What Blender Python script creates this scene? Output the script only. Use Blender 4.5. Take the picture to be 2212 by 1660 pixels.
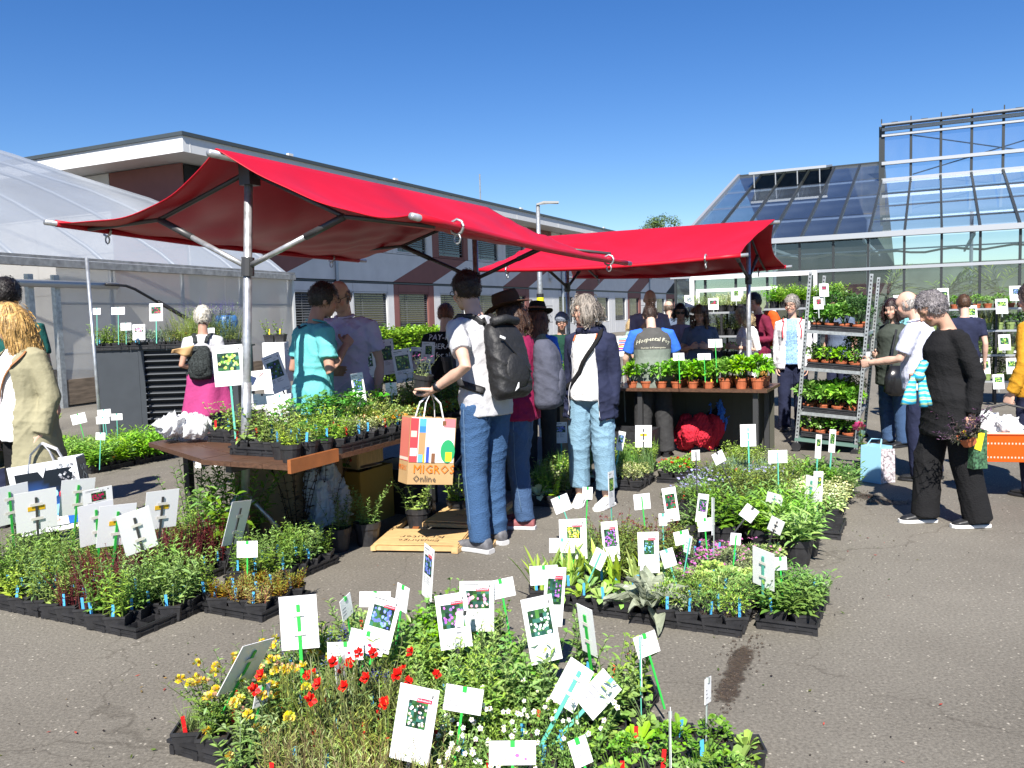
import bpy, bmesh, math, random
import numpy as np
from mathutils import Vector, Matrix, Euler
R = math.radians
sc = bpy.context.scene
for o in list(bpy.data.objects): bpy.data.objects.remove(o)
COL = sc.collection
rng = random.Random(7); nrng = np.random.default_rng(7)

# ------------------------------------------------------------------ camera
cam_d = bpy.data.cameras.new('camera'); cam = bpy.data.objects.new('camera', cam_d); COL.objects.link(cam)
cam_d.sensor_width = 36.0; cam_d.lens = 36.0*1840/2212; cam_d.clip_end = 2000; cam_d.clip_start = 0.05
CAMR = Matrix.Rotation(R(90-4.56), 4, 'X') @ Matrix.Rotation(R(-1.66), 4, 'Z')
cam.matrix_world = Matrix.Translation((0, 0, 1.55)) @ CAMR
sc.camera = cam
# ------------------------------------------------------------------ sky + sun
SUN_EL, SUN_AZ = 46.0, 8.0        # elevation; degrees the sun stands to the left of straight behind the photographer
w = bpy.data.worlds.new('World'); sc.world = w; w.use_nodes = True
nt = w.node_tree; bg = nt.nodes['Background']
sky = nt.nodes.new('ShaderNodeTexSky'); sky.sky_type = 'NISHITA'; sky.sun_disc = False
sky.sun_elevation = R(SUN_EL); sky.air_density = 1.0; sky.dust_density = 0.0; sky.ozone_density = 3.0; sky.altitude = 450
sd = Vector((-math.sin(R(SUN_AZ))*math.cos(R(SUN_EL)), -math.cos(R(SUN_AZ))*math.cos(R(SUN_EL)), math.sin(R(SUN_EL))))
sky.sun_rotation = math.atan2(sd.x, sd.y)
hs = nt.nodes.new('ShaderNodeHueSaturation'); hs.inputs['Saturation'].default_value = 1.32; hs.inputs['Hue'].default_value = .512; nt.links.new(sky.outputs[0], hs.inputs['Color']); nt.links.new(hs.outputs[0], bg.inputs[0]); bg.inputs[1].default_value = 0.066
sl = bpy.data.lights.new('sun', 'SUN'); sl.energy = 5.0; sl.angle = R(0.53); sl.color = (1.0, 0.95, 0.88)
so = bpy.data.objects.new('sun', sl); COL.objects.link(so)
so.rotation_euler = (-sd).to_track_quat('-Z', 'Y').to_euler(); so.location = sd*60
vs = sc.view_settings
vs.view_transform = 'Standard'; vs.look = 'None'; vs.exposure = 1.05; vs.gamma = 1.0; vs.use_curve_mapping = False
try:
    cy = sc.cycles
    cy.use_denoising = True; cy.denoiser = 'OPENIMAGEDENOISE'
    cy.max_bounces = 8; cy.transparent_max_bounces = 24; cy.diffuse_bounces = 3; cy.glossy_bounces = 3; cy.transmission_bounces = 6
    cy.caustics_reflective = False; cy.caustics_refractive = False
except Exception: pass

# ------------------------------------------------------------------ layout helpers (photo is 2212 x 1660 in these units)
def ray(px, py):
    return CAMR.to_3x3() @ Vector(((px-1106)/1840, -(py-830)/1840, -1.0))
def G(px, py, z=0.0):                 # point on the horizontal plane z
    d = ray(px, py); t = (z-1.55)/d.z
    return Vector((d.x*t, d.y*t, z))
def AT(px, py, Y):                    # point on the vertical plane at depth Y
    d = ray(px, py); t = Y/d.y
    return Vector((d.x*t, Y, 1.55+d.z*t))
AX = R(26.3)
E1 = Vector((math.sin(AX), math.cos(AX), 0)); E2 = Vector((math.cos(AX), -math.sin(AX), 0)); EZ = Vector((0, 0, 1))

# ------------------------------------------------------------------ materials
MATS = {}
def mat(name, col, rough=.6, metal=0., var=.0, vscale=6., bump=0., bscale=60., spec=.5, trans=0., alpha=1., stretch=None, wave=0., detail=4.):
    if name in MATS: return MATS[name]
    m = bpy.data.materials.new(name); m.use_nodes = True; n = m.node_tree.nodes; L = m.node_tree.links
    p = n['Principled BSDF']; out = n['Material Output']
    p.inputs['Roughness'].default_value = rough; p.inputs['Metallic'].default_value = metal
    p.inputs['Specular IOR Level'].default_value = spec
    c = tuple(col)+(1,)
    p.inputs['Base Color'].default_value = c; m.diffuse_color = c
    tc = n.new('ShaderNodeTexCoord'); mp = n.new('ShaderNodeMapping'); L.new(tc.outputs['Object'], mp.inputs[0])
    if stretch: mp.inputs['Scale'].default_value = stretch
    if var > 0:
        a = n.new('ShaderNodeTexNoise'); a.inputs['Scale'].default_value = vscale; a.inputs['Detail'].default_value = detail
        L.new(mp.outputs[0], a.inputs['Vector'])
        r = n.new('ShaderNodeValToRGB'); r.color_ramp.elements[0].position = .3; r.color_ramp.elements[1].position = .7
        r.color_ramp.elements[0].color = tuple(x*(1-var) for x in col)+(1,); r.color_ramp.elements[1].color = tuple(min(1, x*(1+var)) for x in col)+(1,)
        L.new(a.outputs[0], r.inputs[0]); L.new(r.outputs[0], p.inputs['Base Color'])
    if bump > 0:
        b = n.new('ShaderNodeTexNoise'); b.inputs['Scale'].default_value = bscale; b.inputs['Detail'].default_value = 3
        L.new(mp.outputs[0], b.inputs['Vector'])
        bp = n.new('ShaderNodeBump'); bp.inputs['Strength'].default_value = bump; bp.inputs['Distance'].default_value = .02
        L.new(b.outputs[0], bp.inputs['Height']); L.new(bp.outputs[0], p.inputs['Normal'])
    if trans > 0:
        t = n.new('ShaderNodeBsdfTranslucent'); t.inputs[0].default_value = c
        mx = n.new('ShaderNodeMixShader'); mx.inputs[0].default_value = trans
        L.new(p.outputs[0], mx.inputs[1]); L.new(t.outputs[0], mx.inputs[2]); L.new(mx.outputs[0], out.inputs[0])
    if alpha < 1:
        t = n.new('ShaderNodeBsdfTransparent'); mx = n.new('ShaderNodeMixShader'); mx.inputs[0].default_value = alpha
        src = out.inputs[0].links[0].from_socket
        L.new(t.outputs[0], mx.inputs[1]); L.new(src, mx.inputs[2]); L.new(mx.outputs[0], out.inputs[0])
    MATS[name] = m
    return m
def glass_mat(name, tint=(.86, .92, .9), refl=.10, rough=.02, haze=0., hazecol=(.5, .55, .55)):
    if name in MATS: return MATS[name]
    m = bpy.data.materials.new(name); m.use_nodes = True; n = m.node_tree.nodes; L = m.node_tree.links
    for x in list(n):
        if x.type != 'OUTPUT_MATERIAL': n.remove(x)
    out = n['Material Output']
    t = n.new('ShaderNodeBsdfTransparent'); t.inputs[0].default_value = tint+(1,)
    g = n.new('ShaderNodeBsdfGlossy'); g.inputs['Roughness'].default_value = rough; g.inputs[0].default_value = (.9, .95, 1, 1)
    f = n.new('ShaderNodeFresnel'); f.inputs[0].default_value = 1.5
    a = n.new('ShaderNodeMath'); a.operation = 'ADD'; a.inputs[1].default_value = refl; L.new(f.outputs[0], a.inputs[0])
    mx = n.new('ShaderNodeMixShader'); L.new(a.outputs[0], mx.inputs[0]); L.new(t.outputs[0], mx.inputs[1]); L.new(g.outputs[0], mx.inputs[2])
    last = mx
    if haze > 0:
        tc = n.new('ShaderNodeTexCoord'); nz = n.new('ShaderNodeTexNoise'); nz.inputs['Scale'].default_value = 1.2; nz.inputs['Detail'].default_value = 5
        L.new(tc.outputs['Generated'], nz.inputs['Vector'])
        mu = n.new('ShaderNodeMath'); mu.operation = 'MULTIPLY'; mu.inputs[1].default_value = haze*2; L.new(nz.outputs[0], mu.inputs[0])
        d = n.new('ShaderNodeBsdfDiffuse'); d.inputs[0].default_value = hazecol+(1,)
        m2 = n.new('ShaderNodeMixShader'); L.new(mu.outputs[0], m2.inputs[0]); L.new(mx.outputs[0], m2.inputs[1]); L.new(d.outputs[0], m2.inputs[2]); last = m2
    L.new(last.outputs[0], out.inputs[0]); MATS[name] = m
    return m
def attr_mat(name, rough=.5, trans=.3, spec=.3, bump=0., bscale=80):
    if name in MATS: return MATS[name]
    m = mat(name, (.1, .2, .05), rough=rough, spec=spec, trans=trans, bump=bump, bscale=bscale)
    n = m.node_tree.nodes; L = m.node_tree.links
    a = n.new('ShaderNodeAttribute'); a.attribute_name = 'Col'
    L.new(a.outputs['Color'], n['Principled BSDF'].inputs['Base Color'])
    for x in n:
        if x.type == 'BSDF_TRANSLUCENT': L.new(a.outputs['Color'], x.inputs[0])
    return m
ML = attr_mat('leaf', rough=.40, trans=.30, spec=.4)
def vary(m):       # every plant differs a little in tone
    n = m.node_tree.nodes; L = m.node_tree.links; oi = n.new('ShaderNodeObjectInfo'); a = [x for x in n if x.type == 'ATTRIBUTE'][0]; h = n.new('ShaderNodeHueSaturation')
    for lo, hi, k in ((.485, .515, 'Hue'), (.72, 1.12, 'Value'), (.8, 1.08, 'Saturation')):
        mr = n.new('ShaderNodeMapRange'); mr.inputs[3].default_value = lo; mr.inputs[4].default_value = hi
        if k == 'Hue': L.new(oi.outputs['Random'], mr.inputs[0])
        else:
            mm = n.new('ShaderNodeMath'); mm.operation = 'FRACT'; mu = n.new('ShaderNodeMath'); mu.operation = 'MULTIPLY'; mu.inputs[1].default_value = 7.3 if k == 'Value' else 13.7; L.new(oi.outputs['Random'], mu.inputs[0]); L.new(mu.outputs[0], mm.inputs[0]); L.new(mm.outputs[0], mr.inputs[0])
        L.new(mr.outputs[0], h.inputs[k])
    tg = [l.to_socket for l in a.outputs['Color'].links]; L.new(a.outputs['Color'], h.inputs['Color'])
    for t in tg: L.new(h.outputs[0], t)
vary(ML)
MPET = attr_mat('petal', rough=.5, trans=.3, spec=.3)
MP = attr_mat('print', rough=.35, trans=0, spec=.4)
MCOL = attr_mat('cloth_print', rough=.85, trans=0, spec=.15)

# ------------------------------------------------------------------ mesh builder
class MB:
    def __init__(s): s.V = []; s.F = []; s.M = []; s.C = []; s.mi = 0; s.col = (1, 1, 1); s.T = None
    def v(s, p):
        p = Vector(p)
        if s.T is not None: p = s.T @ p
        s.V.append((p.x, p.y, p.z)); s.C.append(s.col); return len(s.V)-1
    def f(s, *i): s.F.append(tuple(i)); s.M.append(s.mi)
    def poly(s, pts): s.f(*[s.v(p) for p in pts])
    def box(s, c, d, rot=None, taper=1.0):
        c = Vector(c); h = Vector(d)*.5; i0 = len(s.V)
        for z in (-1, 1):
            k = 1 if z < 0 else taper
            for x, y in ((-1, -1), (1, -1), (1, 1), (-1, 1)):
                q = Vector((x*h.x*k, y*h.y*k, z*h.z))
                if rot is not None: q = rot @ q
                s.v(c+q)
        for a in ((3, 2, 1, 0), (4, 5, 6, 7), (0, 1, 5, 4), (1, 2, 6, 5), (2, 3, 7, 6), (3, 0, 4, 7)): s.f(*[i0+j for j in a])
    def obox(s, a, b, wd, h, up=None):          # bar from a to b, width wd, height h
        a = Vector(a); b = Vector(b); d = (b-a); l = d.length; d.normalize()
        u = Vector(up) if up is not None else Vector((0, 0, 1))
        x = d.cross(u)
        if x.length < 1e-4: x = d.cross(Vector((0, 1, 0)))
        x.normalize(); z = x.cross(d)
        rot = Matrix((x, d, z)).transposed()
        s.box((a+b)/2, (wd, l, h), rot)
    def prism(s, pts, off):                    # polygon pts extruded by vector off
        off = Vector(off); n = len(pts); a = [s.v(p) for p in pts]; b = [s.v(Vector(p)+off) for p in pts]
        s.f(*a[::-1]); s.f(*b)
        for i in range(n): s.f(a[i], a[(i+1) % n], b[(i+1) % n], b[i])
    def tube(s, pts, rad, n=8, cap=True, flat=1.0):
        pts = [Vector(p) for p in pts]; m = len(pts)
        if not hasattr(rad, '__len__'): rad = [rad]*m
        prev = None; rings = []
        for i, p in enumerate(pts):
            d = (pts[min(i+1, m-1)]-pts[max(i-1, 0)]).normalized()
            if prev is None:
                u = Vector((0, 0, 1)) if abs(d.z) < .9 else Vector((1, 0, 0))
                x = d.cross(u).normalized()
            else: x = (prev-d*prev.dot(d)).normalized()
            prev = x; y = d.cross(x)
            rings.append([s.v(p+x*math.cos(2*math.pi*k/n)*rad[i]+y*math.sin(2*math.pi*k/n)*rad[i]*flat) for k in range(n)])
        for a, b in zip(rings, rings[1:]):
            for k in range(n): s.f(a[k], a[(k+1) % n], b[(k+1) % n], b[k])
        if cap: s.f(*rings[0][::-1]); s.f(*rings[-1])
    def lathe(s, prof, n=16, c=(0, 0, 0), capb=True, capt=False):
        c = Vector(c); rings = []
        for r, z in prof: rings.append([s.v(c+Vector((r*math.cos(2*math.pi*k/n), r*math.sin(2*math.pi*k/n), z))) for k in range(n)])
        for a, b in zip(rings, rings[1:]):
            for k in range(n): s.f(a[k], a[(k+1) % n], b[(k+1) % n], b[k])
        if capb: s.f(*rings[0][::-1])
        if capt: s.f(*rings[-1])
    def grid(s, fn, nu, nv):
        I = [[s.v(fn(i/nu, j/nv)) for j in range(nv+1)] for i in range(nu+1)]
        for i in range(nu):
            for j in range(nv): s.f(I[i][j], I[i+1][j], I[i+1][j+1], I[i][j+1])
    def mesh(s, name, mats, smooth=False, colors=False):
        me = bpy.data.meshes.new(name); me.from_pydata(s.V, [], s.F)
        for m in (mats if isinstance(mats, (list, tuple)) else [mats]): me.materials.append(m)
        if any(s.M): me.polygons.foreach_set('material_index', s.M)
        if smooth: me.polygons.foreach_set('use_smooth', [True]*len(me.polygons))
        if colors:
            ca = me.color_attributes.new('Col', 'FLOAT_COLOR', 'POINT')
            ca.data.foreach_set('color', np.hstack([np.array(s.C, float).reshape(-1, 3), np.ones((len(s.C), 1))]).ravel())
        me.update(); return me
    def build(s, name, mats, parent=None, smooth=False, colors=False, bevel=0, solid=0, loc=None):
        return link(name, s.mesh(name, mats, smooth, colors), parent, bevel, solid, loc)
def link(name, me, parent=None, bevel=0, solid=0, loc=None):
    o = bpy.data.objects.new(name, me); COL.objects.link(o)
    if parent is not None: o.parent = parent
    if loc is not None: o.location = loc
    if solid: m = o.modifiers.new('solid', 'SOLIDIFY'); m.thickness = solid; m.offset = 0
    if bevel: m = o.modifiers.new('bevel', 'BEVEL'); m.width = bevel; m.segments = 2; m.limit_method = 'ANGLE'
    return o
def tag(o, label, cat, group=None, kind=None):
    if label: o['label'] = label
    if cat: o['category'] = cat
    if group: o['group'] = group
    if kind: o['kind'] = kind
    return o
def thing(name, label, cat, loc=(0, 0, 0), rz=0., group=None):
    o = bpy.data.objects.new(name, None); COL.objects.link(o); o.location = loc; o.rotation_euler = (0, 0, rz)
    o.empty_display_size = .1
    return tag(o, label, cat, group)
def struct(o): o['kind'] = 'structure'; return o
def kids(o): return [c for c in KIDS.get(o.name, [])]
KIDS = {}
def part(root, name, me, bevel=0, solid=0, loc=None):
    o = link(name, me, root, bevel, solid, loc); KIDS.setdefault(root.name, []).append(o); return o
def copy_tree(o, parent=None, loc=None, rz=None, label=None, group=None):
    c = o.copy(); COL.objects.link(c); c.parent = parent
    if loc is not None: c.location = loc
    if rz is not None: c.rotation_euler = (0, 0, rz)
    if label: c['label'] = label
    if group: c['group'] = group
    for ch in KIDS.get(o.name, []): KIDS.setdefault(c.name, []).append(copy_tree(ch, c))
    return c
def frame_mat(o, x, y, z):             # matrix with columns x y z at o
    m = Matrix.Identity(4)
    for i, c in enumerate((x, y, z)):
        for j in range(3): m[j][i] = c[j]
    for j in range(3): m[j][3] = o[j]
    return m
def hash_(s): return sum((i+1)*ord(c) for i, c in enumerate(s))
def rdir(r, up0=-.1, up1=.9):
    a = r.uniform(0, 6.283); z = r.uniform(up0, up1); c = math.sqrt(max(.02, 1-z*z)); return Vector((c*math.cos(a), c*math.sin(a), z))
# common materials
M_galv = mat('galvanised_steel', (.42, .44, .45), rough=.42, metal=.7, var=.25, vscale=14)
M_dark = mat('dark_plastic', (.018, .018, .02), rough=.5, var=.4, vscale=12, bump=.15, bscale=40)
M_white = mat('white_paint', (.78, .78, .77), rough=.5)
M_wood = mat('varnished_wood', (.085, .042, .024), rough=.45, var=.35, vscale=5, stretch=(2, 14, 14))
M_ply = mat('plywood', (.55, .36, .16), rough=.6, var=.16, vscale=4, stretch=(3, 14, 3))
M_soil = mat('potting_soil', (.035, .022, .014), rough=.95, var=.6, vscale=90, bump=.8, bscale=120)
# ================================================================== ground
def asphalt():
    m = mat('asphalt', (.19, .175, .155), rough=.85, spec=.25)
    n = m.node_tree.nodes; L = m.node_tree.links; p = n['Principled BSDF']
    tc = n.new('ShaderNodeTexCoord')
    def noise(s, d=4, r=.6):
        a = n.new('ShaderNodeTexNoise'); a.inputs['Scale'].default_value = s; a.inputs['Detail'].default_value = d; a.inputs['Roughness'].default_value = r
        L.new(tc.outputs['Object'], a.inputs['Vector']); return a
    def ramp(src, p0, c0, p1, c1):
        r = n.new('ShaderNodeValToRGB'); e = r.color_ramp.elements; e[0].position = p0; e[1].position = p1; e[0].color = c0+(1,); e[1].color = c1+(1,)
        L.new(src, r.inputs[0]); return r.outputs[0]
    def mixc(fac, a, b, mode='MIX'):
        x = n.new('ShaderNodeMix'); x.data_type = 'RGBA'; x.blend_type = mode
        if isinstance(fac, float): x.inputs[0].default_value = fac
        else: L.new(fac, x.inputs[0])
        L.new(a, x.inputs[6]); L.new(b, x.inputs[7]); return x.outputs[2]
    big = ramp(noise(.55, 5).outputs[0], .35, (.140, .128, .107), .68, (.196, .181, .152))
    fine = ramp(noise(70, 3, .7).outputs[0], .3, (.62, .62, .62), .72, (1.3, 1.3, 1.3))
    c = mixc(1.0, big, fine, 'MULTIPLY')
    v = n.new('ShaderNodeTexVoronoi'); v.inputs['Scale'].default_value = 40; L.new(tc.outputs['Object'], v.inputs['Vector'])
    sp = ramp(v.outputs['Distance'], .12, (1, 1, 1), .26, (0, 0, 0))
    # only a few of the aggregate stones are pale
    pick = ramp(noise(24, 1).outputs[0], .53, (0, 0, 0), .62, (1, 1, 1))
    m1 = n.new('ShaderNodeMath'); m1.operation = 'MULTIPLY'
    L.new(sp, m1.inputs[0]); L.new(pick, m1.inputs[1])
    lt = n.new('ShaderNodeRGB'); lt.outputs[0].default_value = (.40, .37, .31, 1)
    c = mixc(m1.outputs[0], c, lt.outputs[0])
    st = ramp(noise(1.7, 6, .7).outputs[0], .62, (1, 1, 1), .75, (.78, .76, .74))
    c = mixc(1.0, c, st, 'MULTIPLY')
    # hairline cracks
    nv = noise(1.3, 4); wp = n.new('ShaderNodeVectorMath'); wp.operation = 'MULTIPLY_ADD'; L.new(nv.outputs['Color'], wp.inputs[0]); wp.inputs[1].default_value = (1.1, 1.1, 0); L.new(tc.outputs['Object'], wp.inputs[2])
    ck = n.new('ShaderNodeTexVoronoi'); ck.feature = 'DISTANCE_TO_EDGE'; ck.inputs['Scale'].default_value = .42; L.new(wp.outputs[0], ck.inputs['Vector'])
    c = mixc(1.0, c, ramp(ck.outputs['Distance'], .0004, (.72, .71, .70), .0028, (1, 1, 1)), 'MULTIPLY')
    # broad darker patches where water has dried
    c = mixc(1.0, c, ramp(noise(.23, 3, .5).outputs[0], .42, (.93, .92, .91), .6, (1.05, 1.05, 1.04)), 'MULTIPLY')
    L.new(c, p.inputs['Base Color'])
    b = n.new('ShaderNodeBump'); b.inputs['Strength'].default_value = .5; b.inputs['Distance'].default_value = .006
    L.new(noise(140, 3, .7).outputs[0], b.inputs['Height']); L.new(b.outputs[0], p.inputs['Normal'])
    return m
mb = MB(); mb.grid(lambda u, v: ((u-.5)*700, -60+v*700, 0), 8, 8)
struct(mb.build('ground', asphalt()))
# damp trail of spilled soil between the trays
def spill(pts, wd, seed, name, label):
    r = random.Random(seed); mb = MB(); n = len(pts); M = mat('damp_soil', (.06, .042, .028), rough=.6, var=.5, vscale=60, bump=.6, bscale=90)
    if 'soaked' not in M:
        M['soaked'] = 1; nn = M.node_tree.nodes; L = M.node_tree.links; out = nn['Material Output']; src = out.inputs[0].links[0].from_socket
        tr = nn.new('ShaderNodeBsdfTransparent'); mx = nn.new('ShaderNodeMixShader'); at_ = nn.new('ShaderNodeAttribute'); at_.attribute_name = 'Col'; nz = nn.new('ShaderNodeTexNoise'); nz.inputs['Scale'].default_value = 8; nz.inputs['Detail'].default_value = 10; nz.inputs['Roughness'].default_value = .75
        tc = nn.new('ShaderNodeTexCoord'); L.new(tc.outputs['Object'], nz.inputs['Vector']); ad = nn.new('ShaderNodeMath'); ad.operation = 'ADD'; L.new(at_.outputs['Fac'], ad.inputs[0]); L.new(nz.outputs[0], ad.inputs[1])
        rp = nn.new('ShaderNodeValToRGB'); rp.color_ramp.elements[0].position = .86; rp.color_ramp.elements[1].position = 1.12; rp.color_ramp.elements[1].color = (.8, .8, .8, 1); L.new(ad.outputs[0], rp.inputs[0]); L.new(rp.outputs[0], mx.inputs[0]); L.new(tr.outputs[0], mx.inputs[1]); L.new(src, mx.inputs[2]); L.new(mx.outputs[0], out.inputs[0])
    I = []; N_ = (n-1)*10
    for k in range(N_+1):
        t = k/10; a = int(min(t, n-2)); c = G(*pts[a]).lerp(G(*pts[a+1]), t-a); d = (G(*pts[a+1])-G(*pts[a])).normalized(); x = Vector((d.y, -d.x, 0)); row = []
        for q in range(9): f = q/4-1; mb.col = (max(0, (1-f*f))*.56*min(1, 4*t/(n-1), 4*(1-t/(n-1))),)*3; row.append(mb.v(c+x*(f*wd*.75)+Vector((0, 0, .004))))
        I.append(row)
    for a, b in zip(I, I[1:]):
        for q in range(8): mb.f(a[q], a[q+1], b[q+1], b[q])
    mb.col = (1, 1, 1)
    for i in range(160):          # crumbs
        t = r.random()*(n-1); k = int(t); c = G(*pts[k]).lerp(G(*pts[min(k+1, n-1)]), t-k)+Vector((r.gauss(0, 1)*wd*.4, r.gauss(0, 1)*wd*.4, .005)); s = r.uniform(.002, .008); ell_(mb, c, s, r)
    tag(mb.build(name, M, colors=True), label, 'soil', kind='stuff')
def ell_(m, c, s, r):
    q = [c+Vector((s*math.cos(a)*r.uniform(.6, 1.3), s*math.sin(a)*r.uniform(.6, 1.3), 0)) for a in (0, 1.2, 2.5, 3.8, 5)]; t = m.v(c+Vector((0, 0, s*.8))); b = [m.v(x) for x in q]
    for k in range(5): m.f(b[k], b[(k+1) % 5], t)
spill([(1545, 1545), (1570, 1500), (1590, 1450), (1612, 1405), (1622, 1380)], .11, 3, 'spilled_soil', 'damp brown soil spilled across the asphalt between the tray groups')
spill([(1690, 1195), (1712, 1175), (1735, 1150), (1752, 1128)], .12, 5, 'spilled_soil', 'small dark soil patch on the asphalt beside the small tray')
spill([(2085//1, 1092), (1900, 1085), (1870, 1070), (1845, 1075)], .25, 6, 'spilled_soil', 'thin dark crumbs of soil on the asphalt near the blue bag')

# ================================================================== office building
M_conc = mat('grey_facade_panel', (.64, .64, .63), rough=.75, var=.06, vscale=1.5)
M_red = mat('redbrown_facade_panel', (.22, .09, .078), rough=.75, var=.07, vscale=1.5)
M_fasc = mat('white_fascia', (.62, .63, .63), rough=.6, var=.03)
M_slate = mat('dark_metal_edge', (.07, .085, .09), rough=.45, metal=.4)
M_reveal = mat('white_window_frame', (.6, .61, .61), rough=.6)
M_blind = mat('aluminium_blind', (.16, .17, .18), rough=.5, metal=.3)
M_win = glass_mat('window_glass', tint=(.10, .12, .14), refl=.04)
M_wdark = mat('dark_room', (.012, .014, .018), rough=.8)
B0 = Vector((-10.88, 29.3, 0))
bld = thing('office_building', 'long two-storey building with grey and red-brown panels and a white roof edge', 'building', B0)
BT = frame_mat(Vector((0, 0, 0)), E1, E2, EZ)      # local: x along facade, y outward, z up
def bpart(name, fn, m, bevel=0):
    mb = MB(); mb.T = BT; fn(mb); return part(bld, name, mb.mesh(name, m), bevel)
BL = 70.0
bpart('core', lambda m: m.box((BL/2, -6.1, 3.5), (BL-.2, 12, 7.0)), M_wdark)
bpart('roof', lambda m: m.box((BL/2, -5.3, 7.30), (BL+2.6, 13.4, .5)), M_fasc)
bpart('roof_edge', lambda m: m.box((BL/2, -5.3, 7.61), (BL+2.75, 13.55, .12)), M_slate)
for s in np.arange(-1.0, BL, 6.0):      # fascia joints
    bpart('fascia_joint', lambda m: m.box((s, 1.403, 7.30), (.03, .01, .5)), M_conc)
for y in (-3.6, -1.2):
    bpart('fascia_joint', lambda m: m.box((-1.303, y, 7.30), (.01, .03, .5)), M_conc)
for s in (4, 11, 24, 38, 52): bpart('roof_clamp', lambda m: m.box((s, 1.2, 7.74), (.25, .12, .16)), M_fasc)
GAP = .012
def panel(pts, m, th=.06):
    # pts (s, z) polygon, shrunk a little so that the joints show
    cx = sum(p[0] for p in pts)/len(pts); cz = sum(p[1] for p in pts)/len(pts)
    q = [(p[0]-math.copysign(GAP, p[0]-cx), 0.0, p[1]-math.copysign(GAP, p[1]-cz)) for p in pts]
    bpart('facade_panel', lambda mm: mm.prism(q[::-1], (0, th, 0)), m)
def rect(s0, s1, z0, z1, m): panel([(s0, z0), (s1, z0), (s1, z1), (s0, z1)], m)
blind_cache = {}
def window(s0, s1, z0, z1, frame):
    wdt = s1-s0; h = z1-z0
    wo = bpart('window', lambda m: (m.box(((s0+s1)/2, -.02, z0+.03), (wdt, .16, .05)), m.box((s0+.03, -.02, (z0+z1)/2), (.06, .14, h)),
                                   m.box((s1-.03, -.02, (z0+z1)/2), (.06, .14, h)), m.box(((s0+s1)/2, -.02, z1-.03), (wdt, .14, .06))), frame)
    mb = MB(); mb.T = BT; mb.poly([(s0, -.07, z0), (s1, -.07, z0), (s1, -.07, z1), (s0, -.07, z1)]); part(wo, 'pane', mb.mesh('pane', M_win))
    mb = MB(); mb.T = BT
    z = z1-.1
    while z > z0+.28:
        mb.box(((s0+s1)/2, -.035, z), (wdt-.14, .045, .02), Matrix.Rotation(R(28), 3, 'X')); z -= .105
    mb.box(((s0+s1)/2, -.035, z0+.22), (wdt-.14, .03, .05))
    for f in (.3, .97): mb.box((s0+wdt*f-.03, -.01, (z0+z1)/2), (.02, .01, h-.2))
    part(wo, 'blind', mb.mesh('blind', M_blind))
WIN = [(.4, 3.1), (4.2, 6.85), (8.3, 10.95)]
P = 11.45
for k in range(-1, 6):
    b = .75+P*k
    lo = lambda a: max(0.0, b+a)
    if b+P < 0.3: continue
    # band and spandrel
    rect(lo(0), min(BL, b+P), 3.2, 3.29, M_slate) if b+P > 0 else None
    if k < 5:
        panel([(lo(0), 3.3), (b+3.5, 3.3), (b+7.05, 4.62), (lo(3.55), 4.62)], M_red) if b >= 0 else None
        panel([(lo(3.5), 3.3), (b+P, 3.3), (b+P+3.55, 4.62), (b+7.05, 4.62)], M_conc) if b+3.5 >= 0 else None
        if b < 0:
            panel([(0, 3.3), (b+P, 3.3), (b+P+3.55, 4.62), (0, 4.62)], M_conc)
    for z0, z1, zt, zb, red in ((.92, 2.82, 3.2, 0.0, 0), (4.7, 6.65, 7.04, 4.62, 1)):
        edges = [0.0]
        for i, (a, c) in enumerate(WIN):
            isred = (i == 0 and red == 0) or (i == 1 and red == 1)
            wm = M_red if isred else M_conc
            L0 = [0.0, 3.6, 7.3][i]; L1 = [3.6, 7.3, P][i]
            if b+L0 < -0.01: continue
            if b+L1 > BL: continue
            blank = (k in (2,) and i == 1 and red == 0) or (k == 4 and i == 1 and red == 0)
            if blank:
                for j in range(3): rect(b+L0, b+L1, zb+.01+j*(zt-zb)/3, zb+(j+1)*(zt-zb)/3, M_conc)
                continue
            rect(b+L0, b+a, zb, zt, wm); rect(b+c, b+L1, zb, zt, wm)
            rect(b+a, b+c, z1, zt, wm); rect(b+a, b+c, zb, z0, wm)
            window(b+a, b+c, z0, z1, M_red if isred else M_reveal)
# end wall towards the tunnel
def epanel(y0, y1, z0, z1, m):
    bpart('end_panel', lambda mm: mm.box((-.03, (y0+y1)/2, (z0+z1)/2), (.06, abs(y1-y0)-.03, z1-z0-.03)), m)
for j in range(5):
    z0 = j*1.408; z1 = z0+1.408
    epanel(-3.6, -.02, z0, z1, M_red); epanel(-7.8, -3.6, z0, z1, M_conc); epanel(-12, -7.8, z0, z1, M_conc)
M_pipe = mat('downpipe', (.38, .42, .46), rough=.4, metal=.5)
for s in (7.9, 32.5, 52.6): bpart('downpipe', lambda m: m.tube([(s, .14, 0), (s, .14, 7.4)], .07, 8), M_pipe)
bpart('antenna', lambda m: m.tube([(25, -2, 7.6), (25, -2, 10.2)], .05, 6), M_galv)
M_solar = mat('solar_panel', (.03, .05, .11), rough=.12)
for s in (24, 26.2, 28.4, 30.6): bpart('solar_panel', lambda m: m.box((s, -1.2, 8.05), (2.0, 1.6, .05), Matrix.Rotation(R(-22), 3, 'X')), M_solar)
bpart('wall_lamp', lambda m: (m.box((30.4, .1, 4.2), (.3, .16, .5)), m.tube([(30.5, .25, 3.75), (30.5, .25, 4.0)], .13, 8)), M_fasc)

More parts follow.
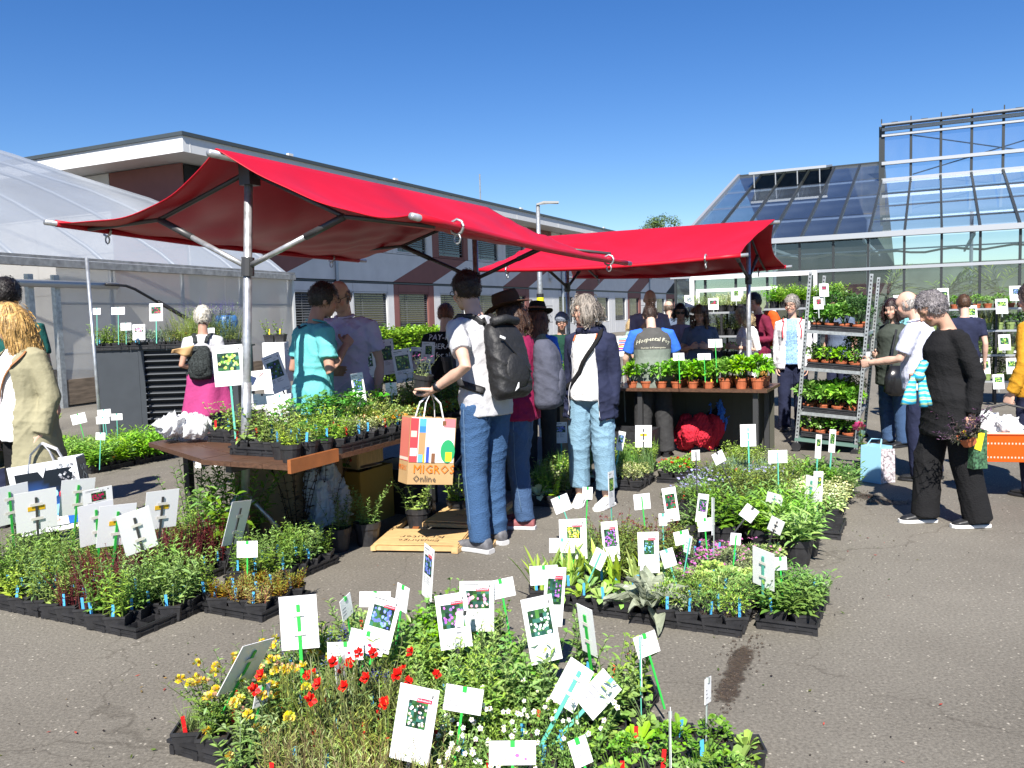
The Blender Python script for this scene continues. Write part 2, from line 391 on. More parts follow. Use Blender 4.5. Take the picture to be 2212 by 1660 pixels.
# ================================================================== polytunnel
TD = Vector((math.sin(R(18.8)), math.cos(R(18.8)), 0)); TN = Vector((math.cos(R(18.8)), -math.sin(R(18.8)), 0))
T0 = Vector((-6.18, 24.4, 0))
tun = thing('polytunnel', 'long plastic-film tunnel greenhouse with milky curved roof and film side walls', 'greenhouse', T0)
TT = frame_mat(Vector((0, 0, 0)), -TD, -TN, EZ)     # local: x towards camera along the wall, y into the tunnel, z up
def film():
    m = mat('plastic_film', (.50, .56, .64), rough=.22, spec=.5, var=.10, vscale=.5, bump=.12, bscale=1.2, trans=.35, alpha=.66)
    return m
M_film = film()
M_film2 = mat('side_film', (.58, .57, .53), rough=.3, spec=.5, var=.12, vscale=.8, bump=.25, bscale=2.0, trans=.35, alpha=.72)
PROF = [(0, 2.85), (.35, 3.12), (.62, 3.33), (1.5, 3.86), (2.6, 4.44), (3.7, 4.95), (4.78, 5.4), (6.2, 5.86), (8, 6.45), (10, 7.15), (11.4, 7.6), (13, 7.75), (15, 7.55), (18, 6.6), (21, 5.0), (23.5, 2.85)]
TLEN = 22.0
mb = MB(); mb.T = TT
nx = 12
I = [[mb.v((x*TLEN/nx, y, z)) for (y, z) in PROF] for x in range(nx+1)]
for i in range(nx):
    for j in range(len(PROF)-1): mb.f(I[i][j], I[i][j+1], I[i+1][j+1], I[i+1][j])
part(tun, 'roof_film', mb.mesh('roof_film', M_film, smooth=True))
mb = MB(); mb.T = TT
mb.poly([(0, y, z) for y, z in PROF]+[(0, 23.5, .3), (0, 0, .3)])
part(tun, 'end_film', mb.mesh('end_film', M_film2))
M_hoop = mat('tunnel_steel', (.55, .56, .56), rough=.45, metal=.5)
for x in np.arange(0.02, TLEN, 2.2):
    mb = MB(); mb.T = TT; mb.tube([(x, y+.05, z-.07) for y, z in PROF], .045, 6); part(tun, 'hoop', mb.mesh('hoop', M_hoop, smooth=True))
    if not (8.2 < x < 9.8):
        mb = MB(); mb.T = TT; mb.tube([(x, .12, 0), (x, .12, 2.85)], .05, 6); part(tun, 'post', mb.mesh('post', M_hoop, smooth=True))
mb = MB(); mb.T = TT; mb.box((TLEN/2, -.06, 2.82), (TLEN, .16, .14)); mb.box((TLEN/2, -.1, 2.93), (TLEN, .05, .05)); part(tun, 'gutter', mb.mesh('gutter', mat('gutter_metal', (.36, .35, .33), rough=.5, metal=.4, var=.3, vscale=8)))
mb = MB(); mb.T = TT; mb.tube([(0, -.02, .3), (0, -.02, 2.85)], .06, 6); part(tun, 'corner_post', mb.mesh('corner_post', M_hoop))
# side wall in film panels, one opening
M_base = mat('weathered_board', (.20, .15, .10), rough=.8, var=.4, vscale=3, stretch=(1, 1, 8))
xs = [0, 3.0, 5.8, 8.15, 9.9, 13.2, 16, 19, 22]
for a, b in zip(xs, xs[1:]):
    if a == 8.15:
        continue
    mb = MB(); mb.T = TT; mb.grid(lambda u, v: (a+(b-a)*u, .03*math.sin(u*9+a)*math.sin(v*5), .55+2.25*v), 8, 6); part(tun, 'side_film', mb.mesh('side_film', M_film2, smooth=True))
    mb = MB(); mb.T = TT; mb.box(((a+b)/2, .02, .3), (b-a-.03, .08, .5)); part(tun, 'base_board', mb.mesh('base_board', M_base))
    for z in (1.05, 2.05):
        mb = MB(); mb.T = TT; mb.tube([(a, .05, z), (b, .05, z)], .025, 5); part(tun, 'wall_rail', mb.mesh('wall_rail', M_hoop))
for x in (8.15, 9.9, 8.75):
    mb = MB(); mb.T = TT; mb.box((x, .02, 1.3), (.12, .1, 2.6)); part(tun, 'door_post', mb.mesh('door_post', M_galv))
mb = MB(); mb.T = TT; mb.tube([(6.7, -.12, 2.42), (TLEN, -.12, 2.42)], .07, 8); part(tun, 'roll_pipe', mb.mesh('roll_pipe', M_hoop, smooth=True))
mb = MB(); mb.T = TT; mb.tube([(7.1, -.2, 2.44), (6.6, -.25, 2.42), (6.4, -.3, 2.35), (4.0, -.5, 1.25)], .03, 6); mb.tube([(5.8, -.36, 2.09), (4.0, -.5, 1.25)], .045, 6)
part(tun, 'crank_rod', mb.mesh('crank_rod', mat('black_steel', (.03, .03, .032), rough=.4, metal=.5), smooth=True))
mb = MB(); mb.T = TT; mb.box((8.6, 3.2, 1.3), (1.4, .1, 2.6)); part(tun, 'inner_wall', mb.mesh('inner_wall', M_white))
mb = MB(); mb.T = TT
mb.box((TLEN/2, 11.7, .01), (TLEN, 23, .02)); part(tun, 'floor', mb.mesh('floor', mat('earth_floor', (.10, .085, .06), rough=.9, var=.4, vscale=2)))
# workbench seen through the opening
o = thing('potting_bench', 'brown wooden potting bench with tools inside the tunnel opening', 'bench', T0+(TT @ Vector((8.9, 1.5, 0))), math.atan2(-TD.y, -TD.x))
mb = MB(); mb.box((0, 0, .85), (1.7, .7, .06)); part(o, 'bench_top', mb.mesh('bench_top', mat('bench_wood', (.28, .14, .06), rough=.6, var=.3, vscale=5)))
for sx in (-.75, .75):
    for sy in (-.28, .28): mb = MB(); mb.box((sx, sy, .41), (.07, .07, .82)); part(o, 'leg', mb.mesh('leg', MATS['bench_wood']))
mb = MB(); mb.box((0, .1, 1.05), (.9, .35, .3)); mb.box((.3, .1, 1.3), (.2, .2, .3)); part(o, 'tool_box', mb.mesh('tool_box', MATS['bench_wood']))

# thin leaning pole beside the tunnel
mb = MB(); mb.tube([G(222, 985), AT(187, 558, 10.6)], .022, 8)
tag(mb.build('thin_pole', M_galv, smooth=True), 'thin leaning galvanised pole in front of the plastic tunnel wall', 'pole')

# ================================================================== glass greenhouse
F0 = Vector((5.46, 28.9, 0))
gh = thing('glasshouse', 'large glass greenhouse with pitched roof, open vents and white door frame', 'greenhouse', F0)
GT = frame_mat(Vector((0, 0, 0)), E2, E1, EZ)      # local: x along the front to the right, y back, z up
M_gf = mat('dark_glazing_bar', (.035, .04, .042), rough=.45, metal=.3)
M_ga = mat('aluminium_bar', (.40, .42, .44), rough=.45, metal=.5)
M_gl = glass_mat('greenhouse_glass', tint=(.68, .77, .76), refl=.05, haze=.05, hazecol=(.30, .34, .36))
M_gr = glass_mat('roof_glass', tint=(.62, .72, .86), refl=.05, haze=.09, hazecol=(.26, .33, .45))
def gpart(name, fn, m, smooth=False, par=None):
    mb = MB(); mb.T = GT; fn(mb); return part(par or gh, name, mb.mesh(name, m, smooth))
PT = .998; T_1 = .16; NB = 19; ZG, ZR = 3.66, 2.67; SL = .352; RR = 10.7
pane_cache = {}
def gpane(a, b, c, d, m):             # one pane, corners in local coordinates
    mb = MB(); mb.T = GT; mb.poly([a, b, c, d]); part(gh, 'pane', mb.mesh('pane', m))
for i in range(NB+1):
    x = T_1+PT*i
    gpart('mullion', lambda m: m.box((x, 0, ZG/2), (.07, .1, ZG)), M_gf)
    big = x > 6.1
    rr = 7.4 if big else RR
    gpart('rafter', lambda m: m.obox((x, 0, ZG+.02), (x, rr, ZG+.02+SL*rr), .07, .1), M_gf)
    if i < NB:
        for z0, z1 in ((.12, ZR-.06), (ZR+.06, ZG-.1)):
            gpane((x+.035, .0, z0), (x+PT-.035, .0, z0), (x+PT-.035, .0, z1), (x+.035, 0, z1), M_gl)
        big2 = (x+PT/2) > 6.1
        rows = [0, 1.9, 3.8, 5.6, 7.4] if big2 else [0, 2.7, 5.3, 7.9, RR]
        for ri, (r0, r1) in enumerate(zip(rows, rows[1:])):
            if not big2 and ri == 3 and 1.0 < x < 3.9: continue        # opened vent
            gpane((x+.04, r0, ZG+SL*r0), (x+PT-.04, r0, ZG+SL*r0), (x+PT-.04, r1-.05, ZG+SL*(r1-.05)), (x+.04, r1-.05, ZG+SL*(r1-.05)), M_gr)
XE = T_1+PT*NB
gpart('gutter', lambda m: m.box((XE/2, -.08, ZG+.02), (XE, .26, .16)), M_ga)
gpart('rail', lambda m: m.box((XE/2, -.02, ZR), (XE, .12, .09)), M_ga)
gpart('rail', lambda m: m.box((XE/2, .05, ZR+.55), (XE, .05, .04)), M_ga)
gpart('plinth', lambda m: m.box((XE/2, 0, .07), (XE, .14, .14)), M_conc)
for r0 in (2.7, 5.3, 7.9): gpart('purlin', lambda m: m.box((3.1, r0, ZG+SL*r0-.08), (6.1, .05, .06)), M_ga)
for r0 in (1.9, 3.8, 5.6): gpart('purlin', lambda m: m.box((XE/2+3.1, r0, ZG+SL*r0-.08), (XE-6.2, .05, .05)), M_gf)
gpart('ridge', lambda m: m.box((3.1, RR, ZG+SL*RR), (6.1, .14, .12)), M_gf)
gpart('gable_bar', lambda m: m.obox((T_1, 0, ZG+.05), (T_1, RR, ZG+SL*RR+.05), .12, .14), M_ga)
# raised clerestory
ZC0 = ZG+SL*7.4; ZC1 = 8.12
for i in range(6, NB+1):
    x = T_1+PT*i
    gpart('clerestory_post', lambda m: m.box((x, 7.4, (ZC0+ZC1)/2), (.09 if i > 6 else .2, .1, ZC1-ZC0+.3)), M_gf)
    if i < NB:
        zm = ZC0+.62
        gpane((x+.04, 7.4, ZC0+.06), (x+PT-.04, 7.4, ZC0+.06), (x+PT-.04, 7.4, zm-.05), (x+.04, 7.4, zm-.05), M_gr)
        gpane((x+.04, 7.4, zm+.05), (x+PT-.04, 7.4, zm+.05), (x+PT-.04, 7.4, ZC1-.22), (x+.04, 7.4, ZC1-.22), M_gr)
        gpane((x+.04, 7.4, ZC1), (x+PT-.04, 7.4, ZC1), (x+PT-.04, 12.5, ZC1+1.2), (x+.04, 12.5, ZC1+1.2), M_gl)
x6 = T_1+PT*6
for z, h in ((ZC0, .12), (ZC0+.62, .12), (ZC1-.2, .09), (ZC1+.02, .12)):
    gpart('rail', lambda m: m.box(((x6+XE)/2, 7.36, z), (XE-x6, .16, h)), M_ga)
gpart('roof_cap', lambda m: m.box(((x6+XE)/2, 7.2, ZC1+.16), (XE-x6, .4, .06)), mat('grey_cap', (.25, .26, .27), rough=.5))
for i in range(6, NB): gpart('cap_bracket', lambda m: (m.box((T_1+PT*i, 7.1, ZC1+.27), (.04, .04, .2)), m.box((T_1+PT*(i+.45), 7.1, ZC1+.2), (.22, .06, .05))), M_gf)
for a, b in ((7.2, 13), (13, 18)): gpart('tie_rod', lambda m: (m.tube([(a, 7.9, ZC1-.2), (b, 7.9, ZC0+.1)], .025, 5), m.tube([(a, 7.9, ZC0+.2), (b, 7.9, ZC1-.3)], .025, 5)), M_gf)
# opened vent near the left gable
vt = gpart('vent', lambda m: [m.obox((1.15+.0+i*.96, 8.0, ZG+SL*8.0+.62), (1.15+i*.96, RR, ZG+SL*RR+.1), .06, .08) for i in range(4)]+[m.box((2.6, 8.0, ZG+SL*8+.62), (3.0, .08, .1))], M_ga)
for i in range(3):
    mb = MB(); mb.T = GT; a = 1.18+i*.96
    mb.poly([(a, 8.0, ZG+SL*8.0+.63), (a+.9, 8.0, ZG+SL*8+.63), (a+.9, RR, ZG+SL*RR+.11), (a, RR, ZG+SL*RR+.11)]); part(vt, 'pane', mb.mesh('pane', M_gl))
for i in range(4): gpart('vent_arm', lambda m: m.obox((1.3+i*.85, 8.1, ZG+SL*8.1), (1.3+i*.85, 8.0, ZG+SL*8+.6), .04, .05), M_ga)
# back roof slope, gable, floor, inner structure
gpart('back_roof', lambda m: m.poly([(T_1, RR, ZG+SL*RR), (6.1, RR, ZG+SL*RR), (6.1, 2*RR, ZG), (T_1, 2*RR, ZG)]), M_gr)
gpart('gable_glass', lambda m: m.poly([(T_1, 0, .1), (T_1, 2*RR, .1), (T_1, 2*RR, ZG), (T_1, RR, ZG+SL*RR), (T_1, 0, ZG)]), M_gl)
gpart('floor', lambda m: m.box((XE/2, RR, .01), (XE, 2*RR, .02)), MATS['earth_floor'])
gpart('back_wall', lambda m: m.box((XE/2, 2*RR, ZG/2), (XE, .1, ZG)), mat('back_wall_green', (.07, .09, .075), rough=.8, var=.5, vscale=.6))
for i in range(1, 7):
    gpart('column', lambda m: m.tube([(i*3.0, 2.4, 0), (i*3.0, 2.4, ZG+SL*2.4-.1)], .06, 6), M_ga)
    gpart('truss', lambda m: m.obox((i*3.0, .2, ZG-.1), (i*3.0, 9, ZG-.1), .06, .1), M_ga)
for y in (6,): gpart('shade_screen', lambda m: m.grid(lambda u, v: (T_1+u*XE*.98, y+v*1.1, 3.5+.06*math.sin(u*60)+.05*math.sin(v*9)), 40, 2), mat('folded_screen', (.55, .55, .52), rough=.7))
# white sliding door frame
dz = 2.62
gpart('door_frame', lambda m: (m.box((2.7, -.16, dz), (3.95, .12, .12)), m.box((.76, -.16, dz/2), (.14, .12, dz)), m.box((4.64, -.16, dz/2), (.1, .12, dz)), m.box((2.2, -.18, dz-.42), (2.6, .06, .1)),
                               m.box((.95, -.18, (dz-.42)/2), (.12, .06, dz-.42)), m.box((2.4, -.18, (dz-.42)/2), (.06, .06, dz-.42)), m.box((3.4, -.18, (dz-.42)/2), (.1, .06, dz-.42))), M_white)

# ================================================================== lamp post, far tree
lp = thing('lamp_post', 'slim grey street lamp with flat angled head before the building', 'lamp', (AT(1168, 680, 30).x, 30, 0))
mb = MB(); mb.tube([(0, 0, 0), (0, 0, 5.35)], [.12, .07], 10); part(lp, 'pole', mb.mesh('pole', M_galv, smooth=True))
mb = MB(); mb.prism([(-.05, -.1, 5.35), (.2, -.14, 5.42), (.72, -.14, 5.4), (.72, .14, 5.4), (.2, .14, 5.42), (-.05, .1, 5.35)], (0, 0, .06)); part(lp, 'lamp_head', mb.mesh('lamp_head', mat('lamp_grey', (.3, .3, .29), rough=.5)))
for i in range(5):
    mb = MB(); mb.tube([(0, 0, 1.0+i*.26), (0, 0, 1.13+i*.26)], .128, 12); part(lp, 'hazard_band', mb.mesh('hazard_band', mat('hazard_yellow', (.65, .62, .02), rough=.5)))
    mb = MB(); mb.tube([(0, 0, 1.13+i*.26), (0, 0, 1.26+i*.26)], .127, 12); part(lp, 'dark_band', mb.mesh('dark_band', mat('hazard_black', (.015, .015, .015), rough=.5)))

# ================================================================== market stalls
M_red_cloth = mat('red_tarpaulin', (.46, .005, .018), rough=.45, spec=.32, var=.16, vscale=1.1, bump=.25, bscale=3.0, trans=.03)
M_alu = mat('stall_tube', (.42, .43, .44), rough=.4, metal=.65, var=.3, vscale=20)
M_braz = mat('dark_brace', (.06, .06, .062), rough=.45, metal=.4)
def stall(name, label, origin, ax, side, L, hw, ridge_z, eaves, poles, seed, sagg=.10, braces=(1, 1), drop=0., base_off=(0, 0)):
    """origin: near ridge end on the ground; ax: ridge direction; side: direction to the 'right' eave; eaves (z_right, z_left)"""
    r = random.Random(seed); T = frame_mat(Vector((0, 0, 0)), ax, side, EZ)
    st = thing(name, label, 'stall', origin)
    def prof(u, t):        # u 0..1 along, t -1..1 across
        a = abs(t); ez = (eaves[0] if t > 0 else eaves[1])-drop*u*u
        lin = ridge_z*(1-a)+ez*a
        sag = sagg*4*a*(1-a)*(.8+.35*math.sin(u*3.1+1.0))+.05*math.sin(math.pi*u)*a
        rip = (.010*math.sin(u*19+t*4)+.007*math.sin(u*41+3*math.sin(t*5+u*4)+t*9)+.006*math.sin((u-.5)*t*60+t*13))*a*(1-a)*4+.010*math.sin(u*33+t*2)*a**4+.03*math.exp(-((u-.5)/.2)**2)*-a*(1-a)
        x = u*L+(.10*(1-a)*a*4*(-1 if u > .5 else 1)*abs(2*u-1)**3)+.05*a*(1-u)
        return Vector((x, t*(hw[0] if t > 0 else hw[1]), lin-sag+rip))
    mb = MB(); mb.T = T; mb.grid(lambda u, v: prof(u, v*2-1), 90, 56)
    part(st, 'canopy_cloth', mb.mesh('canopy_cloth', M_red_cloth, smooth=True), solid=.006)
    mb = MB(); mb.T = T    # hem valance folded round the eave tubes
    for t, h in ((1, hw[0]), (-1, -hw[1])):
        z = eaves[0] if t > 0 else eaves[1]
        mb.tube([(u*L, h, z-.05*math.sin(math.pi*u)-drop*u*u-.012) for u in np.linspace(.014, 1, 15)], .025, 8)
    part(st, 'hem', mb.mesh('hem', M_red_cloth, smooth=True))
    mb = MB(); mb.T = T; mb.tube([(-.06, 0, ridge_z-.035), (L+.06, 0, ridge_z-.035)], .024, 10); part(st, 'ridge_tube', mb.mesh('ridge_tube', M_alu, smooth=True))
    for t, h in ((1, hw[0]), (-1, -hw[1])):
        z = eaves[0] if t > 0 else eaves[1]
        mb = MB(); mb.T = T; mb.tube([(u*(L+.16)-.03, h, z-.05*math.sin(math.pi*u)-drop*u*u-.012) for u in np.linspace(0, 1, 9)], .02, 10); part(st, 'eave_tube', mb.mesh('eave_tube', M_alu, smooth=True))
        for u in (.13, .87):
            mb = MB(); mb.T = T; c = Vector((u*L, h, z-.03-drop*u*u))
            mb.tube([c+Vector((0, math.cos(a)*.045, math.sin(a)*.045)) for a in np.linspace(0, 6.2, 9)], .009, 5, cap=False)
            mb.tube([c+Vector((.0, math.cos(a)*.022, -.07+math.sin(a)*.03)) for a in np.linspace(0, 6.2, 9)], .006, 5, cap=False)
            part(st, 'clamp', mb.mesh('clamp', M_galv, smooth=True))
    for pi, px in enumerate(poles):
        bo = Vector((base_off[0], base_off[1], 0)) if pi == 0 else Vector((0, 0, 0)); bot = Vector((px, 0, 0))+bo; topp = Vector((px, 0, ridge_z-.04))
        mb = MB(); mb.T = T; mb.tube([bot, topp], .028, 12); mb.tube([bot.lerp(topp, .24), bot.lerp(topp, .45)], .034, 12); part(st, 'pole', mb.mesh('pole', M_alu, smooth=True))
        mb = MB(); mb.T = T; mb.box((px, 0, ridge_z-.12), (.1, .09, .14)); part(st, 'ridge_bracket', mb.mesh('ridge_bracket', M_braz)); mb = MB(); mb.T = T; mb.tube([bot.lerp(topp, 1.86/(ridge_z-.04)), bot.lerp(topp, 1.98/(ridge_z-.04))], .042, 10); part(st, 'collar', mb.mesh('collar', M_braz))
        for t in (1, -1):
            h = hw[0] if t > 0 else hw[1]; ez = eaves[0] if t > 0 else eaves[1]
            a = .52; tip = Vector((px, t*h*a, ridge_z*(1-a)+ez*a-sagg-.06))
            b0 = bot.lerp(topp, 1.93/(ridge_z-.04))+Vector((0, t*.03, 0))
            mb = MB(); mb.T = T; mb.tube([b0, b0.lerp(tip, .62)], .019, 8); part(st, 'brace', mb.mesh('brace', M_alu if braces[pi] else M_braz, smooth=True))
            mb = MB(); mb.T = T; mb.tube([b0.lerp(tip, .6), tip], .024, 8); part(st, 'brace_sleeve', mb.mesh('brace_sleeve', M_braz, smooth=True))
            mb = MB(); mb.T = T; mb.tube([(px, 0, ridge_z-.1), tip, (px, t*h*.97, ez-.04)], .016, 6); part(st, 'rafter_tube', mb.mesh('rafter_tube', M_braz, smooth=True))
        for k in range(3):
            an = k*2.094+.5
            mb = MB(); mb.T = T
            mb.tube([bot+Vector((.03*math.cos(an), .03*math.sin(an), .42)), bot+Vector((.2*math.cos(an), .2*math.sin(an), .2)), bot+Vector((.34*math.cos(an), .34*math.sin(an), .02))], .016, 8); part(st, 'foot', mb.mesh('foot', M_alu, smooth=True))
    return st
S1 = Vector((-1.87, 5.28, 0))+E1*.1+E2*.05
stall('market_stall', 'red-roofed market stall over the table of herbs, its pole nearest the camera', S1, E1, E2, 3.6, (1.42, 1.60), 2.63, (2.12, 2.31), (.28, 3.3), 1, sagg=.12, braces=(1, 0), drop=.10, base_off=(-.07, -.15))
S2 = Vector((3.26, 10.5, 0))
stall('market_stall', 'red-roofed market stall farther back over the potted basil table', S2, -E2, -E1, 3.15, (1.85, 1.2), 2.63, (2.12, 2.12), (.32, 2.75), 2, sagg=.06, braces=(0, 0))
# ================================================================== people
from mathutils.bvhtree import BVHTree
def cloth(name, col, rough=.88, var=.12, bump=.35, bscale=26, vscale=9): return mat(name, col, rough=rough, var=var, vscale=vscale, bump=bump, bscale=bscale, spec=.2)
M_skin = attr_mat('skin', rough=.5, trans=0, spec=.35, bump=.06, bscale=220)
M_hair = attr_mat('hair', rough=.42, trans=0, spec=.4, bump=.4, bscale=90)
M_lens = glass_mat('spectacle_lens', tint=(.55, .55, .55), refl=.06)
def ell(m, c, r, rot=None, n=12):
    c = Vector(c); rings = []
    for i in range(n//2+1):
        th = math.pi*i/(n//2)
        if i in (0, n//2): q = Vector((0, 0, r[2]*math.cos(th))); rings.append([m.v(c+(rot @ q if rot else q))]); continue
        rg = []
        for k in range(n):
            a = 2*math.pi*k/n; q = Vector((r[0]*math.sin(th)*math.cos(a), r[1]*math.sin(th)*math.sin(a), r[2]*math.cos(th)))
            rg.append(m.v(c+(rot @ q if rot else q)))
        rings.append(rg)
    for a, b in zip(rings, rings[1:]):
        if len(a) == 1:
            for k in range(n): m.f(a[0], b[k], b[(k+1) % n])
        elif len(b) == 1:
            for k in range(n): m.f(a[(k+1) % n], a[k], b[0])
        else:
            for k in range(n): m.f(a[k], b[k], b[(k+1) % n], a[(k+1) % n])
def cap_tube(m, pts, rad, n=10, flat=1.0):
    m.tube(pts, rad, n, True, flat); ell(m, pts[0], (rad[0],)*3, n=8); ell(m, pts[-1], (rad[-1],)*3, n=8)
def loft(m, rings, n=20, pw=2.0):
    """rings: (centre, rx, ry, xaxis, yaxis)"""
    I = []
    for c, rx, ry, x, y in rings:
        I.append([m.v(c+x*(rx*math.copysign(abs(math.cos(a))**(2/pw), math.cos(a)))+y*(ry*math.copysign(abs(math.sin(a))**(2/pw), math.sin(a)))) for a in [2*math.pi*k/n for k in range(n)]])
    for a, b in zip(I, I[1:]):
        for k in range(n): m.f(a[k], a[(k+1) % n], b[(k+1) % n], b[k])
    m.f(*I[0][::-1]); m.f(*I[-1])
JOBS = []
def job(mb, vox, cb, smooth=5):
    me = mb.mesh('tmp', [], False); o = bpy.data.objects.new('tmp', me); COL.objects.link(o)
    md = o.modifiers.new('r', 'REMESH'); md.mode = 'VOXEL'; md.voxel_size = vox; md.adaptivity = 0
    if smooth: s = o.modifiers.new('s', 'SMOOTH'); s.iterations = smooth; s.factor = .5
    JOBS.append((o, cb))
def run_jobs():
    dg = bpy.context.evaluated_depsgraph_get(); dg.update(); res = []
    for o, cb in JOBS:
        e = o.evaluated_get(dg); me = e.to_mesh(); nv = len(me.vertices); co = np.empty(nv*3); me.vertices.foreach_get('co', co)
        nf = len(me.polygons); lt = np.empty(nf, int); me.polygons.foreach_get('loop_total', lt); li = np.empty(len(me.loops), int); me.loops.foreach_get('vertex_index', li)
        nr = np.empty(nv*3); me.vertices.foreach_get('normal', nr)
        if nf and (lt == 4).all(): F = li.reshape(-1, 4)
        else:
            F = []; k = 0
            for t in lt: F.append(tuple(li[k:k+t])); k += t
            F = np.array([f if len(f) == 4 else (f[0], f[1], f[2], f[2]) for f in F])
        res.append((co.reshape(-1, 3), F, nr.reshape(-1, 3), cb)); e.to_mesh_clear()
    for o, cb in JOBS: me = o.data; bpy.data.objects.remove(o); bpy.data.meshes.remove(me)
    JOBS.clear()
    for V, F, Nn, cb in res: cb(V, F, Nn)
def np_mesh(name, V, F, mats, col=None, mi=None, smooth=True):
    me = bpy.data.meshes.new(name); F = np.asarray(F); nf = len(F)
    me.vertices.add(len(V)); me.vertices.foreach_set('co', np.asarray(V, float).ravel()); me.loops.add(nf*4); me.loops.foreach_set('vertex_index', F.ravel()); me.polygons.add(nf)
    me.polygons.foreach_set('loop_start', np.arange(nf)*4)
    for m in (mats if isinstance(mats, list) else [mats]): me.materials.append(m)
    if mi is not None: me.polygons.foreach_set('material_index', np.asarray(mi, int))
    if smooth: me.polygons.foreach_set('use_smooth', np.ones(nf, bool))
    if col is not None:
        ca = me.color_attributes.new('Col', 'FLOAT_COLOR', 'POINT'); ca.data.foreach_set('color', np.hstack([col, np.ones((len(col), 1))]).ravel())
    me.update(calc_edges=True); me.validate(); return me
def wrinkle(V, Nn, amp, seed, scale=1.0):
    r = np.random.default_rng(seed); d = np.zeros(len(V))
    for i in range(7):
        k = r.normal(0, 1, 3); k = k/np.linalg.norm(k)*r.uniform(18, 48)*scale; wv = r.normal(0, 1, 3)*8
        ph = r.uniform(0, 6)+1.6*np.sin(V @ wv+r.uniform(0, 6)); s = np.sin(V @ k+ph); d += (1-np.abs(s))**2.2*r.uniform(.3, 1)*(.5+.5*np.sin(V @ r.normal(0, 6, 3)+i))
    m = .5+.5*np.sin(V @ r.normal(0, 7, 3)+1)
    return V+Nn*((d-.5)*amp*1.0*(.3+m))[:, None]
def subset(V, F, keep):
    fk = keep[F].all(axis=1); F = F[fk]; u, inv = np.unique(F.ravel(), return_inverse=True); return V[u], inv.reshape(-1, 4), u
SK = {'a': (.50, .29, .205), 'b': (.56, .35, .26), 'c': (.43, .24, .17), 'd': (.60, .38, .29)}
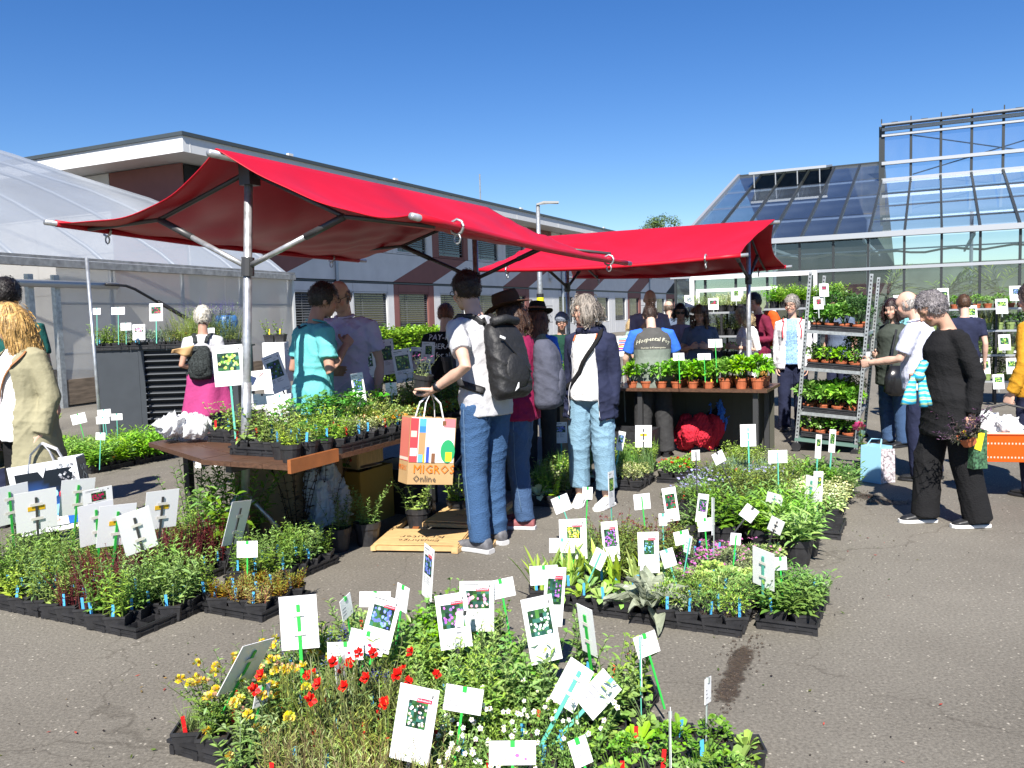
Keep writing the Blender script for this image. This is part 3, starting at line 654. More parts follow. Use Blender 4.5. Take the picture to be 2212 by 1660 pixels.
def person(label, pos, face, H, group=None, female=False, girth=1.0, lean=0., neck=8., head=(10, 0), arms=('down', 'down'), feet=((-.10, 0), (.10, .02)), skin='a', vox=.011, hair=None, top=None, legs=None, shoes=None, jacket=None, hands=('relax', 'relax'), extras=(), sway=0., knee=.03, sink=0.):
    s = H/1.75
    root = thing('person', label, 'person', (pos[0], pos[1], sink), -R(face), group)
    Z = Vector((0, 0, 1)); X = Vector((1, 0, 0)); Yf = Vector((0, 1, 0))
    P = Vector((sway, 0, .945)); la = R(lean); up = Vector((0, math.sin(la), math.cos(la))); fw = Vector((0, math.cos(la), -math.sin(la)))
    TL = .515; N = P+up*TL
    sw = (.165 if female else .19)*(.5+.5*girth); shl = {}
    for k, sg in (('L', -1), ('R', 1)): shl[k] = P+up*(TL*.852)+X*(sw*.97*sg)-fw*.010
    J = dict(P=P, N=N, up=up, fw=fw)
    def armpose(spec, sg, S):
        if spec == 'down': e, w_ = Vector((.055*sg, -.03, -.285)), Vector((.075*sg, .06, -.53))
        elif spec == 'slack': e, w_ = Vector((.03*sg, -.04, -.29)), Vector((.03*sg, .03, -.545))
        elif spec == 'bent': e, w_ = Vector((.07*sg, -.06, -.27)), Vector((-.03*sg, .16, -.29))
        elif spec == 'hold': e, w_ = Vector((.09*sg, -.04, -.27)), Vector((-.06*sg, .24, -.22))
        elif spec == 'pocket': e, w_ = Vector((.12*sg, -.09, -.26)), Vector((.02*sg, .03, -.46))
        elif spec == 'chin': e, w_ = Vector((.02*sg, .10, -.26)), Vector((-.10*sg, .22, -.06))
        else: e, w_ = Vector(spec[0]), Vector(spec[1])
        return S+e, S+w_
    for k, sg, sp in (('L', -1, arms[0]), ('R', 1, arms[1])): J['S'+k] = shl[k]; J['E'+k], J['W'+k] = armpose(sp, sg, shl[k])
    for k, sg, ft in (('L', -1, feet[0]), ('R', 1, feet[1])):
        J['H'+k] = P+X*(.092*sg*girth**.5)-Z*.02; a = Vector((ft[0]+sway*.3, ft[1]-.04, .085)); J['A'+k] = a; J['F'+k] = ft
        J['K'+k] = J['H'+k].lerp(a, .52)+Vector((0, knee+(.02 if ft[1] > .1 else 0), 0)); J['T'+k] = ft[2] if len(ft) > 2 else 0.
    hp = R(neck); nd = Vector((0, math.sin(la*.7+hp), math.cos(la*.7+hp))); HC = N+nd*.105+Vector((0, .018, 0))
    hr = (Matrix.Rotation(-R(head[1]), 3, 'Z') @ Matrix.Rotation(-R(head[0]), 3, 'X'))
    HC = HC+hr @ Vector((0, .012, .055)); J['HC'] = HC; J['hr'] = hr
    hw = 1.0 if not female else .95
    SR = [(-.14, .118, .10), (-.06, .162, .118), (.03, .172, .122), (.16, .158 if not female else .150, .115), (.32, .150 if not female else .132, .11), (.5, .160 if not female else .143, .116), (.70, .172 if not female else .155, .118), (.83, .158 if not female else .138, .102), (.92, .105 if not female else .095, .080), (1.0, .062, .060)]
    belly = .025*(girth-1)*6
    def torso_rings(off, t0=-.14, t1=1.0, flare=0., gx=1.0):
        out = []; ts = [q for q in SR if t0 < q[0] < t1]
        def at(t):
            for a, b in zip(SR, SR[1:]):
                if a[0] <= t <= b[0]: f = (t-a[0])/(b[0]-a[0]); return a[1]+(b[1]-a[1])*f, a[2]+(b[2]-a[2])*f
            return SR[0][1:] if t < SR[0][0] else SR[-1][1:]
        tl = [t0]+[q[0] for q in ts]+[t1]
        for t in tl:
            rx, ry = at(max(t, -.06)) if t < -.06 else at(t)
            bl = belly*math.exp(-((t-.18)/.22)**2)
            ff = flare*max(0, .35-t)
            bust = .026*math.exp(-((t-.62)/.1)**2) if female else 0
            c = (P+up*(TL*t) if t > 0 else P+Z*(TL*t))+fw*(bl*.5+bust*.5)
            fx, fy = (X, fw) if t > 0 else (X, Yf)
            k = 1 if t > .9 else girth
            out.append((c, rx*k*gx+off+ff, ry*k+off+bl*.5+bust*.5+ff, fx, fy))
        return out
    armr = (.052, .044, .036, .038, .027) if not female else (.046, .038, .031, .033, .024)
    armr = tuple(a*(.6+.4*girth) for a in armr)
    def arm_pts(k): S, E, W = J['S'+k], J['E'+k], J['W'+k]; return [S, S.lerp(E, .5), E, E.lerp(W, .35), W]
    def cut(pts, rad, f):
        # keep the first f (in segments) of the polyline
        o = []; rr = []
        for i in range(len(pts)):
            if i <= f: o.append(pts[i]); rr.append(rad[i])
        i = int(f)
        if i < len(pts)-1 and f > i: t = f-i; o.append(pts[i].lerp(pts[i+1], t)); rr.append(rad[i]*(1-t)+rad[i+1]*t)
        return o, rr
    legr = (.088, .078, .055, .056, .038)
    legr = tuple(l*(.5+.5*girth)*(1.03 if female else 1) for l in legr)
    def leg_pts(k): Hh, K, A = J['H'+k], J['K'+k], J['A'+k]; return [Hh, Hh.lerp(K, .5), K, K.lerp(A, .38), A]
    def W(V): return V*s
    # ---------------- body
    b = MB()
    loft(b, torso_rings(-.012, -.10, 1.0)); cap_tube(b, [N-nd*.05, N+nd*.13], [.058*hw, .052*hw])
    def hl(x, y, z): return HC+hr @ Vector((x, y, z))
    ell(b, hl(0, -.008, .02), (.074*hw, .095, .10), hr, 16); ell(b, hl(0, .022, -.045), (.058*hw, .068, .066), hr, 14); ell(b, hl(0, .055, -.085), (.032, .03, .024), hr, 10)
    ell(b, hl(0, .04, .035), (.06*hw, .055, .05), hr, 12)
    cap_tube(b, [hl(0, .084, .012), hl(0, .106, -.022)], [.010, .0145], 8)
    ell(b, hl(0, .083, -.058), (.024, .012, .011), hr, 8)
    for sg in (-1, 1):
        ell(b, hl(.076*sg*hw, -.012, -.012), (.011, .021, .033), hr, 8); ell(b, hl(.04*sg, .062, -.028), (.024, .022, .024), hr, 8); ell(b, hl(.03*sg, .078, .028), (.022, .012, .008), hr, 8)
    for k in 'LR':
        cap_tube(b, arm_pts(k), list(armr)); cap_tube(b, leg_pts(k), list(legr))
        A = J['A'+k]; ell(b, A+Vector((0, .02, -.04)), (.035, .06, .04))
    def body_cb(V, F, Nn, hands=hands):
        base = np.array(SK[skin]); c = np.tile(base, (len(V), 1)); Vl = (V-np.array(HC)) @ np.array(hr)
        n3 = .5+.5*np.sin(V @ np.array([31., 17., 23.])+2*np.sin(V @ np.array([13., 41., 7.])))
        c *= (.92+.14*n3)[:, None]
        def blot(x, y, z, rad, col, both=True):
            for sg in ((-1, 1) if both else (1,)):
                d = np.linalg.norm((Vl-np.array([x*sg, y, z]))/np.array(rad), axis=1); w_ = np.clip(1.4-d, 0, 1)[:, None]; c[:] = c*(1-w_)+np.array(col)*w_
        blot(.05, .07, -.03, (.025, .03, .022), base*np.array([1.08, .82, .8]))
        blot(.031, .088, .008, (.016, .02, .0075), (.045, .03, .025)); blot(.032, .088, .034, (.022, .02, .006), base*.35)
        blot(.0, .092, -.058, (.024, .02, .008), base*np.array([.8, .45, .48]), False); blot(.0, .104, -.034, (.012, .016, .008), base*.75, False)
        Vs = [W(V)]; Fs = [F]; Cs = [c]; n0 = len(V)
        for k, sg, hk in (('L', -1, hands[0]), ('R', 1, hands[1])):
            if hk is None: continue
            HV, HF = HANDS[hk]; hv = HV.copy(); hv[:, 0] *= sg
            E_, W_ = J['E'+k], J['W'+k]; d = (W_-E_).normalized(); 
            inw = Vector((-sg, .0, 0)) if hk != 'palm_up' else Vector((0, 0, 1))
            inw = (inw-d*inw.dot(d)); inw.normalize(); sd_ = d.cross(inw)*sg    # palm faces inw; thumb towards sd
            M3 = np.array([[*sd_], [*inw], [*d]])      # rows: hand local x (thumb side), y (palm normal), z (fingers)
            hv2 = HV @ M3*(.92 if female else 1.0)+np.array(W_)
            hf = HF if sg > 0 else HF[:, ::-1]
            Vs.append(W(hv2)); Fs.append(hf+n0); n0 += len(hv2); Cs.append(np.tile(base*1.0, (len(hv2), 1))*nrng.uniform(.93, 1.05, (len(hv2), 1)))
        part(root, 'body', np_mesh('body', np.vstack(Vs), np.vstack(Fs), M_skin, np.vstack(Cs)))
    job(b, vox, body_cb)
    # ---------------- garments
    def garment(name, mb, m, amp=.006, seed=1, keep=None, mfun=None, v=None, sm=6):
        def cb(V, F, Nn):
            V2 = wrinkle(V, Nn, amp, seed+hash_(label))
            if keep is not None:
                kk = keep(V); V2, F2, u = subset(V2, F, kk); V0 = V[u]
            else: F2 = F; V0 = V
            mi = None
            if mfun is not None: mi = mfun(V0[F2].mean(axis=1))
            o = part(root, name, np_mesh(name, W(V2), F2, m, mi=mi))
            J['bvh_'+name] = (W(V2), F2, o)
        job(mb, v or vox, cb, sm)
    def top_mb(off, t0, t1, sleeve, flare=0., soff=.012, gx=1.0, cuff=0.):
        m = MB(); loft(m, torso_rings(off, t0, t1, flare, gx))
        if sleeve > 0:
            for k in 'LR':
                pts, rr = cut(arm_pts(k), [armr[0]+.002+soff*.5, armr[1]+soff*.8+.002, armr[2]+soff, armr[3]+soff*.8, armr[4]+soff*.8+cuff], sleeve)
                S = J['S'+k]; pts = [S.lerp(P+up*(TL*.90), .45)]+pts; rr = [rr[0]*.92]+rr
                m.tube(pts, rr, 12)
        return m
    if top:
        off, t0, sl = max(.014, top.get('off', .014)), top.get('hem', -.16), top.get('sleeve', 1.15)
        garment(top.get('name', 'shirt'), top_mb(off, t0, top.get('neck', .975), sl, top.get('flare', .02), top.get('soff', .016)), top['mat'], top.get('amp', .007), 1, None, top.get('mfun'))
        if top.get('collar'):
            m = MB(); pts = [N+nd*.005+Vector((math.cos(a)*.068, math.sin(a)*.066+.004, .01*math.sin(a)*-1.5)) for a in np.linspace(-.9, 4.04, 12)]
            m.tube(pts, .018, 6, flat=.55); job(m, .008, lambda V, F, Nn: part(root, 'collar', np_mesh('collar', W(V), F, top['mat'][0] if isinstance(top['mat'], list) else top['mat'])))
    if jacket:
        jm = top_mb(jacket.get('off', .026), jacket.get('hem', -.3), jacket.get('neck', .985), jacket.get('sleeve', 4), jacket.get('flare', .05), jacket.get('soff', .026), jacket.get('gx', 1.0), jacket.get('cuff', .006))
        op = jacket.get('open'); kp = None
        if op:
            def kp(V, op=op):
                rel = V-np.array(P); t = rel @ np.array(up); f = rel @ np.array(fw); wd = op[0]+(op[1]-op[0])*np.clip((t+.1)/.6, 0, 1)
                return ~((np.abs(rel[:, 0]-op[2] if len(op) > 2 else rel[:, 0]) < wd) & (f > .02))
        garment(jacket.get('name', 'jacket'), jm, jacket['mat'], jacket.get('amp', .010), 2, kp, jacket.get('mfun'))
        if jacket.get('hood'):
            m = MB(); ell(m, N-fw*.10-up*.03, (.12, .055, .10)); pts = [N-up*.01+Vector((math.cos(a)*.085, math.sin(a)*.08, .0)) for a in np.linspace(-.5, 3.64, 10)]; m.tube(pts, .032, 8)
            garment('hood', m, jacket['hood'], .006, 5, v=.01)
    if legs:
        m = MB(); lo = legs.get('off', .012); fr = legs.get('to', 4.0); kw = legs.get('knee', .012); hw_ = legs.get('hemw', .024)
        loft(m, torso_rings(.0, -.14, .10))
        for k in 'LR':
            pts, rr = cut(leg_pts(k), [legr[0]+lo*.7, legr[1]+lo, legr[2]+lo+kw, legr[3]+lo+kw*.7, legr[4]+lo+hw_], fr)
            A = pts[-1]
            if fr >= 4: pts[-1] = A+Vector((0, 0, -.035+legs.get('lift', 0)))
            m.tube(pts, rr, 14)
        ell(m, P-Z*.05, (.125*girth, .10, .08))
        garment(legs.get('name', 'trousers'), m, legs['mat'], legs.get('amp', .006), 3, None, legs.get('mfun'))
        if legs.get('skirt'):
            m = MB(); loft(m, torso_rings(.02, legs['skirt'], .05, .12)); garment('skirt', m, legs['mat'], .01, 4)
    if shoes:
        for k in 'LR':
            A = J['A'+k]; a = R(J['T'+k]); rot = Matrix.Rotation(-a, 3, 'Z')
            def fp(x, y, z): return Vector((A.x, A.y, 0))+rot @ Vector((x, y, z))
            up_, so_ = MB(), MB(); xx = rot @ X; zz = Z; sz = shoes.get('size', 1.0)
            ys = [(-.075, .028, .07), (-.06, .036, .095), (.0, .038, .10), (.05, .040, .082), (.10, .045, .062), (.15, .043, .05), (.178, .030, .036), (.188, .012, .025)]
            loft(up_, [(fp(0, y*sz, .018+(h-.018)/2), rx*sz, (h-.018)/2+.004, xx, zz) for y, rx, h in ys], 14, 2.4)
            if shoes.get('boot'): cap_tube(up_, [A+Vector((0, -.0, .0)), A+Vector((0, -.01, .12))], [.05, .054])
            loft(so_, [(fp(0, y*sz, .014), rx*sz+.006, .014, xx, zz) for y, rx, h in [(-.082, .026, 0), (-.07, .036, 0), (.0, .036, 0), (.05, .041, 0), (.1, .048, 0), (.15, .047, 0), (.182, .034, 0), (.196, .014, 0)]], 14, 5)
            def scb(V, F, Nn, so_=so_):
                o = part(root, 'shoe', np_mesh('shoe', W(V), F, shoes['mat'])); m2 = MB(); m2.V = [tuple(c*s for c in v) for v in so_.V]; m2.F = so_.F; m2.M = so_.M; m2.C = so_.C
                part(o, 'sole', m2.mesh('sole', shoes.get('sole', M_white), smooth=False))
            job(up_, .008, scb, 2)
    # ---------------- hair
    if hair:
        hc = np.array(hair['col']); st = hair['style']; m = MB(); th = hair.get('th', .012); rr_ = random.Random(hash_(label))
        if st == 'bald':
            ell(m, hl(0, -.02, .0), (.082*hw, .088, .07), hr, 16)
        else:
            ell(m, hl(0, -.012, .026), (.074*hw+th, .096+th, .100+th), hr, 18)
        if st in ('curly', 'grey_curly', 'tousled'):
            for i in range(34 if st == 'curly' else 26):
                d = rdir(rr_, -.3, 1); 
                if d.y > .55 and d.z < .35: continue
                c = hl(d.x*.085*hw, -.012+d.y*.105, .03+d.z*.105); q = rr_.uniform(.018, .030)*{'curly': 1.2, 'tousled': .7}.get(st, .85); ell(m, c, (q, q, q), n=8)
        if st in ('bob', 'dark_bob', 'long'):
            dn = {'bob': -.13, 'dark_bob': -.12, 'long': -.26}[st]*hair.get('len', 1)
            for a in np.linspace(-2.35, 2.35, 17):      # curtain round the back and the sides
                x, y = math.sin(a)*.084*hw, -math.cos(a)*.098-.006
                if y > .05: continue
                kx = 1.10 if st != 'long' else 1.0
                cap_tube(m, [hl(x*.97, y*.97, .03), hl(x*1.1*kx, y*1.08, -.05), hl(x*1.12*kx*(.9 if st == 'long' else 1), y*1.12-.0, dn+rr_.uniform(-.015, .015))], [.028, .032, .018], 8)
        if st == 'long_curly':
            for i in range(60):
                a = rr_.uniform(-2.4, 2.4); x, y = math.sin(a)*.10, -math.cos(a)*.11; z = rr_.uniform(-.28, .05); q = rr_.uniform(.02, .035); ell(m, hl(x*(1+.5*-z), y*(1+.3*-z), z), (q, q, q*1.2), n=8)
        if st == 'ponytail':
            cap_tube(m, [hl(0, -.10, .02), hl(0, -.135, -.05), hl(.02, -.12, -.2)], [.03, .034, .015], 8)
        if st == 'updo':
            for i in range(7): ell(m, hl(rr_.uniform(-.05, .05), -.05+rr_.uniform(-.03, .03), .115+rr_.uniform(-.01, .02)), (.025, .02, .018), n=8)
        Hc = HC.copy(); hrm = np.array(hr)
        fl = hair.get('line', .052)
        def hcb(V, F, Nn):
            Vl = (V-np.array(Hc)) @ hrm
            face = (Vl[:, 1] > .030-.35*np.clip(Vl[:, 2]-.0, -1, .03)) & (Vl[:, 2] < fl) & (np.abs(Vl[:, 0]) < .073)
            if st in ('short', 'tousled', 'grey_curly', 'curly', 'updo'): keep = ~face & ~((Vl[:, 2] < -.055+.35*np.clip(Vl[:, 1]+.06, 0, 1)) & True)
            elif st == 'bald': keep = (Vl[:, 1] < .02) & (Vl[:, 2] > -.06) & (Vl[:, 2] < .058+.2*Vl[:, 1])
            else: keep = ~(face & (Vl[:, 2] > -.2) & (np.abs(Vl[:, 0]) < .062))
            am = {'short': .004, 'bald': .002, 'bob': .0025, 'dark_bob': .002, 'long': .004}.get(st, .006)
            V2 = wrinkle(V, Nn, am, 9, 1.6); V2, F2, u = subset(V2, F, keep); Vq = Vl[u]
            n3 = .5+.5*np.sin(Vq @ np.array([190., 60., 15.])+3*np.sin(Vq @ np.array([40., 70., 30.])))
            c = hc[None, :]*(.55+.9*n3)[:, None]
            # loose locks along the surface
            Vs, Fs, Cs = [V2], [F2], [c]; n0 = len(V2); Nu = Nn[u]
            if len(V2) > 50:
                r2 = np.random.default_rng(4); nl = hair.get('locks', 160)*3; idx = r2.integers(0, len(V2), nl); up3 = np.array([0, 0, 1.]); p = V2[idx]; nn = Nu[idx]; t = -up3+nn*(nn @ up3)[:, None]
                if st in ('short', 'tousled', 'grey_curly', 'curly', 'updo'): t = t+r2.normal(0, .9, (nl, 3))+np.array(hr @ Vector((0, -.5, .2)))
                t = t-nn*(t*nn).sum(1)[:, None]; t /= np.linalg.norm(t, axis=1)[:, None]+1e-6; sd_ = np.cross(t, nn); l = (r2.uniform(.025, .05, nl)*(1.6 if 'long' in st or 'bob' in st else .8))[:, None]; w_ = r2.uniform(.0010, .0022, nl)[:, None]
                q = np.stack([p-sd_*w_, p+sd_*w_, p+t*l*.5+nn*l*.16+sd_*w_*.8, p+t*l*.5+nn*l*.16-sd_*w_*.8, p+t*l+nn*l*r2.uniform(-.05, .2, (nl, 1)), p+t*l+nn*l*.05], axis=1).reshape(-1, 3)
                Fq = (np.array([[0, 1, 2, 3], [3, 2, 4, 5]])[None]+(np.arange(nl)*6)[:, None, None]).reshape(-1, 4)+n0
                Vs.append(q); Fs.append(Fq); Cs.append(np.repeat(hc[None, :]*r2.uniform(.6, 1.7, (nl, 1)), 6, axis=0))
            part(root, 'hair', np_mesh('hair', W(np.vstack(Vs)), np.vstack(Fs), M_hair, np.clip(np.vstack(Cs), 0, 1)))
        job(m, .007 if vox < .012 else .011, hcb, 9 if st in ('bob', 'dark_bob', 'long') else 2)
    J['hl'] = lambda x, y, z: (HC+hr @ Vector((x, y, z)))*s
    J['root'] = root; J['s'] = s
    def extra(name, mb, m, smooth=True, par=None): return part(par or root, name, mb.mesh(name, m, smooth=smooth))
    J['extra'] = extra
    for e in extras:
        if e == 'glasses' or e == 'sunglasses':
            m = MB(); mm = mat('black_frame', (.02, .02, .022), rough=.3)
            for sg in (-1, 1):
                m.tube([J['hl'](.033*sg+.026*math.cos(a), .102, .006+.019*math.sin(a)) for a in np.linspace(0, 6.283, 13)], .0028, 5, cap=False)
                m.tube([J['hl'](.06*sg, .1, .012), J['hl'](.08*sg, 0, .008)], .0025, 5)
            m.tube([J['hl'](-.01, .105, .01), J['hl'](.01, .105, .01)], .0025, 5)
            g = extra('glasses', m, mm)
            if e == 'sunglasses':
                m = MB()
                for sg in (-1, 1): m.f(*[m.v(J['hl'](.033*sg+.027*math.cos(a), .103, .006+.02*math.sin(a))) for a in np.linspace(0, 6.283, 13)[:-1]])
                extra('dark_lens', m, mm, False, g)
    return J
def mk_hand(curl, thumb, spread=.12):
    """hand along +z, palm facing +y, thumb side +x; wrist at the origin"""
    m = MB(); X, Y, Z = Vector((1, 0, 0)), Vector((0, 1, 0)), Vector((0, 0, 1))
    loft(m, [(Vector((0, 0, -.03)), .026, .02, X, Y), (Vector((0, 0, 0)), .027, .019, X, Y), (Vector((.0, .0, .03)), .037, .017, X, Y), (Vector((0, 0, .065)), .042, .015, X, Y), (Vector((0, .0, .088)), .040, .012, X, Y)], 12, 2.6)
    for i, (x, l) in enumerate(((.030, .9), (.0105, 1.0), (-.0095, .94), (-.0285, .74))):
        p = Vector((x, 0, .078)); a = 0; d0 = Vector((x*spread*8, 0, 1)).normalized(); pts = [p]; 
        for seg, (ln, c) in enumerate(((.044, curl[0]), (.028, curl[1]), (.022, curl[2]))):
            a += R(c*(1+.08*i)); d = d0*math.cos(a)+Y*math.sin(a); p = p+d*ln*l; pts.append(p)
        cap_tube(m, pts, [.0100, .0092, .0085, .0072], 8)
    b = Vector((.03, .006, .018)); p1 = b+Vector((.030, .012+.02*thumb, .030)); p2 = p1+Vector((.010-.012*thumb, .006+.018*thumb, .030)); p3 = p2+Vector((-.004-.012*thumb, .004+.012*thumb, .022))
    cap_tube(m, [b, p1, p2, p3], [.014, .0115, .0100, .008], 8)
    return m
HANDS = {}
def hand_jobs():
    for k, c, t in (('relax', (18, 28, 20), .3), ('fist', (75, 85, 60), .9), ('grip', (45, 55, 40), .7), ('palm_up', (22, 25, 18), .4)):
        def cb(V, F, Nn, k=k): HANDS[k] = (V, F)
        job(mk_hand(c, t), .0042, cb, 2)
    run_jobs()
hand_jobs()
def at(px, Y, py=850): p = AT(px, py, Y); return (p.x, Y)
C_jean = cloth('blue_denim', (.042, .095, .20), var=.12, vscale=3, bump=.5, bscale=120); C_jean2 = cloth('mid_denim', (.05, .095, .19), var=.12, vscale=3, bump=.5, bscale=120); C_ljean = cloth('light_denim', (.19, .32, .42), var=.08, vscale=3, bump=.4, bscale=120)
C_black = cloth('black_cloth', (.011, .011, .012), var=.08, rough=.9, bscale=90); C_navy = cloth('navy_cloth', (.018, .022, .05), var=.2); C_white = cloth('white_cotton', (.78, .78, .78), var=.03, bump=.25)
C_gtee = cloth('grey_melange', (.44, .44, .46), var=.06); C_khaki = cloth('khaki_coat', (.27, .25, .16), var=.08); C_teal = cloth('aqua_polo', (.13, .46, .47), var=.05); C_lilac = cloth('lilac_polo', (.52, .48, .66), var=.06)
C_green = cloth('dark_green_shirt', (.012, .085, .075), var=.1); C_vest = cloth('sage_vest', (.17, .20, .17), var=.06); C_yoke = cloth('vest_yoke', (.075, .075, .072), var=.08); C_blue = cloth('royal_blue', (.035, .14, .62), var=.06); C_mag = cloth('magenta_jacket', (.36, .045, .16), var=.1)
C_char = cloth('charcoal_trousers', (.035, .035, .036), var=.2); C_burg = cloth('burgundy', (.15, .015, .04), var=.12); C_dkgreen = cloth('dark_forest', (.01, .045, .03), var=.15); C_lav = cloth('lavender_tee', (.33, .30, .40), var=.08); C_slate = cloth('slate_blue', (.10, .13, .19), var=.1)
C_olive = cloth('dark_olive', (.05, .06, .05), var=.1); C_stripe = cloth('pale_striped_shirt', (.56, .58, .70), var=.08, vscale=60); C_must = cloth('mustard', (.52, .26, .02), var=.1); C_bluep = cloth('blue_print_blouse', (.25, .42, .72), var=.45, vscale=60); C_ochre = cloth('ochre_shorts', (.5, .28, .06))
C_mint = cloth('mint_top', (.3, .42, .36)); C_wjack = cloth('white_denim_jacket', (.76, .74, .76), var=.05); C_mag2 = cloth('raspberry_top', (.22, .012, .06))
S_grey = mat('grey_shoe', (.12, .12, .13), rough=.7, var=.3, vscale=30); S_bur = mat('rosewood_shoe', (.26, .085, .09), rough=.75, var=.2, vscale=30); S_wh = mat('white_shoe', (.75, .74, .72), rough=.6); S_bk = mat('black_shoe', (.015, .015, .016), rough=.45); S_sole = mat('pale_sole', (.55, .55, .55), rough=.6)
GP = 'shoppers and sellers at the plant market'
def P_(**k): k.setdefault('group', GP); return person(**k)
HB = (.012, .009, .008)
PJ = {}
# --- nearest people
PJ['man'] = P_(label='tall man in a grey T-shirt and blue jeans wearing a big black backpack', pos=at(1050, 5.62), face=-46, H=1.88, lean=9, neck=14, head=(10, 14), vox=.009, skin='b',
   arms=(((-.10, -.19, -.225), (-.12, .07, -.36)), ((.10, .02, -.27), (.0, .26, -.22))), hands=('palm_up', 'grip'), feet=((-.10, .03, -8), (.11, .10, 4)), hair=dict(style='short', col=(.022, .012, .008), th=.011, locks=260), extras=('glasses',),
   top=dict(mat=C_gtee, hem=-.20, sleeve=1.25, soff=.026, off=.014, amp=.010), legs=dict(mat=C_jean, off=.012, knee=.010, hemw=.02, amp=.006, lift=.015), shoes=dict(mat=S_grey, sole=S_sole, size=1.06))
PJ['hat'] = P_(label='shopper in a brown brimmed hat, jeans and rosewood shoes behind the tall man', pos=at(1122, 6.2), face=-75, H=1.70, female=True, neck=12, head=(16, 0), vox=.010, arms=('bent', 'down'), feet=((-.09, .0), (.09, .06)),
   hair=dict(style='bob', col=(.05, .025, .015)), top=dict(mat=C_mag2, hem=-.24, sleeve=3.9, off=.026), legs=dict(mat=C_jean2, off=.012, knee=.012, hemw=.022, amp=.006, lift=.02), shoes=dict(mat=S_bur, sole=S_sole))
PJ['cardi'] = P_(label='woman with grey bob, white T-shirt, open navy jacket and light capri jeans', pos=at(1276, 6.8), face=-152, H=1.71, female=True, girth=1.04, neck=8, head=(10, 48), vox=.009, skin='b', arms=('slack', 'slack'), hands=('relax', 'relax'), feet=((-.13, .04, 8), (.13, .0, -14)),
   hair=dict(style='bob', col=(.20, .175, .15), len=.55, locks=300), extras=('glasses',), top=dict(mat=C_white, hem=-.12, sleeve=0, off=.012, amp=.006), jacket=dict(mat=C_navy, hem=-.40, off=.026, open=(.125, .085, .0), sleeve=3.95, soff=.03, hood=C_navy, amp=.010), legs=dict(mat=C_ljean, to=3.72, off=.016, knee=.018, hemw=.03, amp=.006), shoes=dict(mat=S_wh, sole=S_wh))
PJ['black'] = P_(label='grey-haired woman all in black with white-soled shoes, looking down', pos=at(2052, 5.88), face=-88, H=1.66, female=True, girth=1.08, lean=3, neck=26, head=(34, 0), vox=.009, arms=(((-.06, -.09, -.27), (-.06, -.06, -.55)), 'bent'), hands=('fist', 'grip'), feet=((-.09, -.13, 0), (.09, .17, 0)), knee=.02,
   hair=dict(style='tousled', col=(.17, .155, .16), th=.018, locks=520, line=.066), top=dict(mat=C_black, hem=-.2, sleeve=0), jacket=dict(mat=C_black, hem=-.52, off=.026, sleeve=3.9, soff=.028, flare=.045, amp=.009, neck=.965), legs=dict(mat=C_black, off=.016, knee=.03, hemw=.045, amp=.006), shoes=dict(mat=S_bk, sole=S_wh, size=1.0))
PJ['blonde'] = P_(label='blonde shopper in a khaki coat over a white top carrying a printed bag', pos=at(52, 5.75), face=-150, H=1.74, female=True, girth=1.06, neck=8, head=(16, 30), vox=.009, skin='b', arms=(((-.07, -.03, -.28), (-.05, .05, -.53)), 'down'), hands=('fist', 'relax'),
   hair=dict(style='long', col=(.42, .26, .09), locks=420, len=1.0), top=dict(mat=C_white, hem=-.25, sleeve=0, off=.014), jacket=dict(mat=C_khaki, hem=-.62, off=.032, open=(.12, .09, 0), sleeve=3.9, soff=.036, flare=.07, amp=.006, cuff=.012), legs=dict(mat=C_black), shoes=dict(mat=S_bk, sole=S_bk))
PJ['green'] = P_(label='dark-haired man in a dark green shirt at the left picture edge, seen from behind', pos=at(25, 6.75), face=-15, H=1.97, girth=1.08, neck=10, head=(14, 0), vox=.011, hair=dict(style='short', col=HB, th=.018, locks=260), top=dict(mat=C_green, sleeve=1.3), legs=dict(mat=C_navy), shoes=dict(mat=S_bk, sole=S_bk))
PJ['wrap'] = P_(label='woman with curly grey hair and a magenta jacket tied round her waist, seen from behind', pos=at(446, 9.3), face=-6, H=1.75, female=True, neck=8, head=(10, -8), arms=('bent', 'bent'), skin='c', hair=dict(style='grey_curly', col=(.50, .47, .40), th=.026), top=dict(mat=C_gtee, sleeve=1.2, hem=-.1), legs=dict(mat=C_jean2), shoes=dict(mat=S_wh, sole=S_wh))
m = MB()
# --- stall people
PJ['teal'] = P_(label='man in an aqua polo shirt with a lanyard, hand raised, turned away', pos=at(676, 6.5), face=52, H=1.86, lean=5, neck=14, head=(14, 10), vox=.010, skin='c', arms=('bent', ((.09, -.02, -.28), (-.03, .17, -.10))), hands=('relax', 'fist'), hair=dict(style='short', col=(.03, .024, .02), th=.013, locks=240),
   top=dict(mat=C_teal, hem=-.28, sleeve=1.35, soff=.028, off=.02, collar=True, amp=.010), legs=dict(mat=C_black), shoes=dict(mat=S_bk, sole=S_bk))
PJ['lilac'] = P_(label='bearded man with glasses in a lilac polo shirt, facing us in the shade', pos=at(752, 7.05), face=196, H=1.90, girth=1.14, neck=14, head=(20, 0), vox=.010, skin='b', arms=('down', 'down'), hair=dict(style='bald', col=(.22, .20, .19)), extras=('glasses',),
   top=dict(mat=C_lilac, hem=-.25, sleeve=1.35, soff=.03, off=.02, collar=True, amp=.010), legs=dict(mat=C_navy), shoes=dict(mat=S_bk, sole=S_bk))
PJ['tee'] = P_(label='ginger-haired person in a black T-shirt with white lettering, seen from behind', pos=at(966, 8.7), face=8, H=1.71, neck=14, head=(24, -6), arms=('bent', 'bent'), skin='d', hair=dict(style='short', col=(.16, .06, .03)), top=dict(mat=C_black, sleeve=1.2, hem=-.2), legs=dict(mat=C_navy), shoes=dict(mat=S_bk, sole=S_bk))
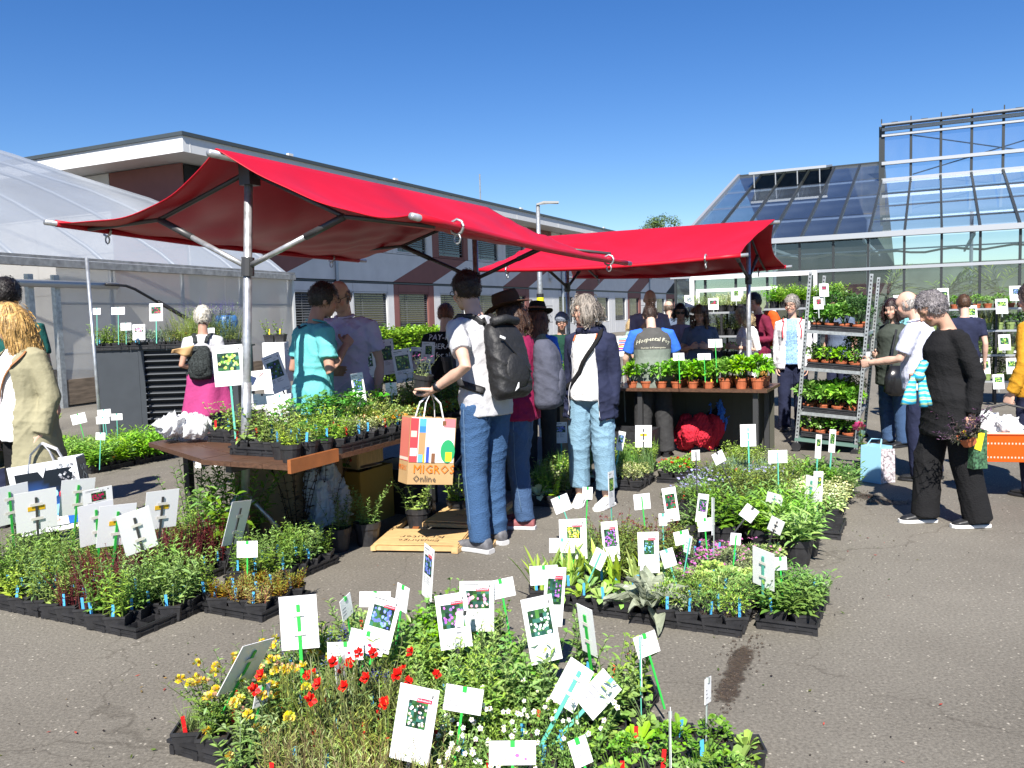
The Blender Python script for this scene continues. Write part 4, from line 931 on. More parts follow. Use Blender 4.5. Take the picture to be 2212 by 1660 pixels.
PJ['hat2'] = P_(label='long-haired seller in a black hat and grey-green vest', pos=at(1163, 8.2), face=10, H=1.66, female=True, neck=8, head=(8, 10), arms=('bent', 'bent'), hair=dict(style='long', col=(.08, .025, .015)), top=dict(mat=C_blue, sleeve=1.9, hem=-.1), jacket=dict(name='vest', mat=C_vest, hem=-.3, sleeve=0), legs=dict(mat=C_char), shoes=dict(mat=S_bk, sole=S_bk))
PJ['beanie'] = P_(label='person in a grey beanie and dark green jacket behind the navy-jacket woman', pos=at(1216, 10.4), face=172, H=1.58, neck=8, head=(10, 10), arms=('bent', 'bent'), extras=('glasses',), hair=None, top=dict(mat=C_dkgreen, sleeve=3.9, off=.02, hem=-.3), legs=dict(mat=C_navy), shoes=dict(mat=S_bk, sole=S_bk))
YK = lambda c: np.where(c[:, 2] > 1.215, 1, 0)
PJ['vend'] = P_(label='seller in a grey-green vest with arched lettering and royal blue sleeves, back to us', pos=at(1411, 9.15), face=3, H=1.66, girth=1.14, lean=9, neck=26, head=(34, 0), vox=.010, skin='d', arms=(((-.10, .03, -.27), (-.07, .17, -.47)), ((.10, .03, -.27), (.08, .17, -.47))), hair=dict(style='updo', col=(.035, .02, .015)),
   feet=((-.13, 0, -8), (.13, -.02, 8)), top=dict(mat=C_blue, sleeve=1.5, soff=.03, hem=-.1), jacket=dict(name='vest', mat=[C_vest, C_yoke], hem=-.34, off=.032, sleeve=0, amp=.008, mfun=YK, flare=.02), legs=dict(mat=C_char, off=.02, knee=.028, hemw=.036, amp=.006), shoes=dict(mat=S_bk, sole=S_bk, boot=True))
PJ['bald1'] = P_(label='tall bald man in a lavender T-shirt in the shade, hand at his chin', pos=at(1405, 11.3), face=178, H=1.86, neck=12, head=(20, 0), arms=('bent', 'chin'), hands=('relax', 'fist'), hair=None, top=dict(mat=C_lav, sleeve=1.3, soff=.026), legs=dict(mat=C_navy), shoes=dict(mat=S_bk, sole=S_bk))
PJ['bald2'] = P_(label='balding person in a dark T-shirt far behind the tall bald man', pos=at(1449, 14.2), face=-12, H=1.74, skin='b', hair=dict(style='bald', col=(.10, .07, .05)), top=dict(mat=C_slate, sleeve=1.3), legs=dict(mat=C_navy), shoes=dict(mat=S_bk, sole=S_bk))
PJ['sung'] = P_(label='woman in dark sunglasses and a pale lilac top in the shade', pos=at(1472, 11.5), face=192, H=1.66, female=True, head=(8, 0), arms=('bent', 'bent'), extras=('sunglasses',), hair=dict(style='dark_bob', col=HB, len=.5), top=dict(mat=C_lav, sleeve=1.3), legs=dict(mat=C_navy), shoes=dict(mat=S_bk, sole=S_bk))
PJ['curl'] = P_(label='woman with big curly hair and a blue-grey top looking down in the shade', pos=at(1514, 11.0), face=196, H=1.64, female=True, girth=1.08, neck=16, head=(30, 0), arms=('hold', 'hold'), hair=dict(style='long_curly', col=(.10, .06, .035), locks=300), top=dict(mat=C_slate, sleeve=1.3), legs=dict(mat=C_navy), shoes=dict(mat=S_bk, sole=S_bk))
PJ['white'] = P_(label='fair-haired woman dressed in white by the farther stall pole', pos=at(1616, 11.2), face=-98, H=1.60, female=True, neck=14, head=(20, 0), arms=('hold', 'hold'), hair=dict(style='bob', col=(.40, .30, .17)), top=dict(mat=C_white, sleeve=2.2, hem=-.34, off=.02), legs=dict(mat=C_white), shoes=dict(mat=S_wh, sole=S_wh))
PJ['burg'] = P_(label='person in a burgundy hoodie wearing an orange backpack', pos=at(1638, 12.0), face=-105, H=1.78, neck=12, head=(14, -20), arms=('bent', 'bent'), hair=dict(style='short', col=(.02, .012, .01), th=.018), top=dict(mat=C_burg, sleeve=3.9, off=.02, hem=-.3), legs=dict(mat=C_ochre, to=2.2), shoes=dict(mat=S_bk, sole=S_bk))
PJ['wjack'] = P_(label='smiling woman with short grey hair, glasses and a white jacket over a blue blouse', pos=at(1712, 10.7), face=-158, H=1.71, female=True, neck=6, head=(4, 20), skin='b', vox=.010, arms=('slack', 'slack'), extras=('glasses',), hair=dict(style='short', col=(.24, .22, .20), th=.020, locks=260), top=dict(mat=C_bluep, sleeve=0, hem=-.15, off=.01),
   jacket=dict(mat=C_wjack, hem=-.26, off=.028, open=(.075, .055, 0), sleeve=3.85, soff=.026), legs=dict(mat=C_navy, off=.016), shoes=dict(mat=S_bk, sole=S_bk))
PJ['behind'] = P_(label='dark-haired bearded man behind the plant trolley', pos=at(1812, 11.7), face=-118, H=1.72, neck=14, head=(16, 0), hair=dict(style='short', col=HB, th=.016), top=dict(mat=C_slate, sleeve=1.3), legs=dict(mat=C_navy), shoes=dict(mat=S_bk, sole=S_bk))
PJ['bob'] = P_(label='woman with a dark brown bob and dark olive top at the trolley', pos=at(1932, 9.3), face=-112, H=1.63, female=True, girth=1.2, neck=10, head=(12, -20), skin='d', arms=('down', 'bent'), hair=dict(style='dark_bob', col=(.025, .012, .012)), top=dict(mat=C_olive, sleeve=2.0, hem=-.42, off=.026), legs=dict(mat=C_jean2), shoes=dict(mat=S_bk, sole=S_bk))
PJ['red'] = P_(label='person with curly auburn hair behind the balding man', pos=at(1972, 11.2), face=20, H=1.66, female=True, hair=dict(style='curly', col=(.10, .035, .015)), top=dict(mat=cloth('aqua_scarf_top', (.2, .5, .55)), sleeve=1.3), legs=dict(mat=C_navy), shoes=dict(mat=S_bk, sole=S_bk))
PJ['bald3'] = P_(label='balding grey man in a pale striped shirt reaching towards the trolley', pos=at(1992, 7.45), face=-52, H=1.69, girth=1.14, lean=6, neck=16, head=(16, 0), vox=.010, skin='b', arms=(((-.05, .10, -.26), (.0, .36, -.30)), 'down'), hands=('grip', 'relax'), hair=dict(style='bald', col=(.30, .28, .26)),
   feet=((-.1, .02), (.12, -.04)), top=dict(mat=C_stripe, sleeve=1.6, soff=.03, off=.022, hem=-.22, collar=True, amp=.01), legs=dict(mat=C_navy, off=.016, knee=.025, hemw=.035), shoes=dict(mat=S_bk, sole=S_bk))
PJ['brown'] = P_(label='person with short brown hair facing the herb shelves', pos=at(2082, 10.6), face=12, H=1.66, skin='d', neck=12, head=(14, 0), hair=dict(style='short', col=(.07, .035, .018)), top=dict(mat=C_navy, sleeve=1.3), legs=dict(mat=C_navy), shoes=dict(mat=S_bk, sole=S_bk))
PJ['yellow'] = P_(label='person in a mustard sweater with an orange basket at the right picture edge', pos=at(2240, 6.7), face=-28, H=1.70, neck=10, head=(14, 0), skin='b', arms=('down', 'down'), hands=('fist', 'relax'), hair=dict(style='short', col=(.05, .035, .03)), top=dict(mat=C_must, sleeve=3.9, off=.024, soff=.024, hem=-.24), legs=dict(mat=C_navy, off=.016), shoes=dict(mat=S_bk, sole=S_bk))
PJ['small'] = P_(label='small fair-haired woman in a mint top far behind the stall', pos=at(1364, 15.5), face=95, H=1.46, female=True, hair=dict(style='bob', col=(.42, .30, .15)), top=dict(mat=C_mint, sleeve=1.5), legs=dict(mat=C_navy), shoes=dict(mat=S_bk, sole=S_bk))
run_jobs()
# ---- worn and printed details
def wear(k, name, m, mt, smooth=True, par=None): return PJ[k]['extra'](name, m, mt, smooth, par)
def hat(k, mt, crown, brim, tall, band=None):
    J = PJ[k]; hl = J['hl']; m = MB(); s = J['s']; hr = J['hr']
    def pt(r_, a, z, fy=1.18): return hl(r_*math.cos(a), -.01+r_*fy*math.sin(a), z)
    prof = [(brim, .060), (brim*.98, .066), (crown*1.05, .064), (crown, .075), (crown*.97, .075+tall*.6), (crown*.85, .075+tall*.95), (crown*.45, .075+tall*.9), (.0001, .075+tall*.86)]
    I = [[m.v(pt(r_, 6.283*i/20, z+(.018*math.cos(2*6.283*i/20) if r_ > crown*1.2 else 0))) for i in range(20)] for r_, z in prof]
    for a, b in zip(I, I[1:]):
        for i in range(20): m.f(a[i], a[(i+1) % 20], b[(i+1) % 20], b[i])
    h = wear(k, 'hat', m, mt); md = h.modifiers.new('solid', 'SOLIDIFY'); md.thickness = .004
    if band:
        m = MB(); m.tube([pt(crown*1.01, a, .088) for a in np.linspace(0, 6.283, 21)], .011, 6, cap=False); wear(k, 'hat_band', m, band, True, h)
hat('hat', cloth('brown_felt', (.06, .03, .018)), .092, .165, .10)
hat('hat2', cloth('black_felt', (.015, .014, .014)), .085, .16, .085, cloth('brown_band', (.25, .12, .08)))
m = MB(); hl = PJ['beanie']['hl']
for z0, z1, r0, r1 in ((.03, .06, .094, .096), (.06, .10, .096, .078), (.10, .135, .078, .04), (.135, .145, .04, .004)):
    a = [m.v(hl(r0*math.cos(t), -.012+r0*1.18*math.sin(t), z0)) for t in np.linspace(0, 6.283, 19)[:-1]]; b = [m.v(hl(r1*math.cos(t), -.012+r1*1.18*math.sin(t), z1)) for t in np.linspace(0, 6.283, 19)[:-1]]
    for i in range(18): m.f(a[i], a[(i+1) % 18], b[(i+1) % 18], b[i])
wear('beanie', 'beanie', m, cloth('grey_knit', (.16, .18, .22), bump=.8, bscale=60))
# lettering laid on the backs of garments
def back_text(k, gname, lines, mt, name='lettering'):
    J = PJ[k]; V, F, o = J['bvh_'+gname]; bv = BVHTree.FromPolygons([tuple(v) for v in V], [tuple(f) for f in F]); m = MB()
    for (txt, size, x, z, arc, slant) in lines:
        m = MB()
        tv, tf = text_mesh0(txt, size); xs_ = [v[0] for v in tv]; cx = (min(xs_)+max(xs_))/2; n = len(m.V)
        for v in tv:
            xx = v[0]-cx+slant*v[1]; zz = z+v[1]-arc*xx*xx
            hit = bv.ray_cast(Vector((x+xx, -1.0, zz)), Vector((0, 1, 0)))[0]
            m.v(hit+Vector((0, -.004, 0)) if hit else Vector((x+xx, -.16, zz)))
        for f in tf: m.f(*[i+n for i in f])
        part(o, name, m.mesh(name, mt))
def text_mesh0(s, size):
    cu = bpy.data.curves.new('t', 'FONT'); cu.body = s; cu.size = size; cu.resolution_u = 1; cu.fill_mode = 'FRONT'
    o = bpy.data.objects.new('t', cu); COL.objects.link(o); dg = bpy.context.evaluated_depsgraph_get(); dg.update(); me = o.evaluated_get(dg).to_mesh()
    V = [tuple(v.co) for v in me.vertices]; F = [tuple(p.vertices) for p in me.polygons]; o.evaluated_get(dg).to_mesh_clear(); bpy.data.objects.remove(o); bpy.data.curves.remove(cu); return V, F
M_let = mat('cream_embroidery', (.66, .64, .5), rough=.7); M_letw = mat('white_print', (.8, .8, .8), rough=.6); M_lety = mat('lime_embroidery', (.62, .7, .12), rough=.7)
back_text('vend', 'vest', [('Hospental Foy', .062, 0, 1.245, 1.3, .25), ('Gemüse & Kräutergarten', .026, 0, 1.165, .2, 0)], M_let)
back_text('tee', 'shirt', [('PAY-PER', .085, 0, 1.33, 0, .1), ('THERAPY', .08, 0, 1.24, 0, .1), ('for all', .07, 0, 1.16, 0, .1)], M_letw)
back_text('hat2', 'vest', [('al Foy', .06, .06, 1.22, .8, .25), ('__________', .03, .0, 1.17, 0, 0)], M_lety)
# jacket tied round the waist
J = PJ['wrap']; s = J['s']; m = MB()
def wrapv(u, v):
    a = u*6.283; rr = .185+.10*v+.02*math.sin(a*5+v*3); z = 1.02-.42*v*(1+.25*max(0, -math.cos(a-.6)))-.16*v*max(0, math.cos(a*1.0-2.9))
    return Vector((rr*math.cos(a)*s, rr*.85*math.sin(a)*s, z*s))
m.grid(wrapv, 40, 10); w_ = wear('wrap', 'tied_jacket', m, C_mag); w_.modifiers.new('solid', 'SOLIDIFY').thickness = .008
# trims on the open jackets
J = PJ['cardi']; V, F, o = J['bvh_jacket']; 
def strap_on(k, pts, wd, mt, name, off=.012, n=24, gar=('jacket', 'shirt', 'vest')):
    """a flat strap laid over the clothes; pts are local points roughly outside, pulled in along the line to the spine"""
    J = PJ[k]; VV = []; FF = []; n0 = 0
    for g in gar:
        if 'bvh_'+g in J: V, F, _ = J['bvh_'+g]; VV.append(V); FF.append(F+n0); n0 += len(V)
    bv = BVHTree.FromPolygons([tuple(v) for v in np.vstack(VV)], [tuple(f) for f in np.vstack(FF)]); out = []
    P0 = [Vector(p)*J['s'] for p in pts]
    for i in range(n+1):
        t = i/n*(len(P0)-1); a = int(min(t, len(P0)-2)); q = P0[a].lerp(P0[a+1], t-a); c = Vector((0, 0, q.z if abs(q.z) < 1.43*J['s'] else 1.35*J['s']))
        c = Vector((q.x*.25, 0, c.z)) if abs(q.x) > .06 else c
        loc = bv.ray_cast(q+(q-c).normalized()*.3, (c-q).normalized())[0]
        out.append(loc+(q-c).normalized()*off if loc else q)
    m = MB(); m.tube(out, wd, 6, flat=.3); return m
m = strap_on('cardi', [(-.10, -.05, 1.50), (-.10, .14, 1.34), (.05, .2, 1.12), (.17, .12, .98)], .018, C_black, 'strap'); wear('cardi', 'bag_strap', m, C_black)
m = strap_on('blonde', [(-.16, .06, 1.42), (-.02, .2, 1.2), (.14, .16, .98)], .014, mat('tan_leather', (.30, .13, .05), rough=.5), 'strap'); wear('blonde', 'bag_strap', m, MATS['tan_leather'])
m = strap_on('teal', [(-.09, -.1, 1.50), (0, -.13, 1.455), (.09, -.1, 1.50)], .010, C_navy, 'strap', n=14); wear('teal', 'lanyard', m, C_navy)
for sx in (-1, 1):
    m = strap_on('wjack', [(.12*sx, -.05, 1.5), (.13*sx, .16, 1.40), (.15*sx, .2, 1.2)], .008, mat('red_strap', (.5, .03, .05), rough=.6), 'strap'); wear('wjack', 'shoulder_strap', m, MATS['red_strap'])
J = PJ['man']; W_ = J['WL']*J['s']; E_ = J['EL']*J['s']; d = (W_-E_).normalized()
m = MB(); m.tube([W_-d*.055, W_-d*.02], .036, 12, flat=.9); wear('man', 'watch_strap', m, mat('watch_black', (.012, .014, .02), rough=.4))

# stitched seams and pockets on the jeans of the tall man
def stitch(k, gname, paths, mt, name, wd=.0028, direction=None, closed=False):
    J = PJ[k]; V, F, o = J['bvh_'+gname]; bv = BVHTree.FromPolygons([tuple(v) for v in V], [tuple(f) for f in F]); s = J['s']
    for pts in paths:
        out = []
        for a, b in zip(pts, pts[1:]):
            for t in np.linspace(0, 1, 7)[:-1]:
                q = (Vector(a).lerp(Vector(b), t))*s; loc, nn, _, _ = bv.find_nearest(q)
                if loc: out.append(loc+nn*.002)
        if len(out) > 2: m = MB(); m.tube(out, wd, 5); part(o, name, m.mesh(name, mt, smooth=True))
M_st = mat('denim_stitch', (.10, .17, .27), rough=.8); M_hemw = mat('hem_thread', (.30, .28, .22), rough=.8)
J = PJ['man']; hz = .945
for sx in (-1, 1):
    x0 = .075*sx
    stitch('man', 'trousers', [[(x0-.055, -.16, hz+.0), (x0+.055, -.16, hz+.0), (x0+.055, -.17, hz-.10), (x0, -.17, hz-.135), (x0-.055, -.17, hz-.10), (x0-.055, -.16, hz+.0)]], M_st, 'pocket_stitch')
    k = 'L' if sx < 0 else 'R'
    stitch('man', 'trousers', [[J['H'+k]+Vector((.11*sx, 0, .02)), J['K'+k]+Vector((.1*sx, 0, 0)), J['A'+k]+Vector((.08*sx, 0, 0))]], M_st, 'side_seam')
for k in ('black', 'cardi', 'hat'):
    for sx, q in ((-1, 'L'), (1, 'R')):
        if k != 'black': stitch(k, 'trousers', [[PJ[k]['H'+q]+Vector((.11*sx, 0, .02)), PJ[k]['K'+q]+Vector((.1*sx, 0, 0)), PJ[k]['A'+q].lerp(PJ[k]['K'+q], .2 if k == 'cardi' else 0)+Vector((.08*sx, 0, 0))]], M_st, 'side_seam')
stitch('cardi', 'jacket', [[(sx*.10, .18, 1.42), (sx*.12, .2, 1.2), (sx*.15, .2, .85), (sx*.16, .18, .74)] for sx in (-1, 1)], mat('pale_zip', (.5, .5, .52), rough=.4), 'zip')
stitch('cardi', 'jacket', [[(sx*.085, .12, 1.47), (sx*.10, .17, 1.40)] for sx in (-1, 1)], mat('orange_trim', (.75, .16, .05), rough=.6), 'orange_trim', .006)
# ================================================================== plants: leaf-by-leaf generators
class PL(MB):
    """foliage builder: every leaf is a bent blade of its own"""
    def leaf(s, b, d, l, w, droop=.3, col=(.08, .17, .03), shape=0, fold=.25, r=rng):
        d = d.normalized(); up = Vector((0, 0, 1))
        x = d.cross(up)
        if x.length < .05: x = Vector((1, 0, 0))
        x.normalize()
        tw = r.uniform(-.5, .5); n = x.cross(d); x = x*math.cos(tw)+n*math.sin(tw); n = x.cross(d)
        k = r.uniform(.72, 1.3); hue = r.uniform(-.12, .12)
        k *= 1.62; s.col = (max(0, col[0]*k*1.0*(1+hue)), col[1]*k, max(0, col[2]*k*.8*(1-hue)))
        prof = ((0, .18), (.35, 1), (.72, .74)) if shape == 0 else (((0, .5), (.5, .85), (.8, .6)) if shape == 1 else ((0, .12), (.5, .9), (.82, 1)))
        I = []
        for t, ww in prof:
            p = b+d*l*t-up*(droop*l*t*t)
            o = n*(fold*w*ww*.5)
            I.append((s.v(p-x*(w*ww*.5)+o), s.v(p), s.v(p+x*(w*ww*.5)+o)))
        tip = s.v(b+d*l-up*(droop*l))
        for a, c in zip(I, I[1:]): s.f(a[0], a[1], c[1], c[0]); s.f(a[1], a[2], c[2], c[1])
        s.f(I[-1][0], I[-1][1], tip); s.f(I[-1][1], I[-1][2], tip)
    def bleaf(s, b, d, l, w, droop=.3, col=(.3, .4, .25), r=rng):        # large leaf with a midrib and rolled edges
        d = d.normalized(); up = Vector((0, 0, 1)); x = d.cross(up)
        if x.length < .05: x = Vector((1, 0, 0))
        x.normalize(); tw = r.uniform(-.5, .5); n = x.cross(d); x = x*math.cos(tw)+n*math.sin(tw); n = x.cross(d); k = r.uniform(.85, 1.2); ph = r.uniform(0, 6); I = []
        for i in range(9):
            t = i/8; ww = w*max(.03, math.sin(math.pi*min(1, t**.75*.97+.02)))**.8*(1 if t > .12 else .5); p = b+d*l*t-up*(droop*l*t*t); row = []
            for j in (-1, -.55, 0, .55, 1):
                cc = k*(1.12 if j == 0 else 1-.12*abs(j)*r.random()); s.col = tuple(c*cc for c in col)
                row.append(s.v(p+x*(w*0+ww*.5*j)+n*(.34*ww*abs(j)**1.6+.012*math.sin(t*9+ph+j*2))))
            I.append(row)
        for a, c in zip(I, I[1:]):
            for j in range(4): s.f(a[j], a[j+1], c[j+1], c[j])
    def lleaf(s, b, d, l, w, droop=.3, col=(.08, .17, .03), r=rng):      # light leaf: 3 faces
        d = d.normalized(); up = Vector((0, 0, 1)); x = d.cross(up)
        if x.length < .05: x = Vector((1, 0, 0))
        x.normalize(); tw = r.uniform(-.7, .7); n = x.cross(d); x = x*math.cos(tw)+n*math.sin(tw)
        k = r.uniform(.7, 1.3); hue = r.uniform(-.12, .12)
        k *= 1.62; s.col = (max(0, col[0]*k*1.0*(1+hue)), col[1]*k, max(0, col[2]*k*.8*(1-hue)))
        m = b+d*l*.5-up*(droop*l*.25); e = b+d*l-up*(droop*l)
        i = [s.v(b), s.v(m-x*w*.5), s.v(m+x*w*.5), s.v(e)]
        s.f(i[0], i[2], i[1]); s.f(i[1], i[2], i[3])
    def stem(s, pts, r0, col):
        s.col = col; s.tube(pts, [r0*(1-.6*i/(len(pts)-1)) for i in range(len(pts))], 3, cap=False)
def upright(r, n, h, spread, ll, lw, col, nodes=7, scol=None, droop=.35, shape=0, lit=False, pairs=2, lean=.25, jit=.2, base=.02, topcol=None):
    m = PL(); scol = scol or tuple(c*.8 for c in col); tips = []
    for i in range(n):
        a = r.uniform(0, 6.283); q = spread*math.sqrt(r.random()); b = Vector((q*math.cos(a), q*math.sin(a), 0))
        hh = h*r.uniform(.65, 1.1); ln = Vector((b.x*1.0, b.y*1.0, 0))*lean/max(spread, .01)*hh+Vector((r.gauss(0, jit), r.gauss(0, jit), 0))*hh*.4
        pts = [b, b+ln*.35+Vector((0, 0, hh*.5)), b+ln+Vector((0, 0, hh))]
        m.stem(pts, .0025+.002*h, scol); tips.append(pts[-1])
        ph = r.uniform(0, 3)
        for k in range(nodes):
            t = .12+.88*k/(nodes-1) if nodes > 1 else 1
            p = pts[0].lerp(pts[1], t*2) if t < .5 else pts[1].lerp(pts[2], t*2-1)
            for j in range(pairs):
                an = ph+k*1.57+j*6.283/pairs+r.uniform(-.4, .4)
                e = .35+.55*t+r.uniform(-.25, .25); dv = Vector((math.cos(an), math.sin(an), e))
                sc = (1.0-.45*t)*r.uniform(.7, 1.2); cc = col if topcol is None else tuple(c0*(1-t)+c1*t for c0, c1 in zip(col, topcol))
                (m.lleaf if lit else m.leaf)(p, dv, ll*sc, lw*sc, droop*r.uniform(.4, 1.5), cc, r=r) if lit else m.leaf(p, dv, ll*sc, lw*sc, droop*r.uniform(.4, 1.5), cc, shape, r=r)
    return m, tips
def rosette(r, n, ll, lw, col, e0=.1, e1=1.2, droop=.45, shape=2, fold=.3, base=.012):
    m = PL()
    for i in range(n):
        a = i*2.4+r.uniform(-.3, .3); t = i/n; e = e0+(e1-e0)*t+r.uniform(-.15, .15)
        d = Vector((math.cos(a)*math.cos(e), math.sin(a)*math.cos(e), math.sin(e)))
        m.leaf(Vector((math.cos(a)*base, math.sin(a)*base, 0)), d, ll*r.uniform(.7, 1.1)*(1-.25*t), lw*r.uniform(.75, 1.1), droop*r.uniform(.5, 1.3)*(1-.6*t), col, shape, fold, r)
    return m
def bush(r, n, rad, h, ll, lw, col, lit=True, stems=7, droop=.25, z0=.0, col2=None):
    m = PL()
    for i in range(stems):
        d = rdir(r, .3, .95); m.stem([Vector((0, 0, 0)), Vector((d.x*rad*.35, d.y*rad*.35, h*.4)), Vector((d.x*rad*.8, d.y*rad*.8, h*(.5+.4*d.z)))], .003, tuple(c*.7 for c in col))
    for i in range(n):
        d = rdir(r, -.25, 1); q = r.uniform(.45, 1)**.6
        p = Vector((d.x*rad*q, d.y*rad*q, z0+h*.5+d.z*h*.5*q)); p.z = max(p.z, .0)
        dd = (d+Vector((r.gauss(0, .5), r.gauss(0, .5), r.gauss(.25, .5))))
        c = col2 if (col2 and r.random() < .35) else col
        (m.lleaf(p, dd, ll*r.uniform(.6, 1.2), lw*r.uniform(.6, 1.2), droop, c, r=r) if lit else m.leaf(p, dd, ll*r.uniform(.6, 1.2), lw*r.uniform(.6, 1.2), droop, c, 0, r=r))
    return m
def blades(r, n, h, wd, col, spread=.04, droop=.5, lean=.5):
    m = PL()
    for i in range(n):
        a = r.uniform(0, 6.283); q = spread*math.sqrt(r.random()); an = r.uniform(0, 6.283); l = lean*r.random()
        m.leaf(Vector((q*math.cos(a), q*math.sin(a), 0)), Vector((math.cos(an)*l, math.sin(an)*l, 1)), h*r.uniform(.6, 1.1), wd*r.uniform(.7, 1.2), droop*r.random(), col, 1, .4, r)
    return m
# ---- blossoms
def f_disc(m, p, rad, col, n=5, d=None, eye=None, r=rng, cup=.3):
    d = (d or Vector((r.gauss(0, .4), r.gauss(-.35, .4), 1))).normalized(); u = d.orthogonal().normalized(); v = d.cross(u); ph = r.random()*6
    for i in range(n):
        a = ph+6.283*i/n; h = 3.3/n; m.col = tuple(min(1, c*r.uniform(.8, 1.15)) for c in col)
        e = u*math.cos(a)+v*math.sin(a); e1 = u*math.cos(a-h*.8)+v*math.sin(a-h*.8); e2 = u*math.cos(a+h*.8)+v*math.sin(a+h*.8)
        q = [m.v(p), m.v(p+e1*rad*.8+d*rad*cup), m.v(p+e*rad*1.05+d*rad*cup*1.3), m.v(p+e2*rad*.8+d*rad*cup)]
        m.f(*q)
    if eye:
        m.col = eye; c = [m.v(p+d*rad*.12+(u*math.cos(k*1.05)+v*math.sin(k*1.05))*rad*.28) for k in range(6)]; m.f(*c)
def f_ball(m, p, rad, col, n=22, r=rng, col2=None):
    for i in range(n):
        d = rdir(r, -.4, 1); m.col = tuple(min(1, c*r.uniform(.7, 1.2)) for c in (col2 if col2 and r.random() < .4 else col))
        u = d.orthogonal().normalized(); v = d.cross(u); w0 = rad*.32
        i0 = [m.v(p+d*rad*.25), m.v(p+d*rad*.8+u*w0), m.v(p+d*rad*1.1), m.v(p+d*rad*.8-u*w0)]; m.f(*i0)
def f_spike(m, p, h, rad, col, n=30, r=rng):
    for i in range(n):
        t = i/n; a = i*2.4; rr = rad*(1-.75*t); q = p+Vector((math.cos(a)*rr*.4, math.sin(a)*rr*.4, h*t))
        m.col = tuple(min(1, c*r.uniform(.65, 1.25)) for c in col); e = Vector((math.cos(a), math.sin(a), .35)); x = e.cross(Vector((0, 0, 1))).normalized()*rr*.35
        m.f(m.v(q), m.v(q+e*rr*.6+x), m.v(q+e*rr), m.v(q+e*rr*.6-x))
YG = (.20, .31, .04); MG = (.10, .21, .03); LG = (.26, .37, .08); DG = (.045, .12, .022); GG = (.30, .36, .24); SG = (.17, .25, .12); OL = (.16, .17, .04)
STRAW = (.19, .24, .06)
SPEC = {}
def spec(name, nv, fn): SPEC[name] = (name, nv, fn)
def sp_vetch(r):
    m, t = upright(r, 9, .17, .05, .055, .014, (.13, .21, .06), nodes=6, lean=.9, pairs=3); b = PL()
    for p in t[:4]: f_ball(b, p+Vector((0, 0, .008)), .019, (.85, .62, .02), 34, r=r, col2=(.80, .66, .22))
    if r.random() < .7: f_ball(b, t[5]+Vector((0, 0, .006)), .018, (.62, .42, .2), r=r, col2=(.7, .55, .35))
    return m, b
spec('kidney_vetch', 3, sp_vetch)
def sp_poppy(r):
    m, t = upright(r, 20, .24, .055, .05, .005, STRAW, nodes=6, scol=(.20, .23, .06), pairs=1, lean=.35, jit=.35, lit=True, droop=.1); b = PL()
    m2, _ = upright(r, 6, .16, .05, .06, .012, (.13, .2, .05), nodes=5, lean=.5)
    merge(m, m2)
    for p in t[:2]:
        f_disc(b, p, .020, (.75, .012, .008), 4, Vector((r.gauss(0, .5), -.9, .7)), (.02, .01, .01), r, .55); f_disc(b, p+Vector((0, 0, .003)), .016, (.7, .015, .01), 4, Vector((r.gauss(0, .5), -.5, .9)), None, r, .9)
    for p in t[3:6]: f_ball(b, p, .006, (.12, .18, .05), 8, r)
    return m, b
def merge(a, b):
    n = len(a.V); a.V += b.V; a.C += b.C; a.F += [tuple(i+n for i in f) for f in b.F]; a.M += b.M
spec('poppy', 3, sp_poppy)
spec('straw_herb', 2, lambda r: (upright(r, 22, .17, .055, .05, .006, STRAW, nodes=7, scol=(.25, .20, .08), pairs=2, lean=.3, jit=.3, lit=True, droop=.1)[0], None))
def sp_speed(r):
    m, t = upright(r, 12, .15, .055, .03, .012, MG, nodes=6, lean=.6); b = PL()
    for p in t[:7]: f_spike(b, p-Vector((0, 0, .02)), .05, .013, (.13, .13, .55), 22, r)
    return m, b
spec('speedwell', 3, sp_speed)
spec('mallow', 3, lambda r: (upright(r, 11, .2, .055, .052, .05, (.12, .25, .025), nodes=5, lean=.5, shape=2, droop=.5)[0], None))
spec('sage_leaf_herb', 3, lambda r: (upright(r, 9, .24, .055, .078, .023, (.17, .28, .05), nodes=7, lean=.4)[0], None))
spec('pinnate_herb', 3, lambda r: (upright(r, 8, .25, .055, .052, .011, (.19, .30, .07), nodes=11, lean=.4, pairs=3, droop=.2)[0], None))
def sp_viola(r):
    m, t = upright(r, 16, .15, .06, .03, .011, (.16, .29, .04), nodes=6, lean=.6); b = PL()
    for p in t[:6]: f_disc(b, p+Vector((0, 0, .008)), .0098, (.85, .84, .78), 5, Vector((r.gauss(0, .4), -.8, .7)), (.85, .62, .03), r, .15)
    return m, b
spec('viola', 3, sp_viola)
spec('primrose', 3, lambda r: (rosette(r, 12, .11, .036, (.17, .30, .045), .25, 1.25), None))
spec('clover', 3, lambda r: (bush(r, 170, .062, .08, .018, .015, (.12, .26, .035)), None))
spec('lady_mantle', 2, lambda r: (upright(r, 10, .1, .045, .045, .05, (.14, .27, .05), nodes=2, lean=.8, shape=2, droop=.4)[0], None))
spec('strappy_plant', 2, lambda r: (blades(r, 16, .24, .026, (.23, .33, .06), .03, .5, .9), None))
spec('grass_tuft', 2, lambda r: (blades(r, 80, .16, .0035, (.16, .26, .06), .035, .6, .7), None))
spec('fine_grass', 2, lambda r: (blades(r, 110, .24, .004, (.10, .19, .045), .045, .5, .45), None))
spec('carnation', 2, lambda r: (blades(r, 90, .14, .006, (.14, .22, .16), .05, .6, .9), None))
spec('stonecrop', 3, lambda r: (upright(r, 20, .12, .06, .04, .011, (.24, .15, .03), nodes=6, scol=(.35, .05, .03), lean=.5, pairs=3, topcol=(.17, .19, .03), droop=.1)[0], None))
